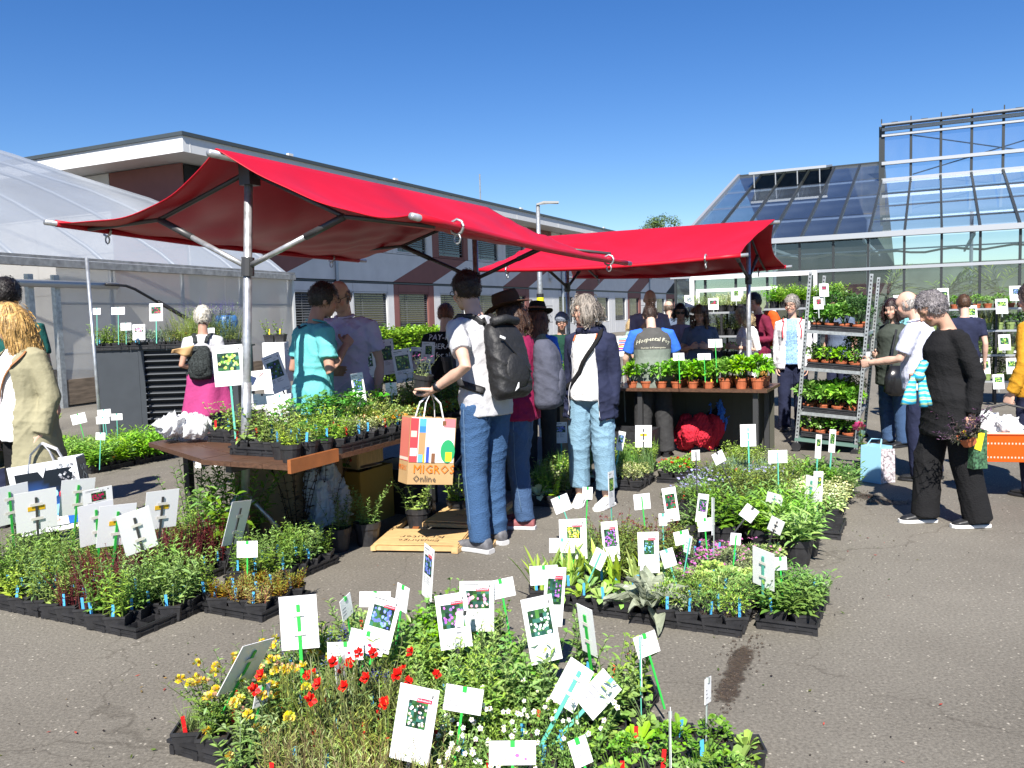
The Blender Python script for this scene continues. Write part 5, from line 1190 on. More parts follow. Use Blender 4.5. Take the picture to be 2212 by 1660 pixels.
spec('red_stemmed_herb', 3, lambda r: (upright(r, 16, .25, .05, .03, .008, (.11, .028, .032), nodes=11, scol=(.15, .02, .03), lean=.3, lit=True, pairs=2)[0], None))
spec('tall_herb', 3, lambda r: (upright(r, 10, .26, .055, .062, .014, (.15, .25, .05), nodes=10, lean=.35, pairs=2)[0], None))
spec('bushy_tall_herb', 2, lambda r: (upright(r, 12, .42, .09, .085, .02, (.12, .22, .035), nodes=12, lean=.5, pairs=2)[0], None))
spec('broadleaf_tall_plant', 2, lambda r: (upright(r, 7, .38, .06, .16, .065, (.12, .23, .035), nodes=5, lean=.6, pairs=2, droop=.6)[0], None))
spec('dark_twig_plant', 2, lambda r: (upright(r, 10, .6, .08, .05, .02, (.06, .045, .03), nodes=12, scol=(.05, .03, .02), lean=.5, pairs=2)[0], None))
spec('light_green_herb', 3, lambda r: (upright(r, 12, .15, .055, .04, .016, (.22, .33, .05), nodes=6, lean=.6, lit=False)[0], None))
spec('strawberry_plant', 2, lambda r: (upright(r, 12, .17, .06, .08, .055, (.055, .19, .02), nodes=2, lean=.8, shape=2, pairs=3, droop=.5)[0], None))
spec('variegated_thyme', 3, lambda r: (bush(r, 190, .065, .1, .018, .01, (.22, .27, .10), col2=(.42, .42, .26)), None))
def sp_orange(r):
    m = bush(r, 170, .065, .1, .022, .012, (.17, .25, .05), col2=(.28, .3, .08)); b = PL()
    for i in range(5): d = rdir(r, .2, .9); f_disc(b, Vector((d.x*.06, d.y*.06-.01, .04+.05*d.z)), .013, (.75, .28, .01), 5, None, None, r)
    return m, b
spec('orange_flowered_herb', 3, sp_orange)
def sp_redfl(r):
    m = bush(r, 150, .06, .09, .024, .014, (.15, .29, .035)); b = PL()
    for i in range(3): d = rdir(r, .2, .9); f_ball(b, Vector((d.x*.06, d.y*.06-.02, .05+.05*d.z)), .012, (.75, .04, .012), 12, r)
    return m, b
spec('red_flowered_herb', 3, sp_redfl)
spec('tomato_seedling', 2, lambda r: (upright(r, 5, .2, .03, .06, .03, (.16, .26, .05), nodes=5, lean=.5, droop=.5, scol=(.13, .09, .04))[0], None))
def sp_lamb(r):
    m = PL()
    for i in range(30):
        a = i*2.4+r.uniform(-.3, .3); t = i/30; e = .05+1.3*t+r.uniform(-.15, .15)
        m.bleaf(Vector((math.cos(a)*.02, math.sin(a)*.02, 0)), Vector((math.cos(a)*math.cos(e), math.sin(a)*math.cos(e), math.sin(e))), .27*r.uniform(.7, 1.1)*(1-.2*t), .085*r.uniform(.8, 1.1), .35*r.uniform(.4, 1.3)*(1-.6*t), (.40, .46, .32), r)
    return m, None
spec('lambs_ear', 1, sp_lamb)
spec('lambs_ear_small', 2, lambda r: (rosette(r, 16, .12, .04, (.34, .41, .27), .1, 1.25, .4, 2, .35), None))
def sp_phlox(r):
    m = bush(r, 230, .07, .06, .022, .006, (.17, .25, .09)); b = PL()
    for i in range(20): d = rdir(r, .3, 1); f_disc(b, Vector((d.x*.07, d.y*.07, .035+.035*d.z)), .0095, (.62, .16, .52), 5, None, None, r)
    return m, b
spec('pink_phlox', 3, sp_phlox)
def sp_phlox2(r):
    m = bush(r, 240, .07, .07, .024, .005, (.22, .29, .13)); b = PL()
    for i in range(5): d = rdir(r, .5, 1); f_disc(b, Vector((d.x*.06, d.y*.06, .08+.03*d.z)), .009, (.68, .2, .45), 5, None, None, r)
    return m, b
spec('pink_thrift', 2, sp_phlox2)
spec('mossy_saxifrage', 3, lambda r: (bush(r, 260, .07, .11, .022, .006, (.12, .25, .03), col2=(.22, .30, .05)), None))
spec('pale_mat_herb', 2, lambda r: (bush(r, 170, .07, .09, .03, .018, (.28, .40, .12)), None))
spec('white_leaved_herb', 2, lambda r: (upright(r, 18, .15, .06, .045, .018, (.28, .38, .12), nodes=6, lean=.5, topcol=(.52, .56, .34))[0], None))
spec('leafy_perennial', 3, lambda r: (upright(r, 16, .17, .07, .09, .024, (.11, .23, .03), nodes=6, lean=.7)[0], None))
spec('bright_leafy_perennial', 2, lambda r: (upright(r, 16, .2, .07, .11, .024, (.17, .32, .04), nodes=7, lean=.6)[0], None))
spec('dark_perennial', 2, lambda r: (upright(r, 16, .18, .07, .05, .016, (.10, .12, .03), nodes=8, lean=.6, topcol=(.14, .2, .04))[0], None))
def sp_bells(r):
    m = bush(r, 170, .07, .12, .025, .008, (.12, .2, .06)); b = PL()
    for i in range(9): d = rdir(r, .4, 1); f_disc(b, Vector((d.x*.07, d.y*.07, .11+.04*d.z)), .010, (.45, .45, .72), 5, None, None, r)
    return m, b
spec('pale_blue_flax', 2, sp_bells)
def sp_redst(r):
    m, t = upright(r, 10, .16, .06, .03, .012, (.12, .13, .04), nodes=5, lean=.5, scol=(.2, .05, .04)); b = PL()
    for p in t[:7]: f_ball(b, p, .012, (.25, .03, .05), 12, r)
    return m, b
spec('dark_red_flower', 2, sp_redst)
spec('basil', 3, lambda r: (bush(r, 130, .085, .15, .045, .03, (.13, .29, .03), lit=False, z0=.01), None))
spec('small_basil', 3, lambda r: (bush(r, 80, .07, .11, .035, .022, (.12, .28, .03), lit=True, z0=.01), None))
spec('tall_dark_bush', 2, lambda r: (bush(r, 330, .15, .38, .045, .03, (.05, .12, .025), lit=True, stems=10), None))
spec('purple_sage', 1, lambda r: (upright(r, 18, .2, .07, .05, .013, (.06, .075, .045), nodes=8, lean=1.0, topcol=(.07, .02, .08))[0], None))
def sp_rose(r):
    m, t = upright(r, 4, .36, .02, .055, .028, (.12, .2, .05), nodes=6, lean=.4); b = PL()
    for k in range(4): f_disc(b, t[0]+Vector((0, 0, .004*k)), .052-.008*k, (.85, .10, .30), 7, Vector((.2, -.6, .6)), None, r, .25+.2*k)
    return m, b
spec('pink_gerbera', 1, sp_rose)
def sp_lav(r):
    m, t = upright(r, 18, .24, .06, .045, .006, (.17, .25, .12), nodes=8, lean=.4, lit=True); b = PL()
    for p in t[:9]: f_spike(b, p-Vector((0, 0, .02)), .09, .012, (.13, .07, .42), 26, r)
    return m, b
spec('lavender', 2, sp_lav)
spec('feathery_herb', 2, lambda r: (upright(r, 22, .22, .06, .03, .004, (.26, .32, .09), nodes=12, lean=.5, lit=True, pairs=3)[0], None))
spec('grey_cushion_herb', 2, lambda r: (bush(r, 170, .075, .1, .025, .007, (.22, .3, .22)), None))
def sp_pink(r):
    m, t = upright(r, 9, .14, .03, .04, .008, (.2, .28, .12), nodes=5, lean=.5); b = PL()
    for p in t[:6]: f_disc(b, p, .012, (.7, .12, .4), 5, None, None, r)
    return m, b
spec('small_pink_flower', 1, sp_pink)

VAR = {}
def variants(name):
    if name not in VAR:
        _, nv, fn = SPEC[name]; VAR[name] = []
        for k in range(nv):
            r = random.Random(hash_(name)+k*17); f, b = fn(r)
            VAR[name].append((f.mesh(name+'_foliage', ML, colors=True), b.mesh(name+'_blossom', MPET, colors=True) if b and b.V else None))
    return VAR[name]
# ---- pots, tags
M_pot = mat('black_pot', (.022, .022, .024), rough=.5, var=.3, vscale=30)
M_terra = mat('terracotta_pot', (.42, .115, .045), rough=.7, var=.14, vscale=25)
M_lime = mat('lime_pot', (.22, .30, .10), rough=.6)
M_blue = mat('blue_label', (.07, .36, .66), rough=.5); M_redl = mat('red_label', (.62, .012, .015), rough=.5); M_yel = mat('yellow_label', (.8, .62, .02), rough=.5)
def pot_square(a, h):
    m = MB(); t = a*.5; b = t*.78; w = .004
    for (r0, z0, r1, z1) in ((b, 0, t, h-.012), (t, h-.012, t+.003, h-.012), (t+.003, h-.012, t+.003, h), (t+.003, h, t-w, h), (t-w, h, t-w-.004, h-.02)):
        i = [m.v((x*r0, y*r0, z0)) for x, y in ((-1, -1), (1, -1), (1, 1), (-1, 1))]; j = [m.v((x*r1, y*r1, z1)) for x, y in ((-1, -1), (1, -1), (1, 1), (-1, 1))]
        for k in range(4): m.f(i[k], i[(k+1) % 4], j[(k+1) % 4], j[k])
    m.mi = 1; q = t-w-.003; m.poly([(-q, -q, h-.014), (q, -q, h-.014), (q, q, h-.014), (-q, q, h-.014)])
    return m
def pot_round(d, h, n=14):
    m = MB(); t = d*.5; m.lathe([(t*.74, 0), (t*.93, h*.74), (t*1.0, h*.75), (t*1.03, h), (t*.92, h), (t*.9, h*.86)], n); m.mi = 1
    m.f(*[m.v((t*.9*math.cos(6.283*k/n), t*.9*math.sin(6.283*k/n), h*.87)) for k in range(n)]); return m
POTS = {'sq': (pot_square(.108, .085).mesh('pot', [M_pot, M_soil]), .075), 'rd': (pot_round(.13, .11).mesh('pot', [M_pot, M_soil], smooth=False), .095),
        'terra': (pot_round(.13, .105).mesh('pot', [M_terra, M_soil]), .09), 'terra_s': (pot_round(.12, .07).mesh('pot', [M_terra, M_soil]), .06), 'big': (pot_round(.19, .16).mesh('pot', [M_pot, M_soil]), .14),
        'lime': (pot_round(.13, .11).mesh('pot', [M_lime, M_soil]), .095)}
def mk_tag(m): 
    b = MB(); b.box((0, 0, .035), (.014, .0015, .09)); return b.mesh('plant_label', m)
TAGS = {'b': mk_tag(M_blue), 'r': mk_tag(M_redl), 'y': mk_tag(M_yel)}
NPLANT = [0]
def plant(name, p, label, group, pot='sq', tagc=None, scale=1.0, r=rng, tilt=None):
    root = thing(name, label, 'potted plant', p, r.uniform(-.1, .1) if pot == 'sq' else r.uniform(0, 6), group)
    me, zt = POTS[pot]; po = part(root, 'pot', me)
    f, b = r.choice(variants(name)); an = r.uniform(0, 6.28)
    if name not in ('poppy', 'viola', 'lambs_ear'): pass
    else: an = r.uniform(-.6, .6)
    fo = part(root, 'foliage', f, loc=(0, 0, zt-.004)); fo.rotation_euler = (0, 0, an-root.rotation_euler.z); k = scale*r.uniform(.88, 1.12); fo.scale = (k, k, k*r.uniform(.9, 1.1))
    if b: bo = part(fo, 'blossom', b)
    if tagc:
        t = part(root, 'plant_label', TAGS[tagc], loc=(r.uniform(-.02, .02), -.042, zt-.01)); t.rotation_euler = (r.uniform(-.15, .15), r.uniform(-.12, .12), r.uniform(-.5, .5)+.2)
    if tilt: root.rotation_euler = tilt
    NPLANT[0] += 1
    return root
# ---- trays
def tray_mesh(a, b, h=.055, na=3, nb=5):
    m = MB(); w = .006
    for s in (-1, 1):
        m.box((s*(a/2-w/2), 0, h/2), (w, b, h)); m.box((0, s*(b/2-w/2), h/2), (a-2*w, w, h))
        m.box((s*(a/2+.003), 0, h-.006), (.012, b+.018, .012)); m.box((0, s*(b/2+.003), h-.006), (a-.006, .012, .0125))
        m.box((s*(a/2+.001), 0, h*.42), (.006, b, .008)); m.box((0, s*(b/2+.001), h*.42), (a, .006, .0082))
    for i in range(1, na): m.box((-a/2+a*i/na, 0, h*.45), (.006, b-.014, h*.5))
    for j in range(1, nb): m.box((0, -b/2+b*j/nb, h*.45), (a-.014, .006, h*.502))
    m.box((0, 0, .004), (a-.02, b-.02, .004))
    for i in range(na+1):
        for s in (-1, 1): m.box((-a/2+a*i/na*.96+.01, s*(b/2-.002), h*.3), (.022, .014, h*.6))
    for j in range(nb+1):
        for s in (-1, 1): m.box((s*(a/2-.002), -b/2+b*j/nb*.96+.012, h*.3), (.014, .022, h*.601))
    return m.mesh('tray', M_dark)
TRAY = {}
def tray(e1r, e2r, label, z=0., group='black plant trays', grid=None, base=None):
    """tray filling the rectangle e1r x e2r (building-aligned axes); returns the cell centres"""
    b = e1r[1]-e1r[0]; a = e2r[1]-e2r[0]
    na, nb = grid or (max(1, round(a/.124)), max(1, round(b/.118)))
    key = (round(a, 2), round(b, 2), na, nb)
    if key not in TRAY: TRAY[key] = tray_mesh(a-.02, b-.02, na=na, nb=nb)
    c = E1*((e1r[0]+e1r[1])/2)+E2*((e2r[0]+e2r[1])/2)+Vector((0, 0, z))
    o = link('plant_tray', TRAY[key]); o.location = c; o.rotation_euler = (0, 0, -AX); tag(o, label, 'tray', group)
    cells = []
    for j in range(nb):
        for i in range(na):
            u = e1r[0]+b*(j+.5)/nb; v = e2r[0]+a*(i+.5)/na
            cells.append((u, v, E1*u+E2*v+Vector((0, 0, z+.008))))
    return cells
# ================================================================== beds of potted plants on the ground
NICE = {'kidney_vetch': 'yellow-flowered kidney vetch', 'poppy': 'red poppy', 'straw_herb': 'thin straw-coloured herb', 'speedwell': 'violet-blue speedwell', 'mallow': 'round-leaved mallow', 'sage_leaf_herb': 'pale-leaved upright herb',
        'pinnate_herb': 'feather-leaved herb', 'viola': 'white and yellow viola', 'primrose': 'low green rosette plant', 'clover': 'low clover-like plant', 'lady_mantle': 'round lobed-leaf plant', 'strappy_plant': 'strap-leaved plant', 'grass_tuft': 'fine grass tuft',
        'fine_grass': 'dense fine grass', 'carnation': 'blue-green narrow-leaved pink', 'stonecrop': 'orange-green stonecrop', 'red_stemmed_herb': 'dark red feathery herb', 'tall_herb': 'upright narrow-leaved herb', 'bushy_tall_herb': 'tall bushy green herb', 'broadleaf_tall_plant': 'tall broad-leaved plant',
        'dark_twig_plant': 'dark twiggy shrub', 'light_green_herb': 'light green herb', 'strawberry_plant': 'glossy dark strawberry plant', 'variegated_thyme': 'pale variegated thyme', 'orange_flowered_herb': 'orange-flowered herb', 'red_flowered_herb': 'red-flowered herb', 'tomato_seedling': 'spindly seedling',
        'lambs_ear': 'huge silver-leaved rosette plant', 'lambs_ear_small': 'small silver rosette', 'pink_phlox': 'magenta-pink phlox cushion', 'pink_thrift': 'grey-green pink-flowered cushion', 'mossy_saxifrage': 'mossy green cushion plant', 'pale_mat_herb': 'pale green mat plant', 'white_leaved_herb': 'white-variegated herb', 'leafy_perennial': 'dark leafy perennial',
        'bright_leafy_perennial': 'bright green leafy perennial', 'dark_perennial': 'olive-brown perennial', 'pale_blue_flax': 'pale blue-flowered plant', 'dark_red_flower': 'dark red-flowered plant', 'basil': 'bushy basil', 'small_basil': 'small leafy herb', 'tall_dark_bush': 'tall dark green bush', 'purple_sage': 'dark purple herb', 'pink_gerbera': 'pink flower',
        'lavender': 'violet lavender', 'feathery_herb': 'feathery yellow-green herb', 'grey_cushion_herb': 'grey-green cushion herb', 'small_pink_flower': 'small pink-flowered plant'}
rb = random.Random(21)
def bed(cells, choose, where, pot='sq', tagc=None, tagp=.5, scale=1.0, jit=.008, skip=0.0):
    for (u, v, p) in cells:
        s = choose(u, v, rb)
        if s is None or rb.random() < skip: continue
        pt, tg = pot, tagc
        if isinstance(s, tuple): s, pt = s
        q = p+Vector((rb.uniform(-jit, jit), rb.uniform(-jit, jit), 0))
        lb_ = '%s in a %s pot in the %s' % (NICE[s], {'sq': 'square', 'rd': 'round', 'big': 'big', 'terra': 'terracotta', 'terra_s': 'terracotta', 'lime': 'lime green'}[pt], where)
        if len(lb_.split()) > 16: lb_ = '%s in the %s' % (NICE[s], where)
        plant(s, q, lb_, '%s plants in the %s' % (NICE[s], where), pt,
              (rb.choice(tg) if (tg and rb.random() < tagp) else None), scale, rb)
# --- front bed
def ch_front(u, v, r):
    j = r.random()
    if v < -2.1:
        if u < 2.25: return 'grass_tuft' if v < -2.3 else ('kidney_vetch' if j < .85 else None)
        if u < 2.62: return 'kidney_vetch'
        if u < 2.85: return 'speedwell' if j < .8 else 'sage_leaf_herb'
        return 'mossy_saxifrage' if v < -2.3 else ('lady_mantle' if j < .5 else 'sage_leaf_herb')
    if v < -1.72:
        if u < 2.2: return 'straw_herb' if v > -1.95 else 'kidney_vetch'
        if u < 2.48: return 'poppy'
        if u < 2.62: return 'speedwell' if v < -1.9 else 'poppy'
        if u < 2.85: return 'speedwell' if v < -1.95 else 'sage_leaf_herb'
        return 'mallow'
    if v < -1.33:
        if u < 2.2: return 'straw_herb'
        if u < 2.45: return 'poppy' if v < -1.5 else 'viola'
        if u < 2.75: return 'pinnate_herb' if j < .6 else 'sage_leaf_herb'
        return 'mallow' if j < .4 else 'pinnate_herb'
    if v < -.95:
        if u < 2.62: return 'viola'
        if u < 2.8: return 'sage_leaf_herb' if j < .6 else 'viola'
        return 'primrose' if j < .6 else 'sage_leaf_herb'
    if u < 2.65: return 'clover' if j < .6 else 'lady_mantle'
    return 'clover' if j < .45 else ('primrose' if j < .7 else 'lady_mantle')
FR = [((2.1, 2.67), (-2.48, -2.1)), ((2.67, 3.24), (-2.47, -2.1)), ((1.96, 2.53), (-2.1, -1.72)), ((2.53, 3.1), (-2.1, -1.72)), ((3.1, 3.4), (-2.1, -1.72)), ((1.9, 2.47), (-1.72, -1.34)), ((2.47, 3.04), (-1.72, -1.34)),
      ((2.06, 2.63), (-1.34, -.96)), ((2.63, 3.2), (-1.34, -.96)), ((2.3, 2.87), (-.94, -.49))]
FN = ['holding the grass tuft at the front corner', 'with mossy cushions beside the speedwell', 'with poppies next to the vetch', 'behind the poppies with round leaves', 'at the far tip behind the mallows', 'with straw-like stems at the picture edge', 'with feathery herbs amid the front signs',
      'full of white violas', 'of low rosettes behind the violas', 'with bare soil and red labels']
FW = ['front-left corner of the front bed', 'back-left corner of the front bed', 'front bed beside the vetch', 'front bed behind the poppies', 'far tip of the front bed', 'front bed at the picture edge', 'centre of the front bed', 'viola tray of the front bed', 'tray behind the violas', 'right end of the front bed']
for (a, b), w_, wh in zip(FR, FN, FW):
    c = tray(a, b, 'black tray of the front bed %s' % w_, group='trays of the front bed')
    bed(c, ch_front, wh, tagc='rrb' if b[0] < -1.7 else 'bbr', tagp=.5, scale=.92)
# --- left bed
def ch_left(u, v, r):
    j = r.random()
    if v > -3.53: return 'stonecrop'
    if v < -4.7: return 'tall_herb'
    if v < -4.3: return 'tall_herb' if u > 3.1 or j < .5 else 'light_green_herb'
    if v < -3.92: return ('light_green_herb' if v < -4.12 else 'red_stemmed_herb') if u < 3.3 else 'red_stemmed_herb'
    if u < 3.1 and v > -3.66: return None
    return 'tall_herb' if j < .75 else 'sage_leaf_herb'
LT = [((2.87, 3.44), (-5.1, -4.7), 'left bed, at the picture edge'), ((2.87, 3.44), (-4.69, -4.31), 'left bed, with light green herbs in front'), ((2.87, 3.44), (-4.3, -3.92), 'left bed, with dark red herbs'), ((2.85, 3.42), (-3.91, -3.53), 'left bed, with an empty corner'),
      ((3.27, 3.66), (-3.52, -3.10), 'filled with orange-green stonecrop'), ((3.46, 4.03), (-4.69, -4.31), 'left bed, second row at the edge'), ((3.46, 4.03), (-4.3, -3.92), 'left bed, second row below the big leaves'), ((3.68, 4.3), (-3.78, -3.40), 'of narrow-leaved herbs under the table corner')]
for a, b, w_ in LT:
    c = tray(a, b, 'black tray %s' % w_, group='trays of the left bed')
    if b[0] > -3.79 and a[0] > 3.5: bed(c, lambda u, v, r: 'tall_herb' if r.random() < .8 else 'sage_leaf_herb', 'tray under the table corner', tagc='b', tagp=.8, scale=.75)
    else: bed(c, ch_left, w_.replace('filled with ', 'tray of ').replace('left bed, ', 'left bed tray '), tagc='b', tagp=.85, scale=.82 if b[0] > -3.53 else (1.0 if a[0] < 3 else .95))
# tall plants standing behind the left bed
for i, (s, u, v, k) in enumerate((('bushy_tall_herb', 4.2, -4.55, 1.15), ('broadleaf_tall_plant', 4.05, -4.22, 1.0), ('bushy_tall_herb', 4.3, -4.2, 1.2), ('broadleaf_tall_plant', 3.95, -3.98, .9), ('dark_twig_plant', 4.5, -3.9, 1.1), ('bushy_tall_herb', 4.45, -4.45, 1.25), ('dark_twig_plant', 4.75, -3.85, .95), ('bushy_tall_herb', 3.85, -4.15, .7), ('bushy_tall_herb', 4.55, -3.6, .75), ('bushy_tall_herb', 4.75, -3.5, .7))):
    plant(s, E1*u+E2*v, '%s in a big black pot behind the left bed' % NICE[s], '%ss behind the left bed' % NICE[s], 'big', None, k, rb)
# --- right bed, front row
def ch_r1(u, v, r):
    j = r.random()
    if v < -1.74: return 'strappy_plant' if u > 4.15 else ('primrose' if j < .5 else 'strappy_plant')
    if v < -1.36: return 'primrose' if u < 4.25 else ('strappy_plant' if j < .5 else 'dark_perennial')
    if v < -1.2: return None if u < 4.22 else 'lambs_ear_small'
    return 'mossy_saxifrage'
RT = [((4.0, 4.38), (-1.93, -1.36), 'with strap-leaved plants at the front of the right bed'), ((3.97, 4.35), (-1.35, -.79), 'with the silver-leaved plant and moss cushions'), ((4.12, 4.65), (-.76, -.47), 'of dark leafy plants at the near right corner')]
for a, b, w_ in RT[:2]:
    bed(tray(a, b, 'black tray %s' % w_, group='front trays of the right bed'), ch_r1, w_.replace('with the', 'tray with the').replace('with strap-leaved plants at the ', ''), tagc='b', tagp=.7)
bed(tray(*RT[2][:2], 'black tray %s' % RT[2][2], group='front trays of the right bed'), lambda u, v, r: 'leafy_perennial' if u < 4.5 else 'carnation', 'right bed corner tray', tagc='b', tagp=.5, scale=.85)
plant('lambs_ear', E1*4.06+E2*-1.26, 'huge silver-leaved rosette plant overhanging the front of the right bed', None, 'sq', None, 1.0, rb)
def ch_r2(u, v, r):
    j = r.random()
    if v < -1.36: return 'fine_grass' if v < -1.5 and j < .75 else ('strappy_plant' if j < .4 else 'dark_perennial')
    if u < 4.6: return 'pale_mat_herb' if v > -1.15 else ('pink_phlox' if j < .7 else 'pale_mat_herb')
    return 'pink_phlox' if v < -1.05 else ('pink_thrift' if j < .7 else 'pale_mat_herb')
for a, b, w_ in (((4.4, 4.78), (-1.93, -1.36), 'of fine grass behind the strap-leaved plants'), ((4.37, 4.75), (-1.35, -.79), 'with magenta phlox behind the silver plant'), ((4.78, 5.16), (-1.33, -.76), 'of grey-green pink-flowered cushions'), ((4.8, 5.18), (-1.92, -1.36), 'of dark red flowers near the tall signs')):
    ch = ch_r2 if not (a[0] > 4.79 and b[0] < -1.5) else (lambda u, v, r: 'dark_red_flower' if r.random() < .6 else 'dark_perennial')
    bed(tray(a, b, 'black tray %s' % w_, group='middle trays of the right bed'), ch, 'tray '+w_, tagc='b', tagp=.3)
# big pots in the middle
for i, (u, v) in enumerate(((5.45, -1.45), (5.5, -1.2), (5.48, -.95), (5.75, -1.35), (5.74, -1.08), (5.78, -.82), (6.0, -1.45), (6.02, -1.18), (6.05, -.92), (5.3, -.72), (5.52, -.7))):
    s = 'bright_leafy_perennial' if v > -.97 else 'leafy_perennial'
    plant(s, E1*u+E2*v, '%s in a big black pot in the middle of the right bed' % NICE[s], '%ss in big pots' % NICE[s], 'big', None, 1.1, rb)
bed(tray((5.93, 6.37), (-.81, -.53), 'small black tray half empty beside the damp soil', group='trays of the right bed edge'), lambda u, v, r: 'tall_herb' if v < -.67 else None, 'small half-empty tray', scale=.8)
def ch_r3(u, v, r):
    j = r.random()
    if v > -.97 and u < 6.9: return 'white_leaved_herb'
    if v > -.97: return 'leafy_perennial'
    if u < 6.75: return 'pale_blue_flax' if v < -1.35 else 'dark_perennial'
    if u < 7.3: return 'red_flowered_herb' if j < .25 else ('pale_blue_flax' if j < .5 else 'dark_perennial')
    return 'carnation' if v < -1.3 else 'light_green_herb'
for a, b, w_ in (((6.42, 6.95), (-.98, -.57), 'of white-variegated herbs near the trolley'), ((6.3, 6.85), (-1.4, -1.0), 'of olive perennials behind the big pots'), ((6.3, 6.85), (-1.8, -1.42), 'of pale blue flowers beside the open asphalt'), ((6.97, 7.5), (-.98, -.57), 'of dark leaves at the foot of the trolley'), ((6.87, 7.42), (-1.4, -1.0), 'with scattered red flowers'), ((6.87, 7.42), (-1.8, -1.42), 'with red and blue flowers'), ((7.44, 7.95), (-1.8, -1.42), 'of blue-green leaves before the red jacket'), ((7.44, 7.95), (-1.4, -1.0), 'of bright herbs left of the trolley foot'), ((7.97, 8.4), (-1.8, -1.42), 'of bright herbs behind, near the black jacket')):
    bed(tray(a, b, 'black tray %s' % w_, group='rear trays of the right bed'), ch_r3 if a[0] < 7.9 else (lambda u, v, r: 'light_green_herb'), 'tray '+w_, tagc='r', tagp=.15, scale=1.05)
# --- small trays by the cardigan woman
bed(tray((7.0, 7.5), (-2.62, -2.26), 'small tray of grey variegated thyme beside the woman in the navy jacket', group='small trays in the middle'), lambda u, v, r: 'variegated_thyme' if u < 7.4 else 'fine_grass', 'small middle tray', tagc='b', tagp=.15, scale=1.25)
bed(tray((7.42, 7.95), (-2.24, -1.98), 'small tray of red-orange flowers before the vendor in the vest', group='small trays in the middle'), lambda u, v, r: 'red_flowered_herb', 'small middle tray', scale=1.2)
for a, b, w_ in (((6.2, 6.7), (-3.05, -2.7), 'shaded tray of silver herbs behind the burgundy shoe'), ((6.75, 7.3), (-3.15, -2.78), 'shaded tray of leafy plants behind the capri jeans'), ((7.5, 8.05), (-2.75, -2.4), 'tray of dark grass behind the thyme')):
    bed(tray(a, b, w_, group='trays in the shade of the stall'), lambda u, v, r: r.choice(('lambs_ear_small', 'tomato_seedling', 'light_green_herb', 'fine_grass')), 'shaded trays', scale=1.2)
for i, (u, v) in enumerate(((5.6, -3.25), (5.8, -3.1), (6.0, -3.35), (5.25, -3.4))):
    plant('light_green_herb', E1*u+E2*v, 'leafy plant in a big pot in the shade beside the plywood boards', 'shaded pots beside the plywood boards', 'big', None, 1.5, rb)
# --- small bed behind the blonde woman
for a, b, w_ in (((6.05, 6.6), (-8.4, -8.02), 'of leafy plants at the foot of the grey cabinet'), ((6.05, 6.6), (-8.8, -8.42), 'of grassy plants next to the grey cabinet'), ((6.05, 6.6), (-9.2, -8.82), 'beside the shopper in the khaki coat'), ((6.62, 7.17), (-8.8, -8.42), 'behind the grassy plants by the cabinet'), ((6.62, 7.17), (-8.4, -8.02), 'in the shade of the grey cabinet')):
    bed(tray(a, b, 'black tray %s' % w_, group='trays at the grey cabinet'), lambda u, v, r: 'fine_grass' if v < -8.42 and r.random() < .7 else ('bright_leafy_perennial' if r.random() < .6 else 'orange_flowered_herb'), 'bed by the grey cabinet', tagc='b', tagp=.2, scale=1.2)
plant('strappy_plant', Vector((-6.4, 11.6, 0)), 'grassy clump growing against the tunnel base boards', None, 'big', None, 2.6, rb)
plant('bushy_tall_herb', Vector((-7.1, 12.2, 0)), 'weedy green clump at the tunnel door post', None, 'big', None, 1.6, rb)

# ================================================================== signs on sticks
M_card = mat('laminated_card', (.80, .80, .80), rough=.28, spec=.5)
M_tape = mat('beige_tape', (.70, .67, .60), rough=.3); M_ytape = mat('yellow_tape', (.75, .45, .02), rough=.5)
STK = {'g': mat('green_stick', (.03, .42, .06), rough=.45), 't': mat('teal_stick', (.10, .42, .32), rough=.45), 'd': mat('dark_stick', (.05, .05, .052), rough=.5), 'n': mat('grey_stick', (.30, .34, .32), rough=.4)}
rs = random.Random(5)
FLW = {'white': [(.8, .82, .85), (.62, .7, .8)], 'blue': [(.12, .16, .6), (.25, .35, .8)], 'purple': [(.35, .12, .5), (.5, .2, .6)], 'pink': [(.75, .3, .5), (.85, .55, .65)], 'yellow': [(.8, .65, .05), (.85, .75, .2)], 'red': [(.55, .02, .08), (.4, .02, .12)],
       'green': [(.35, .6, .08), (.5, .7, .2)], 'cyan': [(.2, .5, .8), (.35, .6, .85)], 'tulip': [(.75, .55, .5), (.8, .82, .8)]}
def picture(m, x0, y0, x1, y1, fl, r, dens=26):
    nx, ny = 6, max(5, int(6*(y1-y0)/(x1-x0))); cx = (x1-x0)/nx; cyy = (y1-y0)/ny
    for i in range(nx):
        for j in range(ny):
            k = r.uniform(.3, 1.4); m.col = r.choice(((.03*k, .11*k, .035*k), (.05*k, .15*k, .03*k), (.015*k, .045*k, .03*k), (.03*k, .12*k, .09*k)))
            m.poly([(x0+i*cx, .0, y0+j*cyy), (x0+(i+1)*cx, .0, y0+j*cyy), (x0+(i+1)*cx, .0, y0+(j+1)*cyy), (x0+i*cx, .0, y0+(j+1)*cyy)])
    q = (x1-x0)*.085
    for i in range(dens):
        px = r.uniform(x0+q, x1-q); py = r.uniform(y0+q, y1-q); m.col = tuple(min(.9, c*r.uniform(.75, 1.2)) for c in r.choice(FLW[fl])); rr = q*r.uniform(.5, 1.0)
        m.poly([(px+rr*math.cos(a)*r.uniform(.7, 1.1), -.0006-.00002*i, py+rr*math.sin(a)) for a in np.linspace(0, 6.28, 8)[:-1]])
TXT = {}
def text_mesh(s, size):
    if s not in TXT: TXT[s] = text_mesh0(s, 1.0)
    V, F = TXT[s]; return [(v[0]*size, v[1]*size, 0) for v in V], F
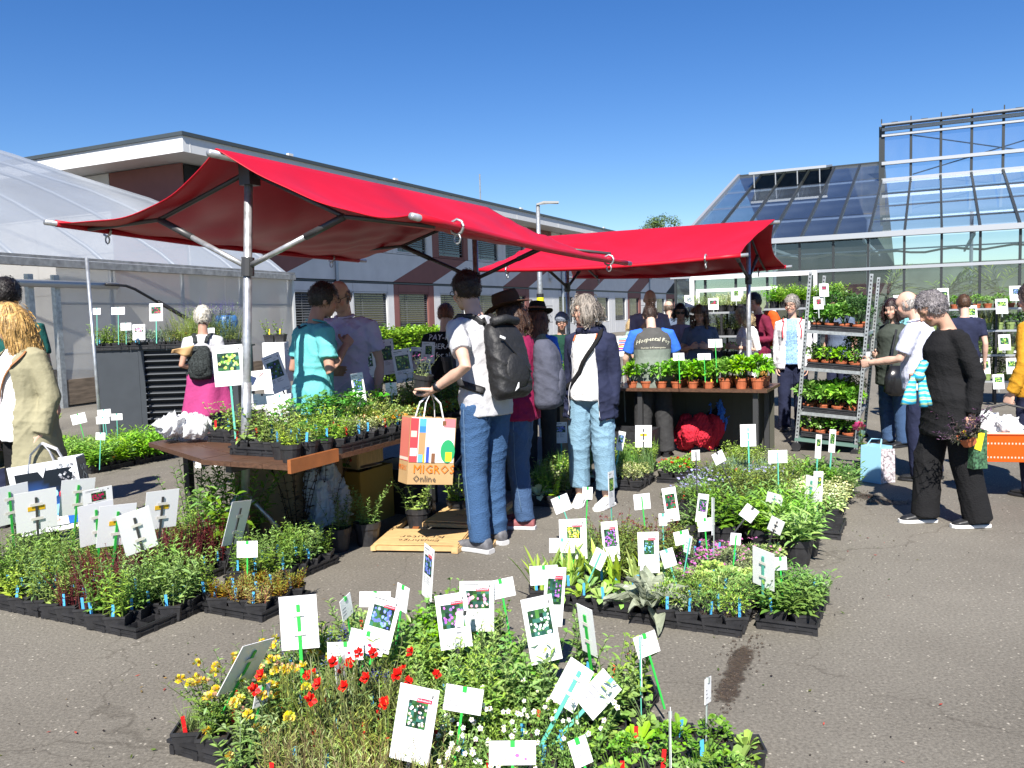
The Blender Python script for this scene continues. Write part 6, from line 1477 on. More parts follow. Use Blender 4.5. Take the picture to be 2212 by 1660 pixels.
def put_text(m, s, size, x, z, y=-.0008, col=(.03, .03, .03), slant=0., wmax=None):
    V, F = text_mesh(s, size); k = 1.0
    w = max([v[0] for v in V] or [1])
    if wmax and w > wmax: k = wmax/w
    m.col = col; n = len(m.V)
    for v in V: m.v((x+(v[0]+slant*v[1])*k, y, z+v[1]*k))
    for f in F: m.f(*[i+n for i in f])
SIGNS = {}
def card_print(kind, w_, h_, fl, title, red, seed, sub=None):
    m = MB(); r = random.Random(seed); grey = (.13, .13, .14)
    def line(x0, x1, z, t=.0022, c=grey): m.col = c; m.poly([(x0, -.0004, z), (x1, -.0004, z), (x1, -.0004, z+t), (x0, -.0004, z+t)])
    if kind == 'photo':
        x0, x1 = -w_*.40, w_*.40; zt = h_*.5
        if title: put_text(m, title, w_*.12, x0, zt-h_*.09, col=(.05, .05, .05), wmax=w_*.66)
        else: line(x0, x0+w_*.45, zt-h_*.08, h_*.018, (.12, .12, .12))
        line(x0, x0+w_*.25, zt-h_*.125, h_*.009)
        ph_ = r.choice((.30, .36, .40, .44)); py1 = zt-h_*.19; py0 = py1-h_*ph_; nar = r.choice((0, 0, .14)); picture(m, x0+w_*(.04+nar), py0, x1-w_*(.04+nar*.6), py1, fl, r, r.choice((14, 24, 40)))
        put_text(m, r.choice(('4.50', '5.-', '6.50', '3.80')), w_*.09, x0+w_*.48, zt-h_*.165, col=(.2, .2, .2))
        m.col = (.08, .08, .08); m.poly([(x1-w_*.06, -.0005, zt-h_*.13), (x1-w_*.02, -.0005, zt-h_*.13), (x1-w_*.02, -.0005, zt-h_*.08), (x1-w_*.06, -.0005, zt-h_*.08)])
        if red:
            m.col = (.72, .02, .06); m.poly([(x1-w_*.42, -.0011, py1-h_*.01), (x1-w_*.04, -.0011, py1-h_*.01), (x1-w_*.04, -.0011, py1+h_*.045), (x1-w_*.42, -.0011, py1+h_*.045)])
            put_text(m, 'Einheimisch', w_*.07, x1-w_*.40, py1+h_*.008, y=-.0015, col=(.85, .85, .85), wmax=w_*.33)
        for i in range(int((.36-ph_+.12)/.033)+2):
            z = py0-h_*.045-i*h_*.03
            line(x0+w_*.04, x0+w_*(.16+.1*r.random()), z, h_*.008); line(x0+w_*.3, x0+w_*(.45+.25*r.random()), z, h_*.008)
        m.col = (.1, .03, .05) if r.random() < .5 else (.05, .05, .05)     # flourish in the corner
        pts = [(x0+w_*(.42+.38*t), -h_*.44+h_*.016*math.sin(t*26)*(1.2-t)) for t in np.linspace(0, 1, 22)]
        for (ax, az), (bx, bz) in zip(pts, pts[1:]): m.poly([(ax, -.0005, az), (bx, -.0005, bz), (bx, -.0005, bz+h_*.007), (ax, -.0005, az+h_*.007)])
    elif kind == 'blank':
        if title: put_text(m, title, h_*.13, -w_*.4, h_*.16, col=(.1, .1, .1), wmax=w_*.7)
        for i in range(2 if title else 3): line(-w_*.4, -w_*.4+w_*r.uniform(.2, .42), h_*.02-i*h_*.15, h_*.035, (.25, .25, .27))
        line(w_*.25, w_*.42, -h_*.38, h_*.05, (.4, .4, .4)); line(-w_*.44, -w_*.38, -h_*.38, h_*.1, (.35, .35, .4))
        if fl:
            for q in range(2):
                px, pz = w_*(.1+.18*q), -h_*(.1+.15*q); m.col = FLW[fl][0]; rr = h_*(.1-.03*q); m.poly([(px+rr*math.cos(a), -.0006, pz+rr*math.sin(a)*.8) for a in np.linspace(0, 6.28, 9)[:-1]])
    return m
def sign(cx, cy, wp, hp, zc=.30, yaw=0, tilt=8, roll=0, kind='photo', fl=None, title=None, stick='g', red=False, what='', front=False, yt=False, zb=.07, slen=None, Yd=None):
    p = G(cx, cy, zc) if Yd is None else AT(cx, cy, Yd); Y = p.y; w_ = wp*Y/1840/max(.3, math.cos(R(yaw))); h_ = hp*Y/1840
    o = thing('plant_sign', None, 'sign', p, 0)
    # local card axes: x right, y into the card (away from its face), z up the card
    rot = Matrix.Rotation(R(yaw), 3, 'Z') @ Matrix.Rotation(R(-tilt), 3, 'X') @ Matrix.Rotation(R(roll), 3, 'Y')
    o.rotation_euler = rot.to_euler()
    mb = MB(); mb.box((0, .0012, 0), (w_, .0022, h_)); part(o, 'card', mb.mesh('card', M_card))
    up = rot @ Vector((0, 0, 1)); L_ = (p.z-zb)/max(.25, up.z) if slen is None else slen
    sw = .013 if hp*Y/1840 > .12 or kind == 'photo' else .008
    top = h_*.34 if front or kind == 'back' else h_*.5
    yy = -.004 if (front or kind == 'back') else .005
    mb = MB(); mb.box((0, yy, (top-L_)/2), (sw, .004, top+L_)); part(o, 'stick', mb.mesh('stick', STK[stick]))
    if kind == 'back':
        for zz in (h_*.16, -h_*.2):
            mb = MB(); mb.box((0, -.0068, zz), (w_*.30, .001, h_*.07)); part(o, 'tape', mb.mesh('tape', M_tape))
        if yt: mb = MB(); mb.box((-.0, -.001, h_*.06), (w_*.42, .001, h_*.11)); part(o, 'yellow_tape', mb.mesh('yellow_tape', M_ytape))
    else:
        pm = card_print(kind, w_, h_, fl, title, red, int(cx*7+cy), what); part(o, 'print', pm.mesh('print', MP, colors=True))
        if kind == 'blank' and not front:
            mb = MB(); mb.box((0, -.0012, h_*.5-.008), (.014, .005, .017)); part(o, 'clip', mb.mesh('clip', STK[stick]))
    o['label'] = what
    o['group'] = 'plant signs on sticks'
    return o
SG = [
 # front bed
 (646, 1345, 82, 118, 0.39, 4, 6, -2, 'back', None, None, 'g', 0, 'white sign seen from behind with yellow tape over the speedwell'),
 (532, 1440, 50, 128, 0.31, 62, -28, 12, 'back', None, None, 'g', 0, 'dark shaded sign leaning at the left edge of the front bed'),
 (566, 1503, 22, 50, 0.27, 58, -10, 8, 'blank', None, None, 'g', 0, 'small greyish tag on a green stick among the yellow vetch'),
 (749, 1312, 16, 50, 0.35, 68, 0, -12, 'blank', None, None, 'g', 0, 'narrow white tag turned edge-on behind the speedwell'),
 (810, 1295, 68, 34, 0.35, 4, 6, 3, 'blank', None, None, 'g', 0, 'landscape tag half hidden behind the blue-flower sign'),
 (822, 1347, 68, 122, 0.39, -6, 8, 15, 'photo', 'blue', None, 'g', 1, 'slanting sign with a picture of blue flower spikes'),
 (792, 1388, 80, 48, 0.32, -4, 6, 13, 'blank', 'red', 'Papaver rhoeas', 'g', 0, 'tilted poppy tag with a small red poppy print'),
 (746, 1407, 80, 40, 0.30, 0, 8, 0, 'blank', 'red', None, 'g', 0, 'broad white tag right above the poppies'),
 (868, 1292, 30, 58, 0.38, -42, 4, 10, 'blank', None, None, 'g', 0, 'narrow tag on a slanting green stick beside the blue-flower sign'),
 (924, 1237, 26, 118, 0.39, -62, 4, 4, 'photo', 'blue', None, 'd', 1, 'narrow turned sign with deep blue flowers standing alone on the asphalt side'),
 (1030, 1310, 76, 110, 0.35, 3, 8, 2, 'photo', 'pink', None, 'g', 1, 'sign with pink blossoms behind the purple one'),
 (980, 1342, 70, 120, 0.36, 6, 8, -5, 'photo', 'purple', 'Kartäusernelke', 'd', 1, 'sign with purple flowers in the middle of the front bed'),
 (1083, 1272, 58, 42, 0.41, 8, 4, -8, 'blank', None, None, 'g', 0, 'white tag on a thick green stick right of the pink-blossom sign'),
 (1000, 1358, 32, 78, 0.33, 42, 2, 12, 'blank', None, None, 'd', 0, 'tilted grey tag on a dark stick crossing the purple sign'),
 (1197, 1290, 46, 130, 0.38, 22, 6, 9, 'photo', 'purple', 'Alpen-Aster', 'g', 1, 'sign with a large violet aster behind the white-flower sign'),
 (1170, 1360, 70, 145, 0.37, 10, 8, -7, 'photo', 'white', 'Knäuel-Glockenblume', 'd', 0, 'tall sign with pale blue-white bells on a dark stick'),
 (1175, 1243, 62, 42, 0.35, 0, 6, -2, 'blank', None, None, 'g', 0, 'white tag with green clip above the aster sign'),
 (1268, 1363, 30, 128, 0.32, -48, -16, 8, 'back', None, None, 'g', 0, 'lavender-grey sign turned away right of the white-flower sign'),
 (1397, 1393, 52, 50, 0.32, 14, 4, -14, 'blank', None, None, 'g', 0, 'white tag on a green stick standing against bare asphalt'),
 (1386, 1440, 9, 130, 0.25, 84, 0, 4, 'blank', None, None, 't', 0, 'sign seen exactly edge-on beside the tag against the asphalt'),
 (1236, 1480, 62, 100, 0.29, 22, 14, 40, 'back', None, None, 't', 0, 'fallen sign with an orange patch lying across the herbs'),
 (1292, 1500, 54, 96, 0.27, -28, 20, 38, 'blank', None, None, 't', 0, 'fallen white sign leaning against the one with the orange patch'),
 (1530, 1492, 20, 56, 0.25, 56, 2, 8, 'blank', None, None, 'n', 0, 'narrow tag at the right end of the front bed'),
 (1450, 1600, 14, 135, 0.22, 80, 0, -4, 'blank', None, None, 'n', 0, 'thin sign seen edge-on near the red-labelled soil'),
 (895, 1565, 90, 168, 0.30, -10, 8, 9, 'photo', 'tulip', 'Taubenkropf-Leimkraut', 'd', 1, 'largest front sign with white campion and pale tulips'),
 (1001, 1512, 85, 58, 0.30, -5, 6, 9, 'blank', None, None, 'g', 0, 'blank white tag right of the campion sign'),
 (1107, 1627, 105, 52, 0.25, 2, 12, 2, 'blank', 'purple', None, 'g', 0, 'landscape tag with tiny violet flowers amid the violas'),
 (1254, 1625, 42, 64, 0.24, 16, 8, -14, 'blank', None, None, 'g', 0, 'curled white tag right of the violas'),
 (737, 1450, 14, 62, 0.25, 72, 0, -4, 'blank', None, None, 'g', 0, 'grey tag edge-on left of the poppies'),
 # left bed (backs, turned away)
 (22, 1091, 50, 90, 0.50, 49, -12, -4, 'back', None, None, 'g', 0, 'leftmost sign back on a green stick in the left bed'),
 (79, 1103, 60, 92, 0.48, 43, -12, -2, 'back', None, None, 'd', 2, 'sign back with yellow tape on a dark stick left of the red herbs'),
 (212, 1078, 46, 50, 0.52, 40, -12, -4, 'photo', 'red', None, 'g', 0, 'partly hidden card with red and green print in the left bed'),
 (167, 1074, 48, 82, 0.52, 47, -12, 4, 'back', None, None, 'g', 0, 'sign back on a green stick in front of the blue shopping bag'),
 (209, 1131, 52, 96, 0.46, 45, -12, -4, 'back', None, None, 'g', 0, 'sign back on a green stick at the left of the middle pair'),
 (252, 1135, 56, 95, 0.46, 45, -12, 4, 'back', None, None, 'g', 2, 'sign back with yellow tape on a green stick in the middle'),
 (297, 1148, 54, 100, 0.44, 39, -12, -12, 'back', None, None, 'd', 0, 'frontmost tilted sign back on a dark stick of the left bed'),
 (349, 1101, 50, 88, 0.50, 47, -12, 3, 'back', None, None, 'd', 2, 'sign back with yellow tape beside the tall leafy plants'),
 (512, 1130, 26, 100, .34, 66, -14, 8, 'back', None, None, 'd', 0, 'dark sign back leaning at the stall pole'),
 (534, 1187, 44, 36, .30, 6, 6, 2, 'blank', None, 'Fetthenne', 'g', 0, 'handwritten tag over the orange-green stonecrop'),
 # right bed
 (1213, 1089, 38, 36, .30, 10, 4, -18, 'blank', None, None, 't', 0, 'tilted tag left of the white shoes'),
 (1269, 1066, 22, 27, .34, 4, 4, 4, 'blank', None, None, 'g', 0, 'small tag in front of the left white shoe'),
 (1321, 1057, 16, 78, .36, 62, 2, 4, 'photo', 'green', None, 't', 0, 'narrow turned sign in front of the right white shoe'),
 (1387, 1084, 36, 34, .34, 4, 4, -4, 'blankf', None, None, 'g', 0, 'tag with its green stick in front, standing on open asphalt'),
 (1449, 1090, 31, 74, .34, 6, 6, -6, 'photo', 'red', None, 'd', 0, 'sign with a dark pink double flower'),
 (1432, 1123, 18, 27, .30, 0, 4, 0, 'blank', None, None, 't', 0, 'small tag below the dark pink flower sign'),
 (1238, 1165, 60, 88, .28, 2, 6, 0, 'photo', 'yellow', None, 'g', 1, 'sign with yellow flowers at the left end of the right bed'),
 (1214, 1179, 56, 32, .26, 0, 6, 2, 'blank', None, None, 't', 0, 'landscape tag in front of the yellow-flower sign'),
 (1319, 1170, 36, 88, .28, 2, 6, -3, 'photo', 'purple', 'Fingerhut', 'd', 1, 'narrow sign with a purple flower spike'),
 (1401, 1194, 46, 90, .26, 0, 6, 0, 'photo', 'cyan', None, 'g', 1, 'sign with sky-blue flowers above the silver plant'),
 (1293, 1208, 26, 44, .24, -30, 4, 24, 'blankf', None, None, 't', 0, 'tilted tag on a teal stick before the purple spike sign'),
 (1444, 1206, 30, 40, .25, 8, 6, -14, 'blank', None, None, 't', 0, 'white tag tucked behind the silver leaves'),
 (1473, 1162, 34, 30, .30, 4, 4, -10, 'blank', None, 'Phlox', 'g', 0, 'tag with writing over the magenta phlox'),
 (1487, 1176, 18, 40, .28, 50, 2, 26, 'blankf', None, None, 't', 0, 'slanting turned tag on a long teal stick'),
 (1517, 1098, 26, 62, .36, 24, 4, 12, 'photo', 'purple', None, 'd', 0, 'pointed-looking sign with a violet flower behind a white tag'),
 (1523, 1134, 33, 29, .30, 4, 4, -3, 'blank', None, None, 'g', 0, 'white tag in front of the violet-flower sign'),
 (1541, 1116, 12, 82, .34, 66, 2, 14, 'back', None, None, 'n', 0, 'slim grey sign turned away beside the violet-flower sign'),
 (1589, 1165, 24, 26, .28, 6, 4, 8, 'blankf', None, None, 'g', 0, 'small tag over the grey-green cushions'),
 (1618, 1109, 30, 32, .34, -16, 4, 36, 'blank', None, None, 'd', 0, 'strongly tilted tag on a dark stick in the right bed'),
 (1649, 1229, 34, 96, .28, -52, -14, 10, 'back', None, None, 't', 0, 'large grey sign turned away above the near right corner'),
 (1686, 1218, 28, 29, .26, 0, 4, -2, 'blank', None, None, 'g', 0, 'small white tag on a green stick at the near right corner'),
 (1673, 1078, 30, 27, .34, -30, -20, 14, 'back', None, None, 't', 0, 'grey tag on a teal stick behind the big pots'),
 (1676, 1136, 24, 38, .30, -40, -16, 24, 'back', None, None, 'd', 0, 'grey tilted tag on a black stick near the damp soil'),
 (1503, 984, 19, 23, .52, 16, 2, 0, 'blankf', None, None, 'd', 0, 'tag on a tall black stick against the asphalt'),
 (1553, 989, 26, 26, .46, 12, 2, -24, 'blank', None, None, 'd', 0, 'tilted tag right of the tall black stick'),
 (1680, 987, 42, 28, .50, 2, 2, 0, 'blankf', None, None, 't', 0, 'white landscape tag on a thick teal stick in the right bed'),
 (1616, 941, 34, 48, .46, 0, 4, 0, 'back', None, None, 't', 0, 'white sign back in front of the black jacket'),
 (1768, 965, 15, 52, .44, 24, 4, 8, 'photo', 'green', None, 't', 0, 'narrow herb sign at the foot of the trolley, left one'),
 (1798, 953, 16, 50, .46, 20, 4, 8, 'photo', 'green', None, 't', 0, 'narrow herb sign at the foot of the trolley, right one'),
 (1767, 1051, 22, 66, .30, 10, 4, 5, 'photo', 'yellow', None, 't', 0, 'sign with yellow-orange flowers over the variegated herbs'),
 (1752, 1058, 20, 66, .30, -40, -16, 10, 'back', None, None, 't', 0, 'dark grey sign back beside the yellow-orange flower sign'),
 (1390, 943, 36, 48, .40, 4, 4, 2, 'back', None, None, 'd', 2, 'white sign back with yellow tape before the vendor'),
 (1341, 953, 16, 42, .40, 16, 4, 14, 'photo', 'blue', None, 't', 0, 'small tilted picture sign behind the blue capri jeans'),
 (1177, 922, 26, 46, .42, 10, 2, 0, 'photo', 'green', None, 't', 0, 'shaded picture sign left of the blue capri jeans'),
 (1212, 935, 27, 46, .40, 4, 2, 0, 'photo', 'blue', None, 't', 0, 'shaded picture sign touching the capri jeans'),
]
for s in SG:
    k = s[8]; sign(*s[:8], kind='blank' if k == 'blankf' else k, fl=s[9], title=s[10], stick=s[11], red=s[12] == 1, yt=s[12] == 2, front=(k == 'blankf'), what=s[13])
SGX = [(170, 905, 30, 22, .5, 8, 4, -12, 'blank', 'g', 'tilted white tag in the bed by the grey cabinet'), (225, 893, 28, 16, .52, 4, 4, -4, 'blank', 't', 'rear white tag in the bed by the grey cabinet'), (222, 908, 28, 16, .5, 4, 4, -2, 'blank', 't', 'front white tag in the bed by the grey cabinet'), (252, 901, 24, 14, .5, 4, 4, 0, 'blank', 't', 'rightmost white tag in the bed by the grey cabinet'), (217, 943, 20, 16, .42, 4, 4, 4, 'blank', 't', 'low small tag in the bed by the grey cabinet')]
for s in SGX: sign(*s[:8], kind=s[8], stick=s[9], what=s[10])
# ================================================================== tables and things on them
def ep(u, v, z=0.): return E1*u+E2*v+Vector((0, 0, z))
def ebox(m, u0, u1, v0, v1, z0, z1): m.prism([ep(u0, v0, z0), ep(u1, v0, z0), ep(u1, v1, z0), ep(u0, v1, z0)], (0, 0, z1-z0))
tb = thing('market_table', 'brown plank table of the near stall loaded with herb trays', 'table')
TZ = .72
for k in range(3):
    m = MB(); v0 = -4.05+k*.248; ebox(m, 3.82+.0*k, 6.95, v0, v0+.244, TZ-.03, TZ); part(tb, 'plank', m.mesh('plank', M_wood))
for k in range(3):
    m = MB(); f0, f1 = k/3, (k+1)/3-.01
    a = ep(3.84, -4.06, TZ-.03).lerp(ep(4.56, -4.06, TZ-.03), f0); b = ep(3.84, -4.06, TZ-.03).lerp(ep(4.56, -4.06, TZ-.03), f1); c = ep(4.28, -5.04, TZ-.03).lerp(ep(4.86, -5.04, TZ-.03), f1); d = ep(4.28, -5.04, TZ-.03).lerp(ep(4.86, -5.04, TZ-.03), f0)
    m.prism([a, b, c, d][::-1], (0, 0, .03)); part(tb, 'plank', m.mesh('plank', M_wood))
m = MB(); ebox(m, 3.76, 4.2, -3.31, -3.285, TZ-.035, TZ+.045); part(tb, 'edge_board', m.mesh('edge_board', mat('reddish_wood', (.30, .10, .03), rough=.4, var=.25, vscale=6)))
for (u, v) in ((6.7, -3.4), (6.7, -4.0), (4.5, -4.95), (5.4, -4.0), (5.4, -3.42)):
    m = MB(); ebox(m, u, u+.05, v, v+.05, 0, TZ-.03); part(tb, 'leg', m.mesh('leg', M_braz))
m = MB(); ebox(m, 3.95, 6.8, -3.98, -3.93, TZ-.1, TZ-.03); part(tb, 'rail', m.mesh('rail', M_braz))
Z1 = TZ+.001
TT_ = [((4.02, 4.42), (-4.02, -3.62), lambda u, v, r: 'tomato_seedling' if v < -3.8 else 'light_green_herb', 'near tray of seedlings on the near stall table', 1.0),
       ((4.26, 4.82), (-3.61, -3.31), lambda u, v, r: 'light_green_herb' if u < 4.5 else 'variegated_thyme', 'tray of pale thyme at the front edge of the stall table', 1.0),
       ((4.83, 5.38), (-3.61, -3.31), lambda u, v, r: 'orange_flowered_herb', 'tray of orange flowers at the front edge of the stall table', 1.1),
       ((5.39, 5.94), (-3.61, -3.31), lambda u, v, r: 'red_flowered_herb', 'tray of red flowers at the front edge of the stall table', 1.15),
       ((5.95, 6.5), (-3.61, -3.31), lambda u, v, r: 'light_green_herb', 'last tray at the front edge of the stall table', 1.2),
       ((4.44, 4.99), (-4.02, -3.63), lambda u, v, r: 'strawberry_plant' if u > 4.55 else 'tomato_seedling', 'tray of dark strawberry plants on the stall table', 1.15),
       ((5.0, 5.55), (-4.02, -3.63), lambda u, v, r: 'light_green_herb' if r.random() < .6 else 'variegated_thyme', 'second-row tray of light herbs on the stall table', 1.35),
       ((5.56, 6.1), (-4.02, -3.63), lambda u, v, r: 'sage_leaf_herb', 'second-row tray of upright herbs on the stall table', .95),
       ((6.11, 6.66), (-4.02, -3.63), lambda u, v, r: 'leafy_perennial', 'shaded tray at the far end of the stall table', 1.0),
       ((4.42, 4.8), (-4.62, -4.08), lambda u, v, r: 'tomato_seedling' if r.random() < .6 else 'light_green_herb', 'tray on the left wing of the stall table', .9)]
for a, b, ch, lb, k in TT_: bed(tray(a, b, lb, Z1, 'trays on the stall table'), ch, 'trays on the stall table', tagc='bbr', tagp=.5, scale=k)
for i, (u, v) in enumerate(((3.92, -3.42), (4.06, -3.40), (4.0, -3.56))): plant('light_green_herb', ep(u, v, Z1), 'light green herb in a round black pot at the table corner', 'round pots at the table corner', 'rd', 'b', .85, rb)
for i, (u, v) in enumerate(((4.2, -3.40), (4.19, -3.53))): plant('strawberry_plant', ep(u, v, Z1), 'small strawberry plant in a round black pot behind the edge board', 'round pots behind the edge board', 'rd', 'b', .6, rb)
# signs on the stall table
TSG = [(494, 790, 64, 88, 1.28, 6, 4, -3, 'photo', 'green', None, 't', 0, 'sign with a light green leaf picture beside the stall pole'), (597, 806, 42, 84, 1.12, -8, 4, -20, 'photo', 'blue', None, 'd', 0, 'tilted sign with dark blue-green picture on the stall table'),
       (640, 786, 42, 72, 1.18, 0, 4, -5, 'photo', 'yellow', None, 'd', 0, 'sign with yellow fruit picture in front of the aqua polo'), (722, 782, 36, 70, 1.22, 0, 4, -6, 'photo', 'green', None, 't', 0, 'sign half hidden behind the dark red flower sign'),
       (735, 800, 42, 80, 1.14, 2, 4, 3, 'photo', 'red', None, 'd', 0, 'sign with dark red and white flower picture on the stall table'), (775, 842, 28, 72, 1.04, -16, 4, -9, 'photo', 'blue', None, 'd', 0, 'narrow greyish sign leaning among the herbs'),
       (790, 785, 42, 64, 1.2, 4, 4, -5, 'photo', 'white', None, 'g', 0, 'half-shaded sign with a small picture'), (834, 772, 38, 76, 1.22, 10, 4, -6, 'photo', 'green', None, 'd', 0, 'shaded sign with a grassy picture'), (871, 790, 40, 72, 1.16, 6, 4, -8, 'photo', 'green', None, 'g', 0, 'shaded sign on a long bright green stick'),
       (900, 775, 26, 50, 1.2, 0, 2, 4, 'photo', 'purple', None, 'd', 0, 'small shaded card next to the tall man'), (925, 762, 28, 46, 1.22, 4, 2, 4, 'photo', 'green', None, 'd', 0, 'uppermost shaded card next to the black T-shirt'),
       (916, 800, 30, 50, 1.1, -4, 2, -4, 'photo', 'blue', None, 'd', 0, 'lower shaded card beside the pot in the hand'), (845, 841, 24, 28, 1.02, 4, 2, -3, 'blank', None, None, 't', 0, 'small white tag among the light green herbs'),
       (566, 868, 52, 34, .96, 2, 4, 2, 'blank', None, None, 'd', 0, 'white landscape tag on a dark stick at the table corner'), (606, 873, 58, 40, .95, -2, 4, -5, 'blank', None, 'Rosmarin', 't', 0, 'white landscape tag on a teal stick at the table corner'),
       (534, 760, 0.1, .1, 1.2, 0, 0, 0, None, None, None, 'g', 0, '')]
for s in TSG:
    if s[8]: sign(*s[:8], kind=s[8], fl=s[9], title=s[10], stick=s[11], what=s[13], zb=TZ+.06)
# printed banner card leaning behind the pole
m = MB(); o = thing('banner_card', 'white card with a dark tag and red twig drawing behind the stall pole', 'sign', AT(558, 822, 6.3), 0); m.box((0, 0, 0), (.20, .003, .145), Matrix.Rotation(R(-5), 3, 'Y')); part(o, 'card', m.mesh('card', M_card))
m = MB(); m.col = (.03, .05, .12); m.poly([(-.085, -.003, -.02), (-.04, -.003, -.035), (-.01, -.003, .02), (-.05, -.003, .035)]); m.col = (.4, .04, .05)
for q in range(6): a = rs.uniform(-.5, 1.2); m.poly([(.0, -.0025, .02), (.0+.06*math.cos(a), -.0025, .02+.045*math.sin(a)), (.0+.06*math.cos(a+.06), -.0025, .02+.045*math.sin(a+.06))])
put_text(m, 'Wildstauden', .022, -.03, -.045, y=-.0025, col=(.2, .2, .22)); part(o, 'print', m.mesh('print', MP, colors=True))
# crumpled plastic bags
def crumple(name, label, c, r3, mt, seed, cat='bag', flat=0.0, amp=.02, vox=.008):
    m = MB(); rr = random.Random(seed)
    for i in range(9): ell(m, Vector((rr.uniform(-.7, .7)*r3[0], rr.uniform(-.7, .7)*r3[1], r3[2]*rr.uniform(.3, .8))), (r3[0]*rr.uniform(.35, .6), r3[1]*rr.uniform(.35, .6), r3[2]*rr.uniform(.35, .6)), n=10)
    def cb(V, F, Nn):
        V2 = wrinkle(V, Nn, amp*1.4, seed, 1.2); V2 = wrinkle(V2, Nn, amp*.8, seed+1, 3.2); V2[:, 2] -= V2[:, 2].min(); o = link(name, np_mesh(name, V2, F, mt)); o.location = c; tag(o, label, cat)
    job(m, vox, cb, 4)
M_pbag = mat('white_plastic', (.74, .75, .77), rough=.35, trans=.25); M_pbag2 = mat('grey_plastic', (.50, .52, .55), rough=.3, trans=.25)
crumple('plastic_bag', 'crumpled white plastic bag on the left wing of the stall table', ep(4.42, -4.82, TZ), (.2, .15, .13), M_pbag, 3)
crumple('plastic_bag', 'grey-white plastic carrier bag under the stall table', G(708, 1172), (.13, .12, .42), M_pbag2, 5)
crumple('patterned_cloth', 'blue patterned cloth lying under the stall table', G(668, 1172), (.2, .14, .09), mat('blue_print_cloth', (.05, .14, .35), rough=.8, var=.9, vscale=25), 6, 'cloth')
# boxes under the stall
M_card2 = mat('cardboard', (.26, .175, .095), rough=.8, var=.1, vscale=6)
def crate_box(name, label, u0, u1, v0, v1, z0, z1, mt, cat='box', flaps=False):
    o = thing(name, label, cat, ep((u0+u1)/2, (v0+v1)/2, z0), -AX); a, b, h = v1-v0, u1-u0, z1-z0
    for nm, c, d in (('side', (a/2, 0, h/2), (.006, b, h)), ('side', (-a/2, 0, h/2), (.006, b, h)), ('end', (0, b/2, h/2), (a-.006, .006, h)), ('end', (0, -b/2, h/2), (a-.006, .006, h)), ('bottom', (0, 0, .004), (a-.01, b-.01, .006))):
        m = MB(); m.box(c, d); part(o, nm, m.mesh(nm, mt))
    if flaps:
        for sg in (-1, 1):
            m = MB(); m.box((sg*(a/2+.05), 0, h-.04), (.12, b-.02, .005), Matrix.Rotation(R(40*sg), 3, 'Y')); part(o, 'flap', m.mesh('flap', mt))
    return o
crate_box('cardboard_box', 'large open cardboard box under the front of the stall table', 4.55, 5.1, -4.5, -3.96, 0, .58, M_card2, flaps=False)
crate_box('storage_box', 'dark yellow box beneath the fruit crate', 5.12, 5.55, -4.25, -3.82, 0, .42, mat('mustard_card', (.30, .19, .03), rough=.7))
crate_box('plastic_crate', 'black plastic crate holding papers under the table', 5.6, 6.1, -4.2, -3.75, 0, .36, M_dark, 'crate')
o = thing('fruit_crate', 'pale wooden fruit crate with tomato print on the yellow box', 'crate', ep(5.33, -4.03, .425), -AX-.12)
for nm, c, d in (('slat', (0, -.14, .06), (.36, .008, .105)), ('slat', (0, -.14, .155), (.36, .008, .06)), ('slat', (.18, 0, .08), (.008, .27, .1)), ('slat', (-.18, 0, .08), (.008, .27, .1)), ('slat', (0, .14, .08), (.36, .008, .1)), ('corner_post', (.165, -.125, .11), (.03, .025, .2)), ('corner_post', (-.165, -.125, .11), (.03, .025, .2)), ('crate_bottom', (0, 0, .006), (.35, .27, .008))):
    m = MB(); m.box(c, d); part(o, nm, m.mesh(nm, M_ply))
m = MB(); m.col = (.55, .05, .02); m.poly([(-.125+.03*math.cos(a), -.1445, .06+.024*math.sin(a)) for a in np.linspace(0, 6.28, 11)[:-1]]); m.col = (.1, .25, .03); m.poly([(-.08, -.1445, .02), (.12, -.1445, .02), (.08, -.1445, .045), (-.04, -.1445, .045)])
put_text(m, 'Tomate', .045, -.085, .06, y=-.1447, col=(.12, .2, .03)); m.col = (.5, .05, .02); m.poly([(.11+.016*math.cos(a), -.1449, .075+.014*math.sin(a)) for a in np.linspace(0, 6.28, 9)[:-1]]); part(o, 'print', m.mesh('print', MP, colors=True))
for i, (px, py, k, w1, h1) in enumerate(((860, 1040, 20, .2, .3), (885, 1065, -14, .22, .36))):
    o = link('cardboard_sheet', (lambda m: (m.box((0, 0, h1/2), (w1, .006, h1)), m)[1])(MB()).mesh('cardboard_sheet', mat('grey_card', (.42, .38, .33), rough=.8))); o.location = ep(5.72+i*.22, -3.96, .05); o.rotation_euler = (R(8), R(k), -AX+.4); tag(o, ('upright' if i == 0 else 'slanting')+' grey-brown cardboard sheet sticking out of the black crate', 'cardboard')
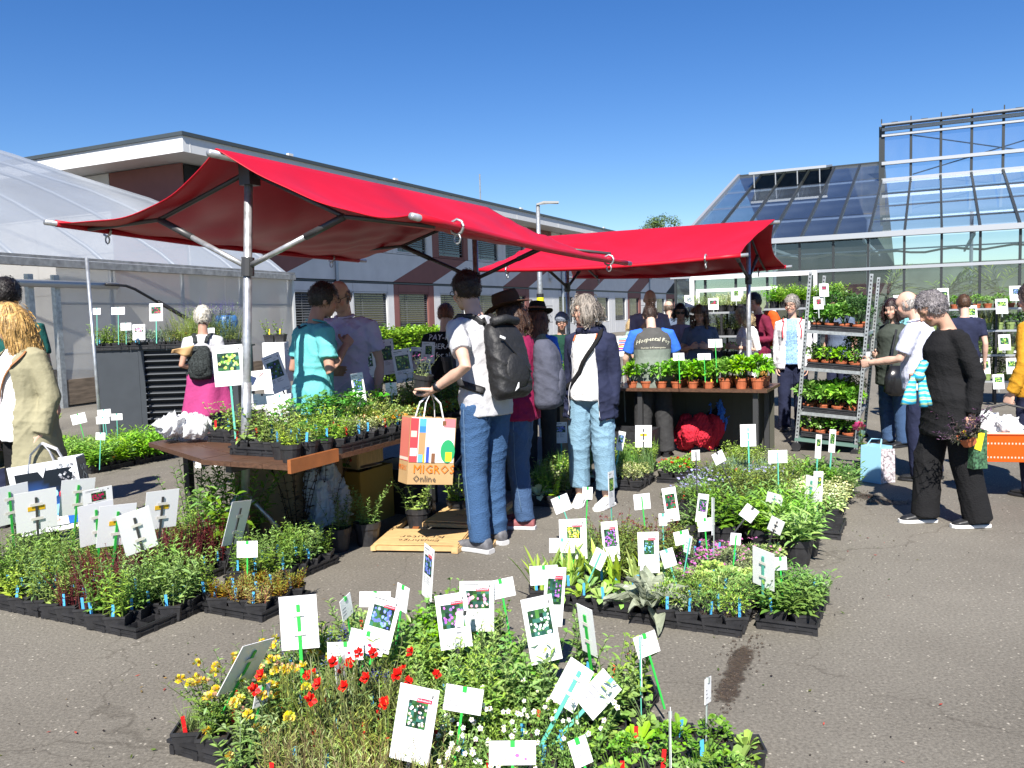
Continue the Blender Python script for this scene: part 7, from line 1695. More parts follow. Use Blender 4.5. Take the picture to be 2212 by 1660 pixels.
# wooden A-boards lying on the asphalt
def aboard(label, c, rz, w1, l1, z, lines, rung=True):
    o = thing('wooden_signboard', label, 'signboard', c+Vector((0, 0, z)), rz)
    for sx in (-1, 1): m = MB(); m.box((sx*w1/2, 0, .02), (.035, l1, .03)); part(o, 'rail', m.mesh('rail', M_ply))
    for y in (-l1/2+.03, l1/2-.15): m = MB(); m.box((0, y, .0185), (w1-.035, .04, .025)); part(o, 'crossbar', m.mesh('crossbar', M_ply))
    m = MB(); m.box((0, -l1/2+.24, .040), (w1+.02, .40, .008)); part(o, 'panel', m.mesh('panel', M_ply))
    pm = MB()
    for t, sz, y in lines:
        V, F = text_mesh(t, sz); mx = max(v[0] for v in V); pm.col = (.06, .045, .03); n = len(pm.V)
        for v in V: pm.v((-(v[0]-mx/2), y-v[1], .0448))
        for f in F: pm.f(*[i+n for i in f])
    part(o, 'lettering', pm.mesh('lettering', MP, colors=True)); return o
ab = G(905, 1165); aboard('wooden A-board with lettering lying flat on the asphalt by the jeans', ab+E1*.22, -AX+.30, .56, 1.15, .01, [('Kräuter', .10, -.32), ('Einjährige', .075, -.42)])
aboard('smaller wooden A-board lying across the lettered one', ab+E1*.55+E2*.12, -AX+.18, .44, .8, .052, [('Salat', .07, -.15)])
for i, (du, dv, l1, zz) in enumerate(((.35, .36, 1.2, .012), (.42, .46, 1.1, .012), (.1, -.1, .55, .0))):
    m = MB(); m.box((0, 0, .018), (.045, l1, .03)); o = m.build('wooden_batten', M_ply if i < 2 else MATS['reddish_wood']); o.location = ab+E1*du+E2*dv+Vector((0, 0, .001)); o.rotation_euler = (0, 0, -AX+.12+.16*i); tag(o, ['inner loose wooden batten beside the signboards', 'outer loose wooden batten nearest the shoes', 'short reddish batten under the lettered board'][i], 'batten')

# ================================================================== grey louvred cabinet with trays on top
cb0 = G(313, 950); cyaw = R(4)
cab = thing('louvred_cabinet', 'anthracite metal cabinet with horizontal louvres behind the left bed', 'cabinet', cb0, cyaw)
M_anth = mat('anthracite_metal', (.045, .052, .06), rough=.45, metal=.2, var=.08); CH = 1.22
m = MB(); m.box((.35, .55, CH/2), (1.86, 1.0, CH)); part(cab, 'body', m.mesh('body', mat('anthracite_dark', (.014, .016, .019), rough=.6)))
m = MB(); m.box((-.30, .03, CH/2), (.56, .05, CH)); part(cab, 'side_panel', m.mesh('side_panel', M_anth), bevel=.004)
m = MB(); m.box((.35, .55, CH+.012), (1.92, 1.1, .025)); part(cab, 'top_plate', m.mesh('top_plate', M_anth))
for sx in (.02, 1.26): m = MB(); m.box((sx, .02, CH/2), (.07, .05, CH)); part(cab, 'frame_post', m.mesh('frame_post', M_anth))
for i in range(13):
    m = MB(); m.box((.64, .03, .08+i*.088), (1.17, .09, .016), Matrix.Rotation(R(-38), 3, 'X')); part(cab, 'louvre', m.mesh('louvre', M_anth))
def ctray(x, y, lab, sp, z=CH+.026, n=4, k=1.0):
    o = link('plant_tray', TRAY.setdefault('c', tray_mesh(.3, .46, na=2, nb=4))); c, s_ = math.cos(cyaw), math.sin(cyaw); q = cb0+Vector((x*c-y*s_, x*s_+y*c, z)); o.location = q; o.rotation_euler = (0, 0, cyaw+1.5708); tag(o, lab, 'tray', 'trays on the grey cabinet')
    for i in range(4):
        for j in range(2):
            xx, yy = x-.17+i*.115, y-.07+j*.14; spn = sp[(i+j) % len(sp)]
            plant(spn, cb0+Vector((xx*c-yy*s_, xx*s_+yy*c, z+.008)), '%s in a pot on the grey cabinet' % NICE[spn], '%ss on the grey cabinet' % NICE[spn], 'sq', 'b' if i == 0 else None, k, rb)
for a in ((-.36, .12, 'tray of bright leaves on the left end of the cabinet', ['light_green_herb'], 1.5), (.12, .12, 'tray of grey-green cushions on the cabinet', ['grey_cushion_herb'], 1.6), (.60, .12, 'tray of feathery herbs on the cabinet', ['feathery_herb', 'orange_flowered_herb', 'feathery_herb'], 1.6), (1.08, .12, 'tray of lavender on the right end of the cabinet', ['lavender', 'feathery_herb'], 1.5), (.85, .5, 'rear tray of lavender on the cabinet', ['lavender'], 1.7)):
    ctray(a[0], a[1], a[2], a[3], k=a[4])
for cx, cy, w1, h1, kd, fl, wt, zt in ((255, 672, 28, 16, 'blank', None, 'white tag on a grey stick above the cabinet trays', 1.75), (337, 675, 28, 38, 'photo', 'red', 'red-flower card above the feathery herbs on the cabinet', 1.7), (209, 673, 16, 14, 'blank', None, 'small bluish tag at the left end of the cabinet', 1.74), (272, 706, 22, 16, 'blank', None, 'small tag behind the grey cushions', 1.5), (300, 718, 26, 34, 'photo', 'pink', 'picture card low among the grey cushions', 1.45), (451, 716, 24, 14, 'blank', None, 'white tag by the woman with curly grey hair', 1.48), (537//1, 700, 1, 1, None, None, '', 1)):
    if kd: sign(cx, cy, w1, h1, Yd=11.6, yaw=4, kind=kd, fl=fl, stick='t', what=wt, zb=CH+.1)
# blue drum on the cabinet
dr = thing('blue_drum', 'blue plastic drum standing behind the woman at the cabinet', 'drum', AT(492, 745, 12.0)); dr.location.z = CH+.026
m = MB(); m.lathe([(.12, 0), (.145, .02), (.15, .12), (.145, .13), (.15, .14), (.15, .30), (.14, .36), (.12, .39)], 20, capt=True); part(dr, 'drum_body', m.mesh('drum_body', mat('blue_drum', (.05, .16, .36), rough=.4), smooth=True)); m = MB(); m.lathe([(.03, .385), (.03, .41)], 10, (.05, 0, 0), capt=True); part(dr, 'cap', m.mesh('cap', M_dark))
dr.scale = (1.05, 1.05, 1.1)
# white pillar box with seedlings
wp = thing('pillar_box', 'white electrical pillar behind the aqua polo man', 'pillar', AT(598, 800, 9.3)); wp.location.z = 0
m = MB(); m.box((0, 0, .67), (.24, .2, 1.34)); part(wp, 'housing', m.mesh('housing', M_white), bevel=.008); m = MB(); m.box((-.02, -.105, 1.05), (.07, .01, .1)); part(wp, 'meter_plate', m.mesh('meter_plate', M_conc))
for i in range(2): plant('tomato_seedling', wp.location+Vector((-.06+i*.12, 0, 1.341)), 'small seedling with yellow label on the white pillar', 'seedlings on the white pillar', 'sq', 'y', .8, rb)

# ================================================================== hedge and tree
def hedge():
    m = PL(); r = random.Random(9); A0 = AT(770, 735, 20.5); a = Vector((A0.x, A0.y, 0)); L_ = 9.0
    for i in range(15000):
        u = r.random()*L_; f = r.random(); v = r.uniform(-.45, .45); z = r.uniform(.05, 1.25)
        if f < .55: v = .45+r.gauss(0, .05); 
        elif f < .9: z = 1.22+.05*math.sin(u*3)+r.gauss(0, .05)
        p = a+E1*u+E2*v+Vector((0, 0, max(.02, z)))
        m.lleaf(p, rdir(r, -.2, 1)+E2*.5, r.uniform(.07, .12), r.uniform(.05, .08), .2, (.20, .32, .03) if r.random() < .8 else (.10, .2, .02), r=r)
    t = thing('hedge', 'clipped bright green hedge in front of the office building', 'hedge', (0, 0, 0)); fo = part(t, 'foliage', m.mesh('foliage', ML, colors=True)); fo['kind'] = 'stuff'
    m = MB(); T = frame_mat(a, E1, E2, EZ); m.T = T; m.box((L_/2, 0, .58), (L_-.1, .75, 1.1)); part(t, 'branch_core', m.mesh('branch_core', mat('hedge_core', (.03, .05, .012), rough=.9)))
hedge()
def far_tree():
    p = AT(1440, 600, 110); t = thing('tree', 'tall leafy tree far behind the red canopy', 'tree', (p.x, 110, 0)); r = random.Random(3)
    m = MB(); m.tube([(0, 0, 0), (.3, 0, 4), (0, 0, 10.4)], [.45, .32, .12], 8)
    for i in range(7): a = r.uniform(0, 6.28); m.tube([(0, 0, 4+i*.6), (1.6*math.cos(a), 1.6*math.sin(a), 6.5+i*.7)], [.15, .04], 6)
    part(t, 'trunk', m.mesh('trunk', mat('bark', (.08, .06, .045), rough=.9)))
    m = PL()
    for c in range(26):
        d = rdir(r, -.3, 1); c0 = Vector((d.x*3.2, d.y*2.5, 10.5+d.z*3.0)); q = r.uniform(.6, 1.25)
        for i in range(170):
            e = rdir(r, -1, 1); m.lleaf(c0+e*q*r.random()**.4, rdir(r, -.5, .6), .26, .16, .3, (.10, .15, .04), r=r)
    fo = part(t, 'crown', m.mesh('crown', ML, colors=True)); fo['kind'] = 'stuff'
far_tree()
# palms and shrubs inside the glasshouse
def palm(x, y, h, label, seed):
    r = random.Random(seed); o = thing('palm', label, 'palm', F0+(GT @ Vector((x, y, 0)))); m = MB(); m.tube([(0, 0, 0), (0, 0, h*.55)], [.1, .07], 8); part(o, 'trunk', m.mesh('trunk', MATS['bark'])); m = PL()
    for i in range(14):
        a = r.uniform(0, 6.28); e = r.uniform(.3, 1.2); d = Vector((math.cos(a)*math.cos(e), math.sin(a)*math.cos(e), math.sin(e))); b = Vector((0, 0, h*.55)); pts = [b+d*t*1.5-Vector((0, 0, .6*t*t)) for t in np.linspace(0, 1, 7)]
        m.stem(pts, .012, (.2, .26, .06))
        for q in pts[2:]:
            for sg in (-1, 1):
                for j in range(2): m.lleaf(q, d+d.cross(Vector((0, 0, 1)))*sg*1.3, .5, .04, .3, (.24, .30, .05), r=r)
    part(o, 'fronds', m.mesh('fronds', ML, colors=True))
for x, y, h, l_, sd_ in ((6.6, 1.6, 3.3, 'palm with yellow-green fronds behind the greenhouse glass', 1), (8.2, 1.9, 3.0, 'second palm behind the greenhouse glass to its right', 2), (9.8, 2.2, 3.4, 'palm behind the glass near the right picture edge', 4)): palm(x, y, h, l_, sd_)
def gh_shrubs():
    m = PL(); r = random.Random(8)
    for c in range(40):
        c0 = F0+(GT @ Vector((r.uniform(4.8, 15), r.uniform(2.2, 8), r.uniform(.3, 1.5)))); q = r.uniform(.4, .7)
        for i in range(70): e = rdir(r, -1, 1); m.lleaf(c0+e*q, rdir(r, -.4, .8), .22, .1, .3, (.07, .13, .03), r=r)
    tag(m.build('undergrowth', ML, colors=True), 'mass of dark green plants inside the glasshouse', 'plants', kind='stuff')
gh_shrubs()
# ================================================================== farther stall: table, basil, shelves, trolley
c2 = G(1657, 843, .75); u2, v2 = c2.dot(E1), c2.dot(E2)
t2 = thing('market_table', 'brown plank table under the farther red canopy with basil pots', 'table')
for k in range(3): m = MB(); ebox(m, u2+k*.27, u2+k*.27+.265, v2-2.7, v2, .72, .75); part(t2, 'plank', m.mesh('plank', M_wood))
for (a, b) in ((.06, -.1), (.7, -.1), (.06, -2.6), (.7, -2.6), (.06, -1.3)): m = MB(); ebox(m, u2+a, u2+a+.05, v2+b-.05, v2+b, 0, .72); part(t2, 'leg', m.mesh('leg', M_braz))
m = MB(); m.grid(lambda a, b: ep(u2+.74+.02*math.sin(a*30), v2-2.6*a-.05, .05+.66*b), 30, 2); part(t2, 'hanging_cloth', m.mesh('hanging_cloth', mat('olive_cloth', (.06, .06, .045), rough=.9)))
rk = random.Random(77)
for i in range(9):
    for j in range(3):
        dv = -.10-.165*i-rk.uniform(0, .015); du = .11+.17*j
        big = i < 3
        plant('basil', ep(u2+du, v2+dv, .751), 'bushy basil in a terracotta pot on the farther stall table', 'basil pots on the farther stall table', 'terra' if big else 'terra_s', 'y' if rk.random() < .5 else None, 1.3, rk)
for i in range(4): plant('small_basil', ep(u2+.2+.12*(i % 2), v2-2.1-.15*i, .751), 'leafy herb in a black pot at the left end of the farther table', 'herbs at the left end of the farther table', 'rd', None, 1.3, rk)
o = thing('paper_stack', 'stack of pale newspapers on the farther stall table', 'paper', ep(u2+.12, v2-1.72, .751), -AX)
for k in range(4): m = MB(); m.box((rk.uniform(-.01, .01), 0, .006+k*.012), (.3, .22, .011)); part(o, 'sheet', m.mesh('sheet', M_card))
for cx, cy, w1, h1, fr, lb in ((1466, 771, 24, 16, 1, 'small white tag among the basil, left one'), (1521, 771, 28, 14, 1, 'small white tag among the basil, middle one'), (1545, 742, 30, 18, 1, 'white tag on a tall green stick above the basil'), (1655, 774, 22, 18, 1, 'small white tag at the right end of the basil')):
    sign(cx, cy, w1, h1, Yd=c2.y+.3, kind='blank', front=True, stick='g', what=lb, zb=.82)
# striped price card behind
o = sign(1345, 748, 24, 44, Yd=9.8, kind='blank', stick='n', what='card with coloured stripes behind the navy jacket', zb=.3)
m = MB()
for k, c in enumerate(((.05, .3, .25), (.4, .05, .05), (.06, .1, .4), (.45, .06, .06), (.5, .45, .05), (.35, .03, .2), (.03, .03, .25))): m.col = c; m.poly([(-.045, -.002, .075-k*.022), (.045, -.002, .075-k*.022), (.045, -.002, .09-k*.022), (-.045, -.002, .09-k*.022)])
part(o, 'stripes', m.mesh('stripes', MP, colors=True))
# --- plant trolley
tb0 = G(1719, 975); TR = thing('plant_trolley', 'tall metal plant trolley with four shelves of terracotta pots', 'trolley', tb0, -AX); TRM = Matrix.Translation(tb0) @ Matrix.Rotation(-AX, 4, 'Z') @ Matrix.Rotation(R(4.6), 4, 'Y')
TR.matrix_world = TRM; TW, TDp, THh = .60, 1.3, 1.93
M_perf = mat('trolley_steel', (.40, .42, .42), rough=.4, metal=.6, var=.25, vscale=30)
for x in (0, TW):
    for y in (0, TDp):
        m = MB(); m.box((x, y, THh/2), (.035, .035, THh)); po = part(TR, 'post', m.mesh('post', M_perf)); m = MB()
        for k in range(46): m.box((x, y-.0182, .1+k*.04), (.014, .002, .018))
        part(po, 'slot', m.mesh('slot', M_dark))
        m = MB(); m.lathe([(.05, -.025), (.05, .025)], 12, capt=True); w_ = part(TR, 'castor', m.mesh('castor', M_dark)); w_.location = (x, y, .052); w_.rotation_euler = (R(90), 0, 0)
m = MB(); m.box((TW/2, TDp/2, .13), (TW+.04, TDp+.04, .03)); part(TR, 'base_plate', m.mesh('base_plate', mat('green_grey_base', (.10, .18, .15), rough=.5)))
SH = (1.30, .90, .42)
for z in SH:
    m = MB(); m.box((TW/2, 0.01, z), (TW-.035, .02, .035)); m.box((TW/2, TDp-.01, z), (TW-.035, .02, .035)); m.box((.01, TDp/2, z), (.02, TDp-.04, .034)); m.box((TW-.01, TDp/2, z), (.02, TDp-.04, .034)); m.box((TW/2, TDp/2, z-.005), (TW-.04, TDp-.04, .012)); part(TR, 'shelf', m.mesh('shelf', M_perf))
def tpos(x, y, z): return TRM @ Vector((x, y, z))
ex = TRM.to_euler()
for si, z in enumerate((.146,)+SH[::-1]):
    for hy in (0, 1):
        o = link('plant_tray', TRAY.setdefault('t', tray_mesh(.52, .56, na=4, nb=4))); o.matrix_world = TRM @ Matrix.Translation((TW/2, .32+.64*hy, z+.02)); tag(o, 'black tray on the %s trolley shelf, %s half' % (['bottom', 'third', 'second', 'top'][si], 'front' if hy == 0 else 'rear'), 'tray', 'trays on the trolley')
    for j in range(3 if si else 2):
        for i in range(4):
            spn = 'tall_dark_bush' if (si == 3 and i == 3 and j < 2) else ('basil' if si in (3, 1) else 'small_basil')
            if si == 3 and j > 1: spn = 'tall_dark_bush'
            plant(spn, tpos(.085+.143*i, .12+.18*j, z+.03), '%s in a low terracotta pot on the %s trolley shelf' % (NICE[spn], ['bottom', 'third', 'second', 'top'][si]), '%ss on the %s trolley shelf' % (NICE[spn], ['bottom', 'third', 'second', 'top'][si]), 'terra_s', 'y' if rk.random() < .12 else None, .95 if spn == 'tall_dark_bush' else (1.4 if si == 1 else 1.25), rk, tilt=(0, R(4.6), rk.uniform(0, 6)))
for i, (y, z) in enumerate(((.5, .92), (.9, .92), (.7, .44), (1.1, .44), (.9, 1.32))): plant('tall_dark_bush', tpos(TW-.12, y, z+.025), 'tall dark bush at the right side of the trolley', 'dark bushes at the side of the trolley', 'terra_s', None, .75, rk)
# --- shelves in front of the glasshouse
def shelf_unit(label, a, L_, zs, deep, sp, where, pot, k=1.0):
    o = thing('plant_shelf', label, 'shelf', a, -AX)
    for x in (0, L_/2, L_):
        for y in (0, deep): m = MB(); m.box((x, y, (max(zs)+.05)/2), (.03, .03, max(zs)+.05)); part(o, 'upright', m.mesh('upright', M_dark))
    for zi, z in enumerate(zs):
        m = MB(); m.box((L_/2, deep/2, z-.012), (L_+.04, deep, .024)); s_ = part(o, 'shelf_board', m.mesh('shelf_board', M_dark)); m = MB(); m.box((L_/2, -.015, z-.012), (L_+.06, .02, .03)); part(s_, 'shelf_edge', m.mesh('shelf_edge', M_ga))
        n = int(L_/.15)
        for j in range(2):
            for i in range(n):
                spn, pt = sp[zi][(i//3) % len(sp[zi])], pot[zi]
                plant(spn, a+E2*(.09+i*.15)+E1*(.12+.2*j)+Vector((0, 0, z+.001)), '%s potted on the %s of %s' % (NICE[spn], ['top', 'second board', 'third board', 'lowest board'][zi], where), '%ss on the %s of %s' % (NICE[spn], ['top shelf', 'second shelf', 'third shelf', 'bottom shelf'][zi], where), pt, None, k, rk)
sa = AT(1478, 700, 13.2); shelf_unit('black plant shelf behind the farther stall', Vector((sa.x, 13.2, 0)), 1.15, (1.52, 1.16, .8), .4, [['light_green_herb', 'white_leaved_herb'], ['pink_thrift', 'dark_perennial'], ['small_basil']], 'the shelf behind the stall', ['rd', 'rd', 'rd'], 1.2)
sa = AT(1655, 700, 12.9); shelf_unit('black plant shelf left of the trolley near the glass door', Vector((sa.x, 12.9, 0)), 1.05, (1.55, 1.2, .8), .4, [['bright_leafy_perennial'], ['small_basil'], ['small_basil']], 'the shelf near the glass door', ['rd', 'rd', 'rd'], 1.1)
sa = AT(1955, 700, 13.4); shelf_unit('long black herb shelf at the right before the glasshouse', Vector((sa.x, 13.4, 0)), 2.5, (1.46, 1.13, .76, .36), .45, [['small_basil'], ['feathery_herb', 'small_basil'], ['tall_herb', 'feathery_herb'], ['bushy_tall_herb', 'grey_cushion_herb']], 'the long herb shelf', ['terra_s', 'lime', 'lime', 'lime'], 1.15)
for cx, cy, w1, h1, fl, lb in ((1489, 651, 20, 26, 'white', 'small picture card at the left end of the rear shelf'), (1541, 657, 22, 25, 'red', 'small card with a dark red picture on the rear shelf'), (1590, 637, 20, 28, 'green', 'small green picture card next to the stall pole'), (1780, 627, 20, 28, 'red', 'card with red and yellow fruit above the trolley'), (1768, 655, 21, 27, 'red', 'lower card with red fruit at the trolley'),
                               (2038, 643, 24, 40, 'green', 'card behind the balding man'), (2098, 677, 26, 34, 'green', 'card on the top edge of the long herb shelf, left'), (2164, 662, 26, 32, 'green', 'card on the top edge of the long herb shelf, middle'), (2194, 634, 26, 32, 'blue', 'card with a violet picture at the right picture edge'), (2170, 740, 26, 34, 'green', 'card on the second board of the long herb shelf'), (2128, 791, 22, 34, 'green', 'left card on the third board of the long herb shelf'), (2186, 791, 24, 34, 'green', 'right card on the third board of the long herb shelf'), (2157, 825, 24, 32, 'green', 'lowest card of the long herb shelf'), (1940, 641, 20, 6, 'white', 'white card edge above the dark bob')):
    sign(cx, cy, w1, h1, Yd=12.6 if cx > 1900 or cx < 1700 else 9.0, kind='photo', fl=fl, stick='n', what=lb, slen=.16)

# ================================================================== bags and things carried
def bag_box(m, w1, d1, h1, flare=1.0):
    b = [m.v((x*w1/2, y*d1/2, 0)) for x, y in ((-1, -1), (1, -1), (1, 1), (-1, 1))]; t = [m.v((x*w1/2*flare, y*d1/2*flare, h1)) for x, y in ((-1, -1), (1, -1), (1, 1), (-1, 1))]
    m.f(*b[::-1])
    for k in range(4): m.f(b[k], b[(k+1) % 4], t[(k+1) % 4], t[k])
def quadp(m, x0, z0, x1, z1, col, y, axis='x'):
    m.col = col; pts = [(x0, z0), (x1, z0), (x1, z1), (x0, z1)]
    m.poly([(p[0], y, p[1]) if axis == 'x' else (y, p[0], p[1]) for p in pts])
# paper bag in the tall man's hand
Jm = PJ['man']; hand = Jm['root'].matrix_basis @ ((Jm['WL']+(Jm['WL']-Jm['EL']).normalized()*.07)*Jm['s'])
HLm = Matrix.Translation(Jm['root'].location) @ Matrix.Rotation(Jm['root'].rotation_euler.z, 4, 'Z'); hand = HLm @ ((Jm['WL']+(Jm['WL']-Jm['EL']).normalized()*.07)*Jm['s'])
pb = thing('paper_bag', 'brown paper shopping bag with colourful print and orange lettering', 'bag', hand+Vector((-.03, -.06, -.575)), R(22)); pb.rotation_euler = (R(-3), R(7), R(26))
M_kraft = mat('kraft_paper', (.46, .29, .13), rough=.7, var=.06, bump=.2, bscale=9)
m = MB(); bag_box(m, .31, .17, .43, 1.0); part(pb, 'bag_body', m.mesh('bag_body', M_kraft), solid=.002)
m = MB(); Y0 = -.0872; B_ = .1
for x0, z0, x1, z1, c in ((-.15, .14, .15, .425, (.74, .72, .70)), (-.155, .14, -.10, .42, (.55, .06, .07)), (-.15, .30, -.11, .34, (.7, .5, .42)), (-.15, .18, -.105, .23, (.75, .75, .72)), (-.095, .14, -.05, .33, (.45, .28, .13)), (-.095, .33, -.05, .37, (.05, .22, .6)), (-.095, .37, -.05, .42, (.1, .4, .75)), (-.095, .14, -.065, .19, (.15, .42, .7)), (-.06, .14, -.025, .19, (.8, .7, .02)), (-.05, .14, -.015, .27, (.78, .78, .76)), (-.042, .14, -.02, .24, (.05, .09, .42)), (.07, .37, .15, .425, (.65, .2, .22)), (.06, .38, .085, .41, (.2, .09, .04)), (-.005, .14, .02, .2, (.22, .10, .05)), (.03, .155, .065, .185, (.75, .6, .5))):
    quadp(m, x0, z0, x1, z1, c, Y0-.0015-B_*.0002); B_ += 1
m.col = (.03, .35, .13); m.poly([(.105+.05*math.cos(a), Y0-.0052, .215+.075*math.sin(a)) for a in np.linspace(0, 6.28, 17)[:-1]]); quadp(m, .09, .15, .135, .21, (.78, .65, .03), Y0-.0056)
put_text(m, 'MIGROS', .078, -.125, .072, y=Y0-.005, col=(.85, .18, .01)); put_text(m, 'Online', .058, -.122, .018, y=Y0-.005, col=(.06, .05, .05))
XL = -.1567
for z0, z1, c in ((.17, .42, (.62, .17, .13)), (.15, .19, (.7, .6, .5)), (.145, .15, (.6, .05, .06))): quadp(m, -.08, z0, .08, z1, c, XL-.0002-z1*.001, 'y')
n = len(m.V); V, F = text_mesh('MIGROS', .05); m.col = (.85, .18, .01)
for v in V: m.v((XL-.002, .08-v[0]*.78, .085+v[1]))
for f in F: m.f(*[i+n for i in f])
part(pb, 'print', m.mesh('print', MP, colors=True))
for y in (-.08, .08):
    m = MB(); m.tube([(-.07, y, .41), (-.05, y*.7, .52), (0, 0, .585), (.05, y*.7, .52), (.07, y, .41)], .012, 6, flat=.25); part(pb, 'handle', m.mesh('handle', M_card))
plant('small_pink_flower', hand+Vector((-.035, .0, .02)), 'small pink flower in a grey-black pot in the tall man\'s hand', None, 'rd', None, 1.0, rk, tilt=(R(6), R(8), 0))
Jt = PJ['tee']; hb = at(968, 8.35); po = link('empty_pot', POTS['big'][0]); po.location = AT(975, 806, 8.35); tag(po, 'black plant pot held by the person in the black T-shirt', 'pot')
# printed carrier bag of the blonde shopper
Jb = PJ['blonde']; HLb = Matrix.Translation(Jb['root'].location) @ Matrix.Rotation(Jb['root'].rotation_euler.z, 4, 'Z'); hb = HLb @ ((Jb['WL']+(Jb['WL']-Jb['EL']).normalized()*.07)*Jb['s'])
cbg = thing('carrier_bag', 'white-edged dark blue carrier bag with red spots and white lettering', 'bag', hb+Vector((.11, .0, -.555)), 0); cbg.rotation_euler = (0, R(-7), R(8)); WB, DB, HB_ = .42, .15, .46
m = MB(); bag_box(m, WB, DB, HB_, 1.02); part(cbg, 'bag_body', m.mesh('bag_body', mat('white_woven', (.72, .73, .75), rough=.4)), solid=.003)
m = MB(); nx_, nz_ = 12, 14
def bcol(a, b): k = min(1, max(0, .9-b*1.25+.25*math.sin(a*5)*b)); return (.008+.02*k, .012+.16*k, .025+.62*k) if k > .05 else (.006, .01, .016)
I = []
for i in range(nx_+1):
    row = []
    for j in range(nz_+1): a, b = i/nx_, j/nz_; m.col = bcol(a, b); row.append(m.v((-WB*.42+WB*.84*a, -DB*.5*1.02-.004, .035+(HB_-.09)*b)))
    I.append(row)
for i in range(nx_):
    for j in range(nz_): m.f(I[i][j], I[i+1][j], I[i+1][j+1], I[i][j+1])
yy = -DB*.51-.006
for px, pz, c, rr in ((-.13, .13, (.6, .01, .02), .026), (-.04, .19, (.6, .01, .02), .03), (.1, .23, (.6, .01, .02), .028), (.06, .14, (.25, .5, .8), .03), (.05, .25, (.3, .5, .65), .02), (.02, .09, (.1, .4, .8), .03)): m.col = c; m.poly([(px+rr*math.cos(a), yy, pz+rr*1.25*math.sin(a)) for a in np.linspace(0, 6.28, 11)[:-1]])
for i in range(26): a, b = rs.uniform(.10, .19), rs.uniform(.3, .43); m.col = rs.choice(((.4, .42, .45), (.2, .2, .22), (.6, .62, .65))); q = rs.uniform(.006, .016); m.poly([(a-q, yy, b), (a, yy, b-q), (a+q, yy, b), (a, yy, b+q)])
quadp(m, -.02, .035, .1, .1, (.75, .76, .78), yy-.001); put_text(m, 'MIGROS', .03, -.015, .06, y=yy-.002, col=(.6, .1, .05))
m.col = (.74, .75, .77); m.poly([(-.05, yy-.001, HB_-.02), (-.005, yy-.001, HB_-.1), (.03, yy-.001, HB_-.02)])
xs_ = WB*.5*1.02+.004; quadp(m, -DB*.49, .01, DB*.49, HB_-.01, (.012, .03, .07), xs_, 'y'); n = len(m.V); V, F = text_mesh('MIGROS', .12); m.col = (.8, .8, .8)
for v in V: m.v((xs_+.002, .045-v[1], .03+v[0]*.86))
for f in F: m.f(*[i+n for i in f])
part(cbg, 'print', m.mesh('print', MP, colors=True))
for y in (-.075, .075): m = MB(); m.tube([(-.09, y, HB_-.05), (-.06, y*.8, HB_+.06), (0, 0, .58), (.06, y*.8, HB_+.06), (.09, y, HB_-.05)], .018, 6, flat=.25); part(cbg, 'handle', m.mesh('handle', MATS['white_woven']))
# backpacks
def backpack(k, name, label, size, mt, off, strap=True, details=None, z=1.2, roll=0.):
    J = PJ[k]; s_ = J['s']; root = J['root']; M_ = Matrix.Translation(root.location) @ Matrix.Rotation(root.rotation_euler.z, 4, 'Z'); la = math.atan2(J['up'].y, J['up'].z)
    o = thing(name, label, 'backpack', (0, 0, 0)); o.matrix_world = M_ @ Matrix.Translation(((J['P']+J['up']*((z-.945)))*s_)-Vector(J['fw'])*(off*s_)) @ Matrix.Rotation(-la, 4, 'X'); w1, d1, h1 = size; m = MB(); X_, Y_ = Vector((1, 0, 0)), Vector((0, 1, 0))
    loft(m, [(Vector((0, 0, -h1*.5)), w1*.40, d1*.34, X_, Y_), (Vector((0, -.01, -h1*.42)), w1*.5, d1*.5, X_, Y_), (Vector((0, -.012, -h1*.1)), w1*.5, d1*.52, X_, Y_), (Vector((0, 0, h1*.28)), w1*.48, d1*.44, X_, Y_), (Vector((0, .02, h1*.42)), w1*.42, d1*.34, X_, Y_), (Vector((0, .03, h1*.5)), w1*.28, d1*.2, X_, Y_)], 18, 3.2)
    def cb(V, F, Nn): part(o, 'pack_body', np_mesh('pack_body', wrinkle(V, Nn, .006, 4), F, mt))
    job(m, .011, cb)
    m = MB(); ell(m, Vector((0, -d1*.52, -h1*.16)), (w1*.36, .025, h1*.24)); part(o, 'front_pocket', m.mesh('front_pocket', mt, smooth=True))
    if strap:
        for sx in (-1, 1):
            mm = strap_on(k, [(.075*sx, -.2, 1.36), (.095*sx, -.08, 1.47), (.10*sx, .0, 1.49), (.115*sx, .14, 1.40), (.15*sx, .2, 1.22), (.2*sx, .05, 1.05), (.16*sx, -.16, 1.0)], .026, mt, 'strap', off=.010, n=30); st = part(o, 'strap', mm.mesh('strap', mt, smooth=True)); st.matrix_parent_inverse = (o.matrix_world.inverted() @ M_)
    if details: details(o, w1, d1, h1)
M_pack = mat('black_nylon', (.011, .011, .012), rough=.6, var=.15, vscale=14, bump=.3, bscale=40)
def det_man(o, w1, d1, h1):
    m = MB(); m.tube([(-w1*.3, -d1*.56, h1*.24), (w1*.34, -d1*.62, -h1*.2)], .006, 6); part(o, 'zip', m.mesh('zip', M_dark)); m = MB(); m.box((-w1*.33, -d1*.55, h1*.27), (.045, .004, .016), Matrix.Rotation(R(20), 3, 'Y')); part(o, 'logo', m.mesh('logo', M_letw))
    m = MB(); m.poly([(-w1*.22, -d1*.60, -h1*.42), (-w1*.06, -d1*.62, -h1*.28), (-w1*.1, -d1*.62, -h1*.38)]); part(o, 'reflective_patch', m.mesh('reflective_patch', M_letw)); m = MB(); m.tube([(-w1*.36, -.03, h1*.49), (0, -.05, h1*.52), (w1*.36, -.03, h1*.49)], .03, 8); part(o, 'rolled_top', m.mesh('rolled_top', M_pack, smooth=True))
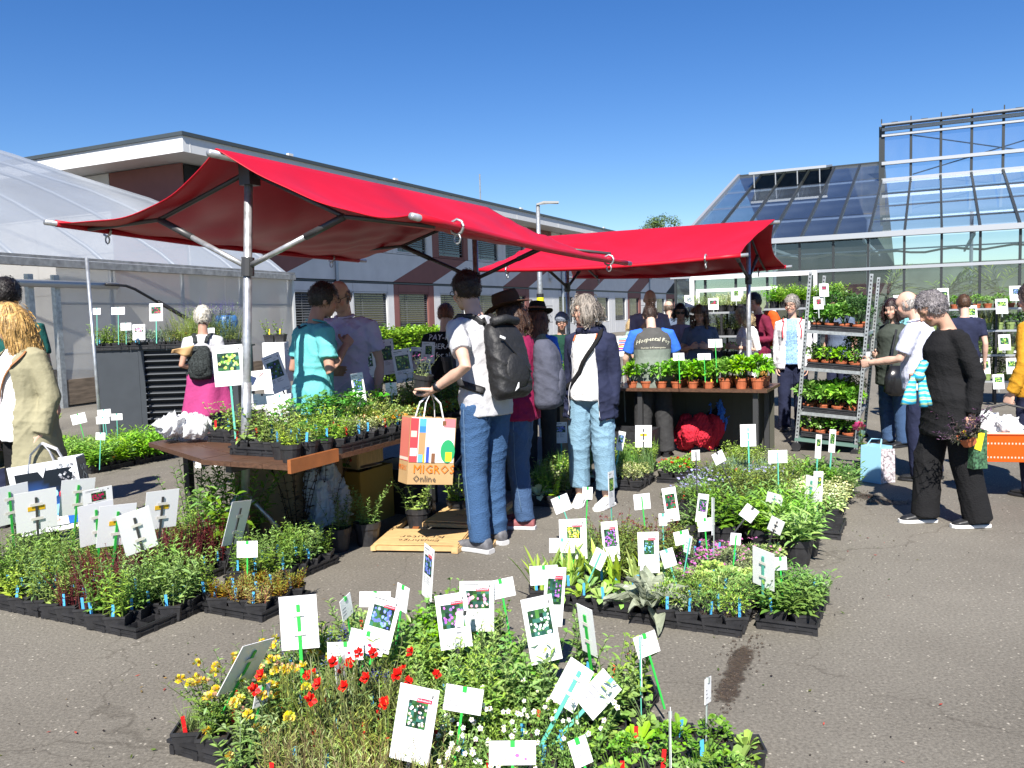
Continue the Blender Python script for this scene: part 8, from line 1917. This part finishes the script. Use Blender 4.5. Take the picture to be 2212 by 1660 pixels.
backpack('man', 'backpack', 'big black roll-top backpack on the tall man', (.31, .17, .50), M_pack, .22, True, det_man, 1.15)
backpack('hat', 'backpack', 'grey-blue backpack of the person in the brown hat', (.30, .20, .50), cloth('slate_nylon', (.075, .08, .11)), .22, False, None, 1.16)
backpack('wrap', 'backpack', 'small dark patterned backpack of the woman at the cabinet', (.24, .13, .36), cloth('patterned_black', (.025, .03, .03), var=.8, vscale=70), .19, True, None, 1.15)
backpack('burg', 'backpack', 'bright orange backpack on the burgundy hoodie', (.30, .18, .50), cloth('orange_nylon', (.62, .09, .015)), .22, False, None, 1.25)
# brown paper wrapper of the woman at the cabinet
m = MB(); m.grid(lambda u, v: ((u-.5)*.2, .03*math.sin(u*7)*(1-v), (v-.5)*(.04+.09*u)+.06*u), 8, 5); o = m.build('paper_wrapper', M_kraft, smooth=True, solid=.004); o.location = AT(392, 765, 9.0); o.rotation_euler = (.2, .3, .3); tag(o, 'folded brown paper held by the woman at the cabinet', 'paper')
# light blue cooler bag with flowered side and the gerbera
cbp = G(1893, 1040); o = thing('cooler_bag', 'light blue bag with a flowery side panel standing on the asphalt', 'bag', cbp, -R(58)); m = MB(); bag_box(m, .20, .17, .32, .96); part(o, 'bag_body', m.mesh('bag_body', mat('light_blue_fabric', (.30, .58, .75), rough=.6)), solid=.003)
m = MB(); m.prism([(.102, -.083, .005), (.14, .06, .005), (.137, .055, .3), (.1, -.08, .31)], (.003, .001, 0)); part(o, 'flowered_panel', m.mesh('flowered_panel', mat('flower_print', (.45, .40, .42), rough=.6, var=.9, vscale=45)))
m = MB(); m.tube([(-.06, -.08, .3), (-.03, -.03, .38), (.05, 0, .38), (.08, -.06, .3)], .012, 6, flat=.3); part(o, 'handle', m.mesh('handle', MATS['light_blue_fabric']))
plant('pink_gerbera', cbp+Vector((-.0, .32, .0)), 'pink flower on a tall stem behind the light blue bag', None, 'rd', None, 1.15, rk)
# turquoise scarf hanging before the woman in black
sc0 = AT(1985, 812, 5.72); o = thing('knotted_scarf', 'turquoise striped scarf hanging in front of the woman in black', 'scarf', sc0)
M_scarf = mat('striped_scarf', (.03, .42, .52), rough=.7); n_ = M_scarf.node_tree.nodes; Lk = M_scarf.node_tree.links; wv = n_.new('ShaderNodeTexWave'); wv.bands_direction = 'Z'; wv.inputs['Scale'].default_value = 9; wv.inputs['Distortion'].default_value = 5; rp = n_.new('ShaderNodeValToRGB'); e_ = rp.color_ramp.elements; e_[0].color = (.02, .32, .55, 1); e_[1].color = (.03, .50, .42, 1); x_ = rp.color_ramp.elements.new(.93); x_.color = (.6, .5, .15, 1); x_ = rp.color_ramp.elements.new(.45); x_.color = (.03, .45, .62, 1); tcx = n_.new('ShaderNodeTexCoord'); Lk.new(tcx.outputs['Object'], wv.inputs[0]); Lk.new(wv.outputs[0], rp.inputs[0]); Lk.new(rp.outputs[0], n_['Principled BSDF'].inputs['Base Color'])
m = MB(); ell(m, Vector((.0, 0, .0)), (.04, .035, .035)); part(o, 'knot', m.mesh('knot', M_scarf, smooth=True))
for x0, x1, w0, w1, ln in ((-.03, -.075, .02, .055, .19), (.015, .03, .018, .03, .21), (.03, .065, .014, .024, .2)):
    m = MB(); loft(m, [(Vector((x0+(x1-x0)*t, .01*math.sin(t*5), -ln*t)), w0+(w1-w0)*t, .014+.01*t, Vector((1, 0, 0)), Vector((0, 1, 0))) for t in np.linspace(0, 1, 6)], 10); part(o, 'tail', m.mesh('tail', M_scarf, smooth=True))
m = MB(); m.tube([(.0, 0, .02), (.03, .02, .05), (.06, .05, .08)], .03, 8); part(o, 'upper_fold', m.mesh('upper_fold', M_scarf, smooth=True))
# plants and bag in the hand of the woman in black
Jw = PJ['black']; HLw = Matrix.Translation(Jw['root'].location) @ Matrix.Rotation(Jw['root'].rotation_euler.z, 4, 'Z'); hw_ = HLw @ ((Jw['WL']+(Jw['WL']-Jw['EL']).normalized()*.08)*Jw['s'])
plant('purple_sage', hw_+Vector((-.03, -.05, -.10)), 'dark purple herb in a small terracotta pot held by the woman in black', None, 'terra_s', 'y', 1.0, rk, tilt=(R(10), R(-30), 0))
o = thing('mesh_bag', 'black and green mesh bag with yellow label held by the woman in black', 'bag', hw_+Vector((.06, .02, -.28)), R(10)); m = MB(); bag_box(m, .11, .06, .26, .9); part(o, 'bag_body', m.mesh('bag_body', mat('black_green_mesh', (.04, .10, .05), rough=.5, var=1.0, vscale=60))); m = MB(); m.poly([(-.05, -.033, .14), (.0, -.033, .12), (.03, -.031, .24), (-.02, -.031, .25)]); part(o, 'yellow_label', m.mesh('yellow_label', M_yel))
# orange basket of the person at the right edge
Jy = PJ['yellow']; HLy = Matrix.Translation(Jy['root'].location) @ Matrix.Rotation(Jy['root'].rotation_euler.z, 4, 'Z'); hy_ = HLy @ ((Jy['WL']+(Jy['WL']-Jy['EL']).normalized()*.08)*Jy['s'])
o = thing('shopping_basket', 'orange plastic shopping basket at the right picture edge', 'basket', hy_+Vector((-.02, -.02, -.44)), R(-16)); M_or = mat('orange_plastic', (.72, .09, .005), rough=.35)
m = MB(); bw, bd, bh = .44, .30, .22
b = [(-bw*.42, -bd*.42), (bw*.42, -bd*.42), (bw*.42, bd*.42), (-bw*.42, bd*.42)]; t = [(-bw*.5, -bd*.5), (bw*.5, -bd*.5), (bw*.5, bd*.5), (-bw*.5, bd*.5)]
for k in range(4): m.poly([(*b[k], 0), (*b[(k+1) % 4], 0), (*t[(k+1) % 4], bh), (*t[k], bh)])
m.poly([(*q, 0) for q in b[::-1]]); part(o, 'basket_body', m.mesh('basket_body', M_or), solid=.006)
m = MB(); m.tube([(*q, bh) for q in t]+[(*t[0], bh)], .013, 6, cap=False); part(o, 'rim', m.mesh('rim', M_or))
m = MB()
for k in range(14): m.box((-bw*.36+k*.024, -bd*.435, .045), (.010, .006, .035)); m.box((-bw*.36+k*.024, -bd*.475, .155), (.010, .006, .035))
part(o, 'slot', m.mesh('slot', mat('pale_slot', (.75, .45, .35), rough=.6))); m = MB(); m.tube([(-bw*.5, 0, bh), (-bw*.3, 0, bh+.18), (0, 0, bh+.215), (bw*.3, 0, bh+.18), (bw*.5, 0, bh)], .010, 6); part(o, 'handle', m.mesh('handle', M_dark, smooth=True))
crumple('plastic_bag', 'black and white plastic bag stuffed into the orange basket', o.location+Vector((-.05, .0, .1)), (.17, .11, .2), M_pbag, 12)
# shoulder bag of the woman with the dark bob
Jd = PJ['bob']; bp_ = AT(1935, 815, 9.0); m = MB(); loft(m, [(Vector((0, 0, -.2)), .06, .04, Vector((1, 0, 0)), Vector((0, 1, 0))), (Vector((0, 0, -.15)), .13, .06, Vector((1, 0, 0)), Vector((0, 1, 0))), (Vector((0, 0, 0)), .12, .06, Vector((1, 0, 0)), Vector((0, 1, 0))), (Vector((.0, 0, .12)), .06, .03, Vector((1, 0, 0)), Vector((0, 1, 0)))], 14)
o = thing('shoulder_bag', 'shiny black shoulder bag of the woman with the dark bob', 'bag', bp_); part(o, 'bag_body', m.mesh('bag_body', mat('black_leather', (.012, .012, .013), rough=.25), smooth=True)); m = MB(); m.tube([(-.05, 0, .1), (-.02, .03, .3), (.04, .08, .5)], .012, 6); part(o, 'strap', m.mesh('strap', MATS['black_leather']))
# jackets dropped on the ground
crumple('jacket', 'red and black jacket dropped on the asphalt under the farther stall', G(1510, 978), (.26, .17, .36), mat('red_fleece', (.50, .01, .03), rough=.85, bump=.3, bscale=20), 21, 'jacket', amp=.014)
crumple('sweater', 'bright blue sweater on top of the dropped jackets', G(1556, 975)+Vector((0, .06, .2)), (.12, .10, .30), cloth('blue_fleece', (.05, .17, .60)), 22, 'sweater', amp=.016)
crumple('jacket', 'black jacket with pale stripes dropped next to the red one', G(1585, 972)+Vector((0, .12, 0)), (.26, .16, .36), C_black, 23, 'jacket', amp=.014)
crumple('jacket_sleeve', 'black hood of a jacket in the red heap', G(1500, 975)+Vector((-.02, -.1, .05)), (.1, .08, .16), C_black, 24, 'jacket', amp=.01)
crumple('rubbish_bag', 'dark bag with colourful scraps behind the dropped jackets', G(1468, 948), (.14, .12, .26), mat('scrap_bag', (.08, .07, .10), rough=.5, var=.9, vscale=30), 25)
crate_box('storage_box', 'beige cardboard box under the farther table beside the vendor', u2+.3, u2+.75, v2-2.35, v2-1.95, 0, .5, mat('beige_card', (.42, .30, .16), rough=.8))
crate_box('plastic_crate', 'black crate standing behind the red jacket', u2-.25, u2+.2, v2-1.6, v2-1.15, 0, .32, M_dark, 'crate')
run_jobs()

# fallen leaves, petals and crumbs of soil round the beds
m = PL(); r = random.Random(31)
for i in range(420):
    c = r.choice(((2.3, -2.9), (2.6, -2.75), (3.0, -3.0), (3.6, -2.9), (3.6, -1.5), (3.7, -.7), (5.2, -.3), (6.2, -.25), (6.6, -2.2), (4.6, -2.3), (2.9, -.25), (5.6, -.3), (7.4, -.3)))
    p = ep(c[0]+r.gauss(0, .35), c[1]+r.gauss(0, .18), .004+r.random()*.003)
    if r.random() < .35: m.lleaf(p, Vector((r.gauss(0, 1), r.gauss(0, 1), .08)), r.uniform(.008, .03), r.uniform(.004, .012), .0, r.choice(((.10, .12, .03), (.16, .11, .04), (.06, .10, .02), (.3, .05, .03))), r=r)
    else: m.col = r.choice(((.03, .02, .014), (.06, .045, .03), (.22, .2, .17))); ell_(m, p, r.uniform(.0015, .006), r)
tag(m.build('litter', ML, colors=True), 'fallen leaves and crumbs of soil scattered on the asphalt round the beds', 'litter', kind='stuff')
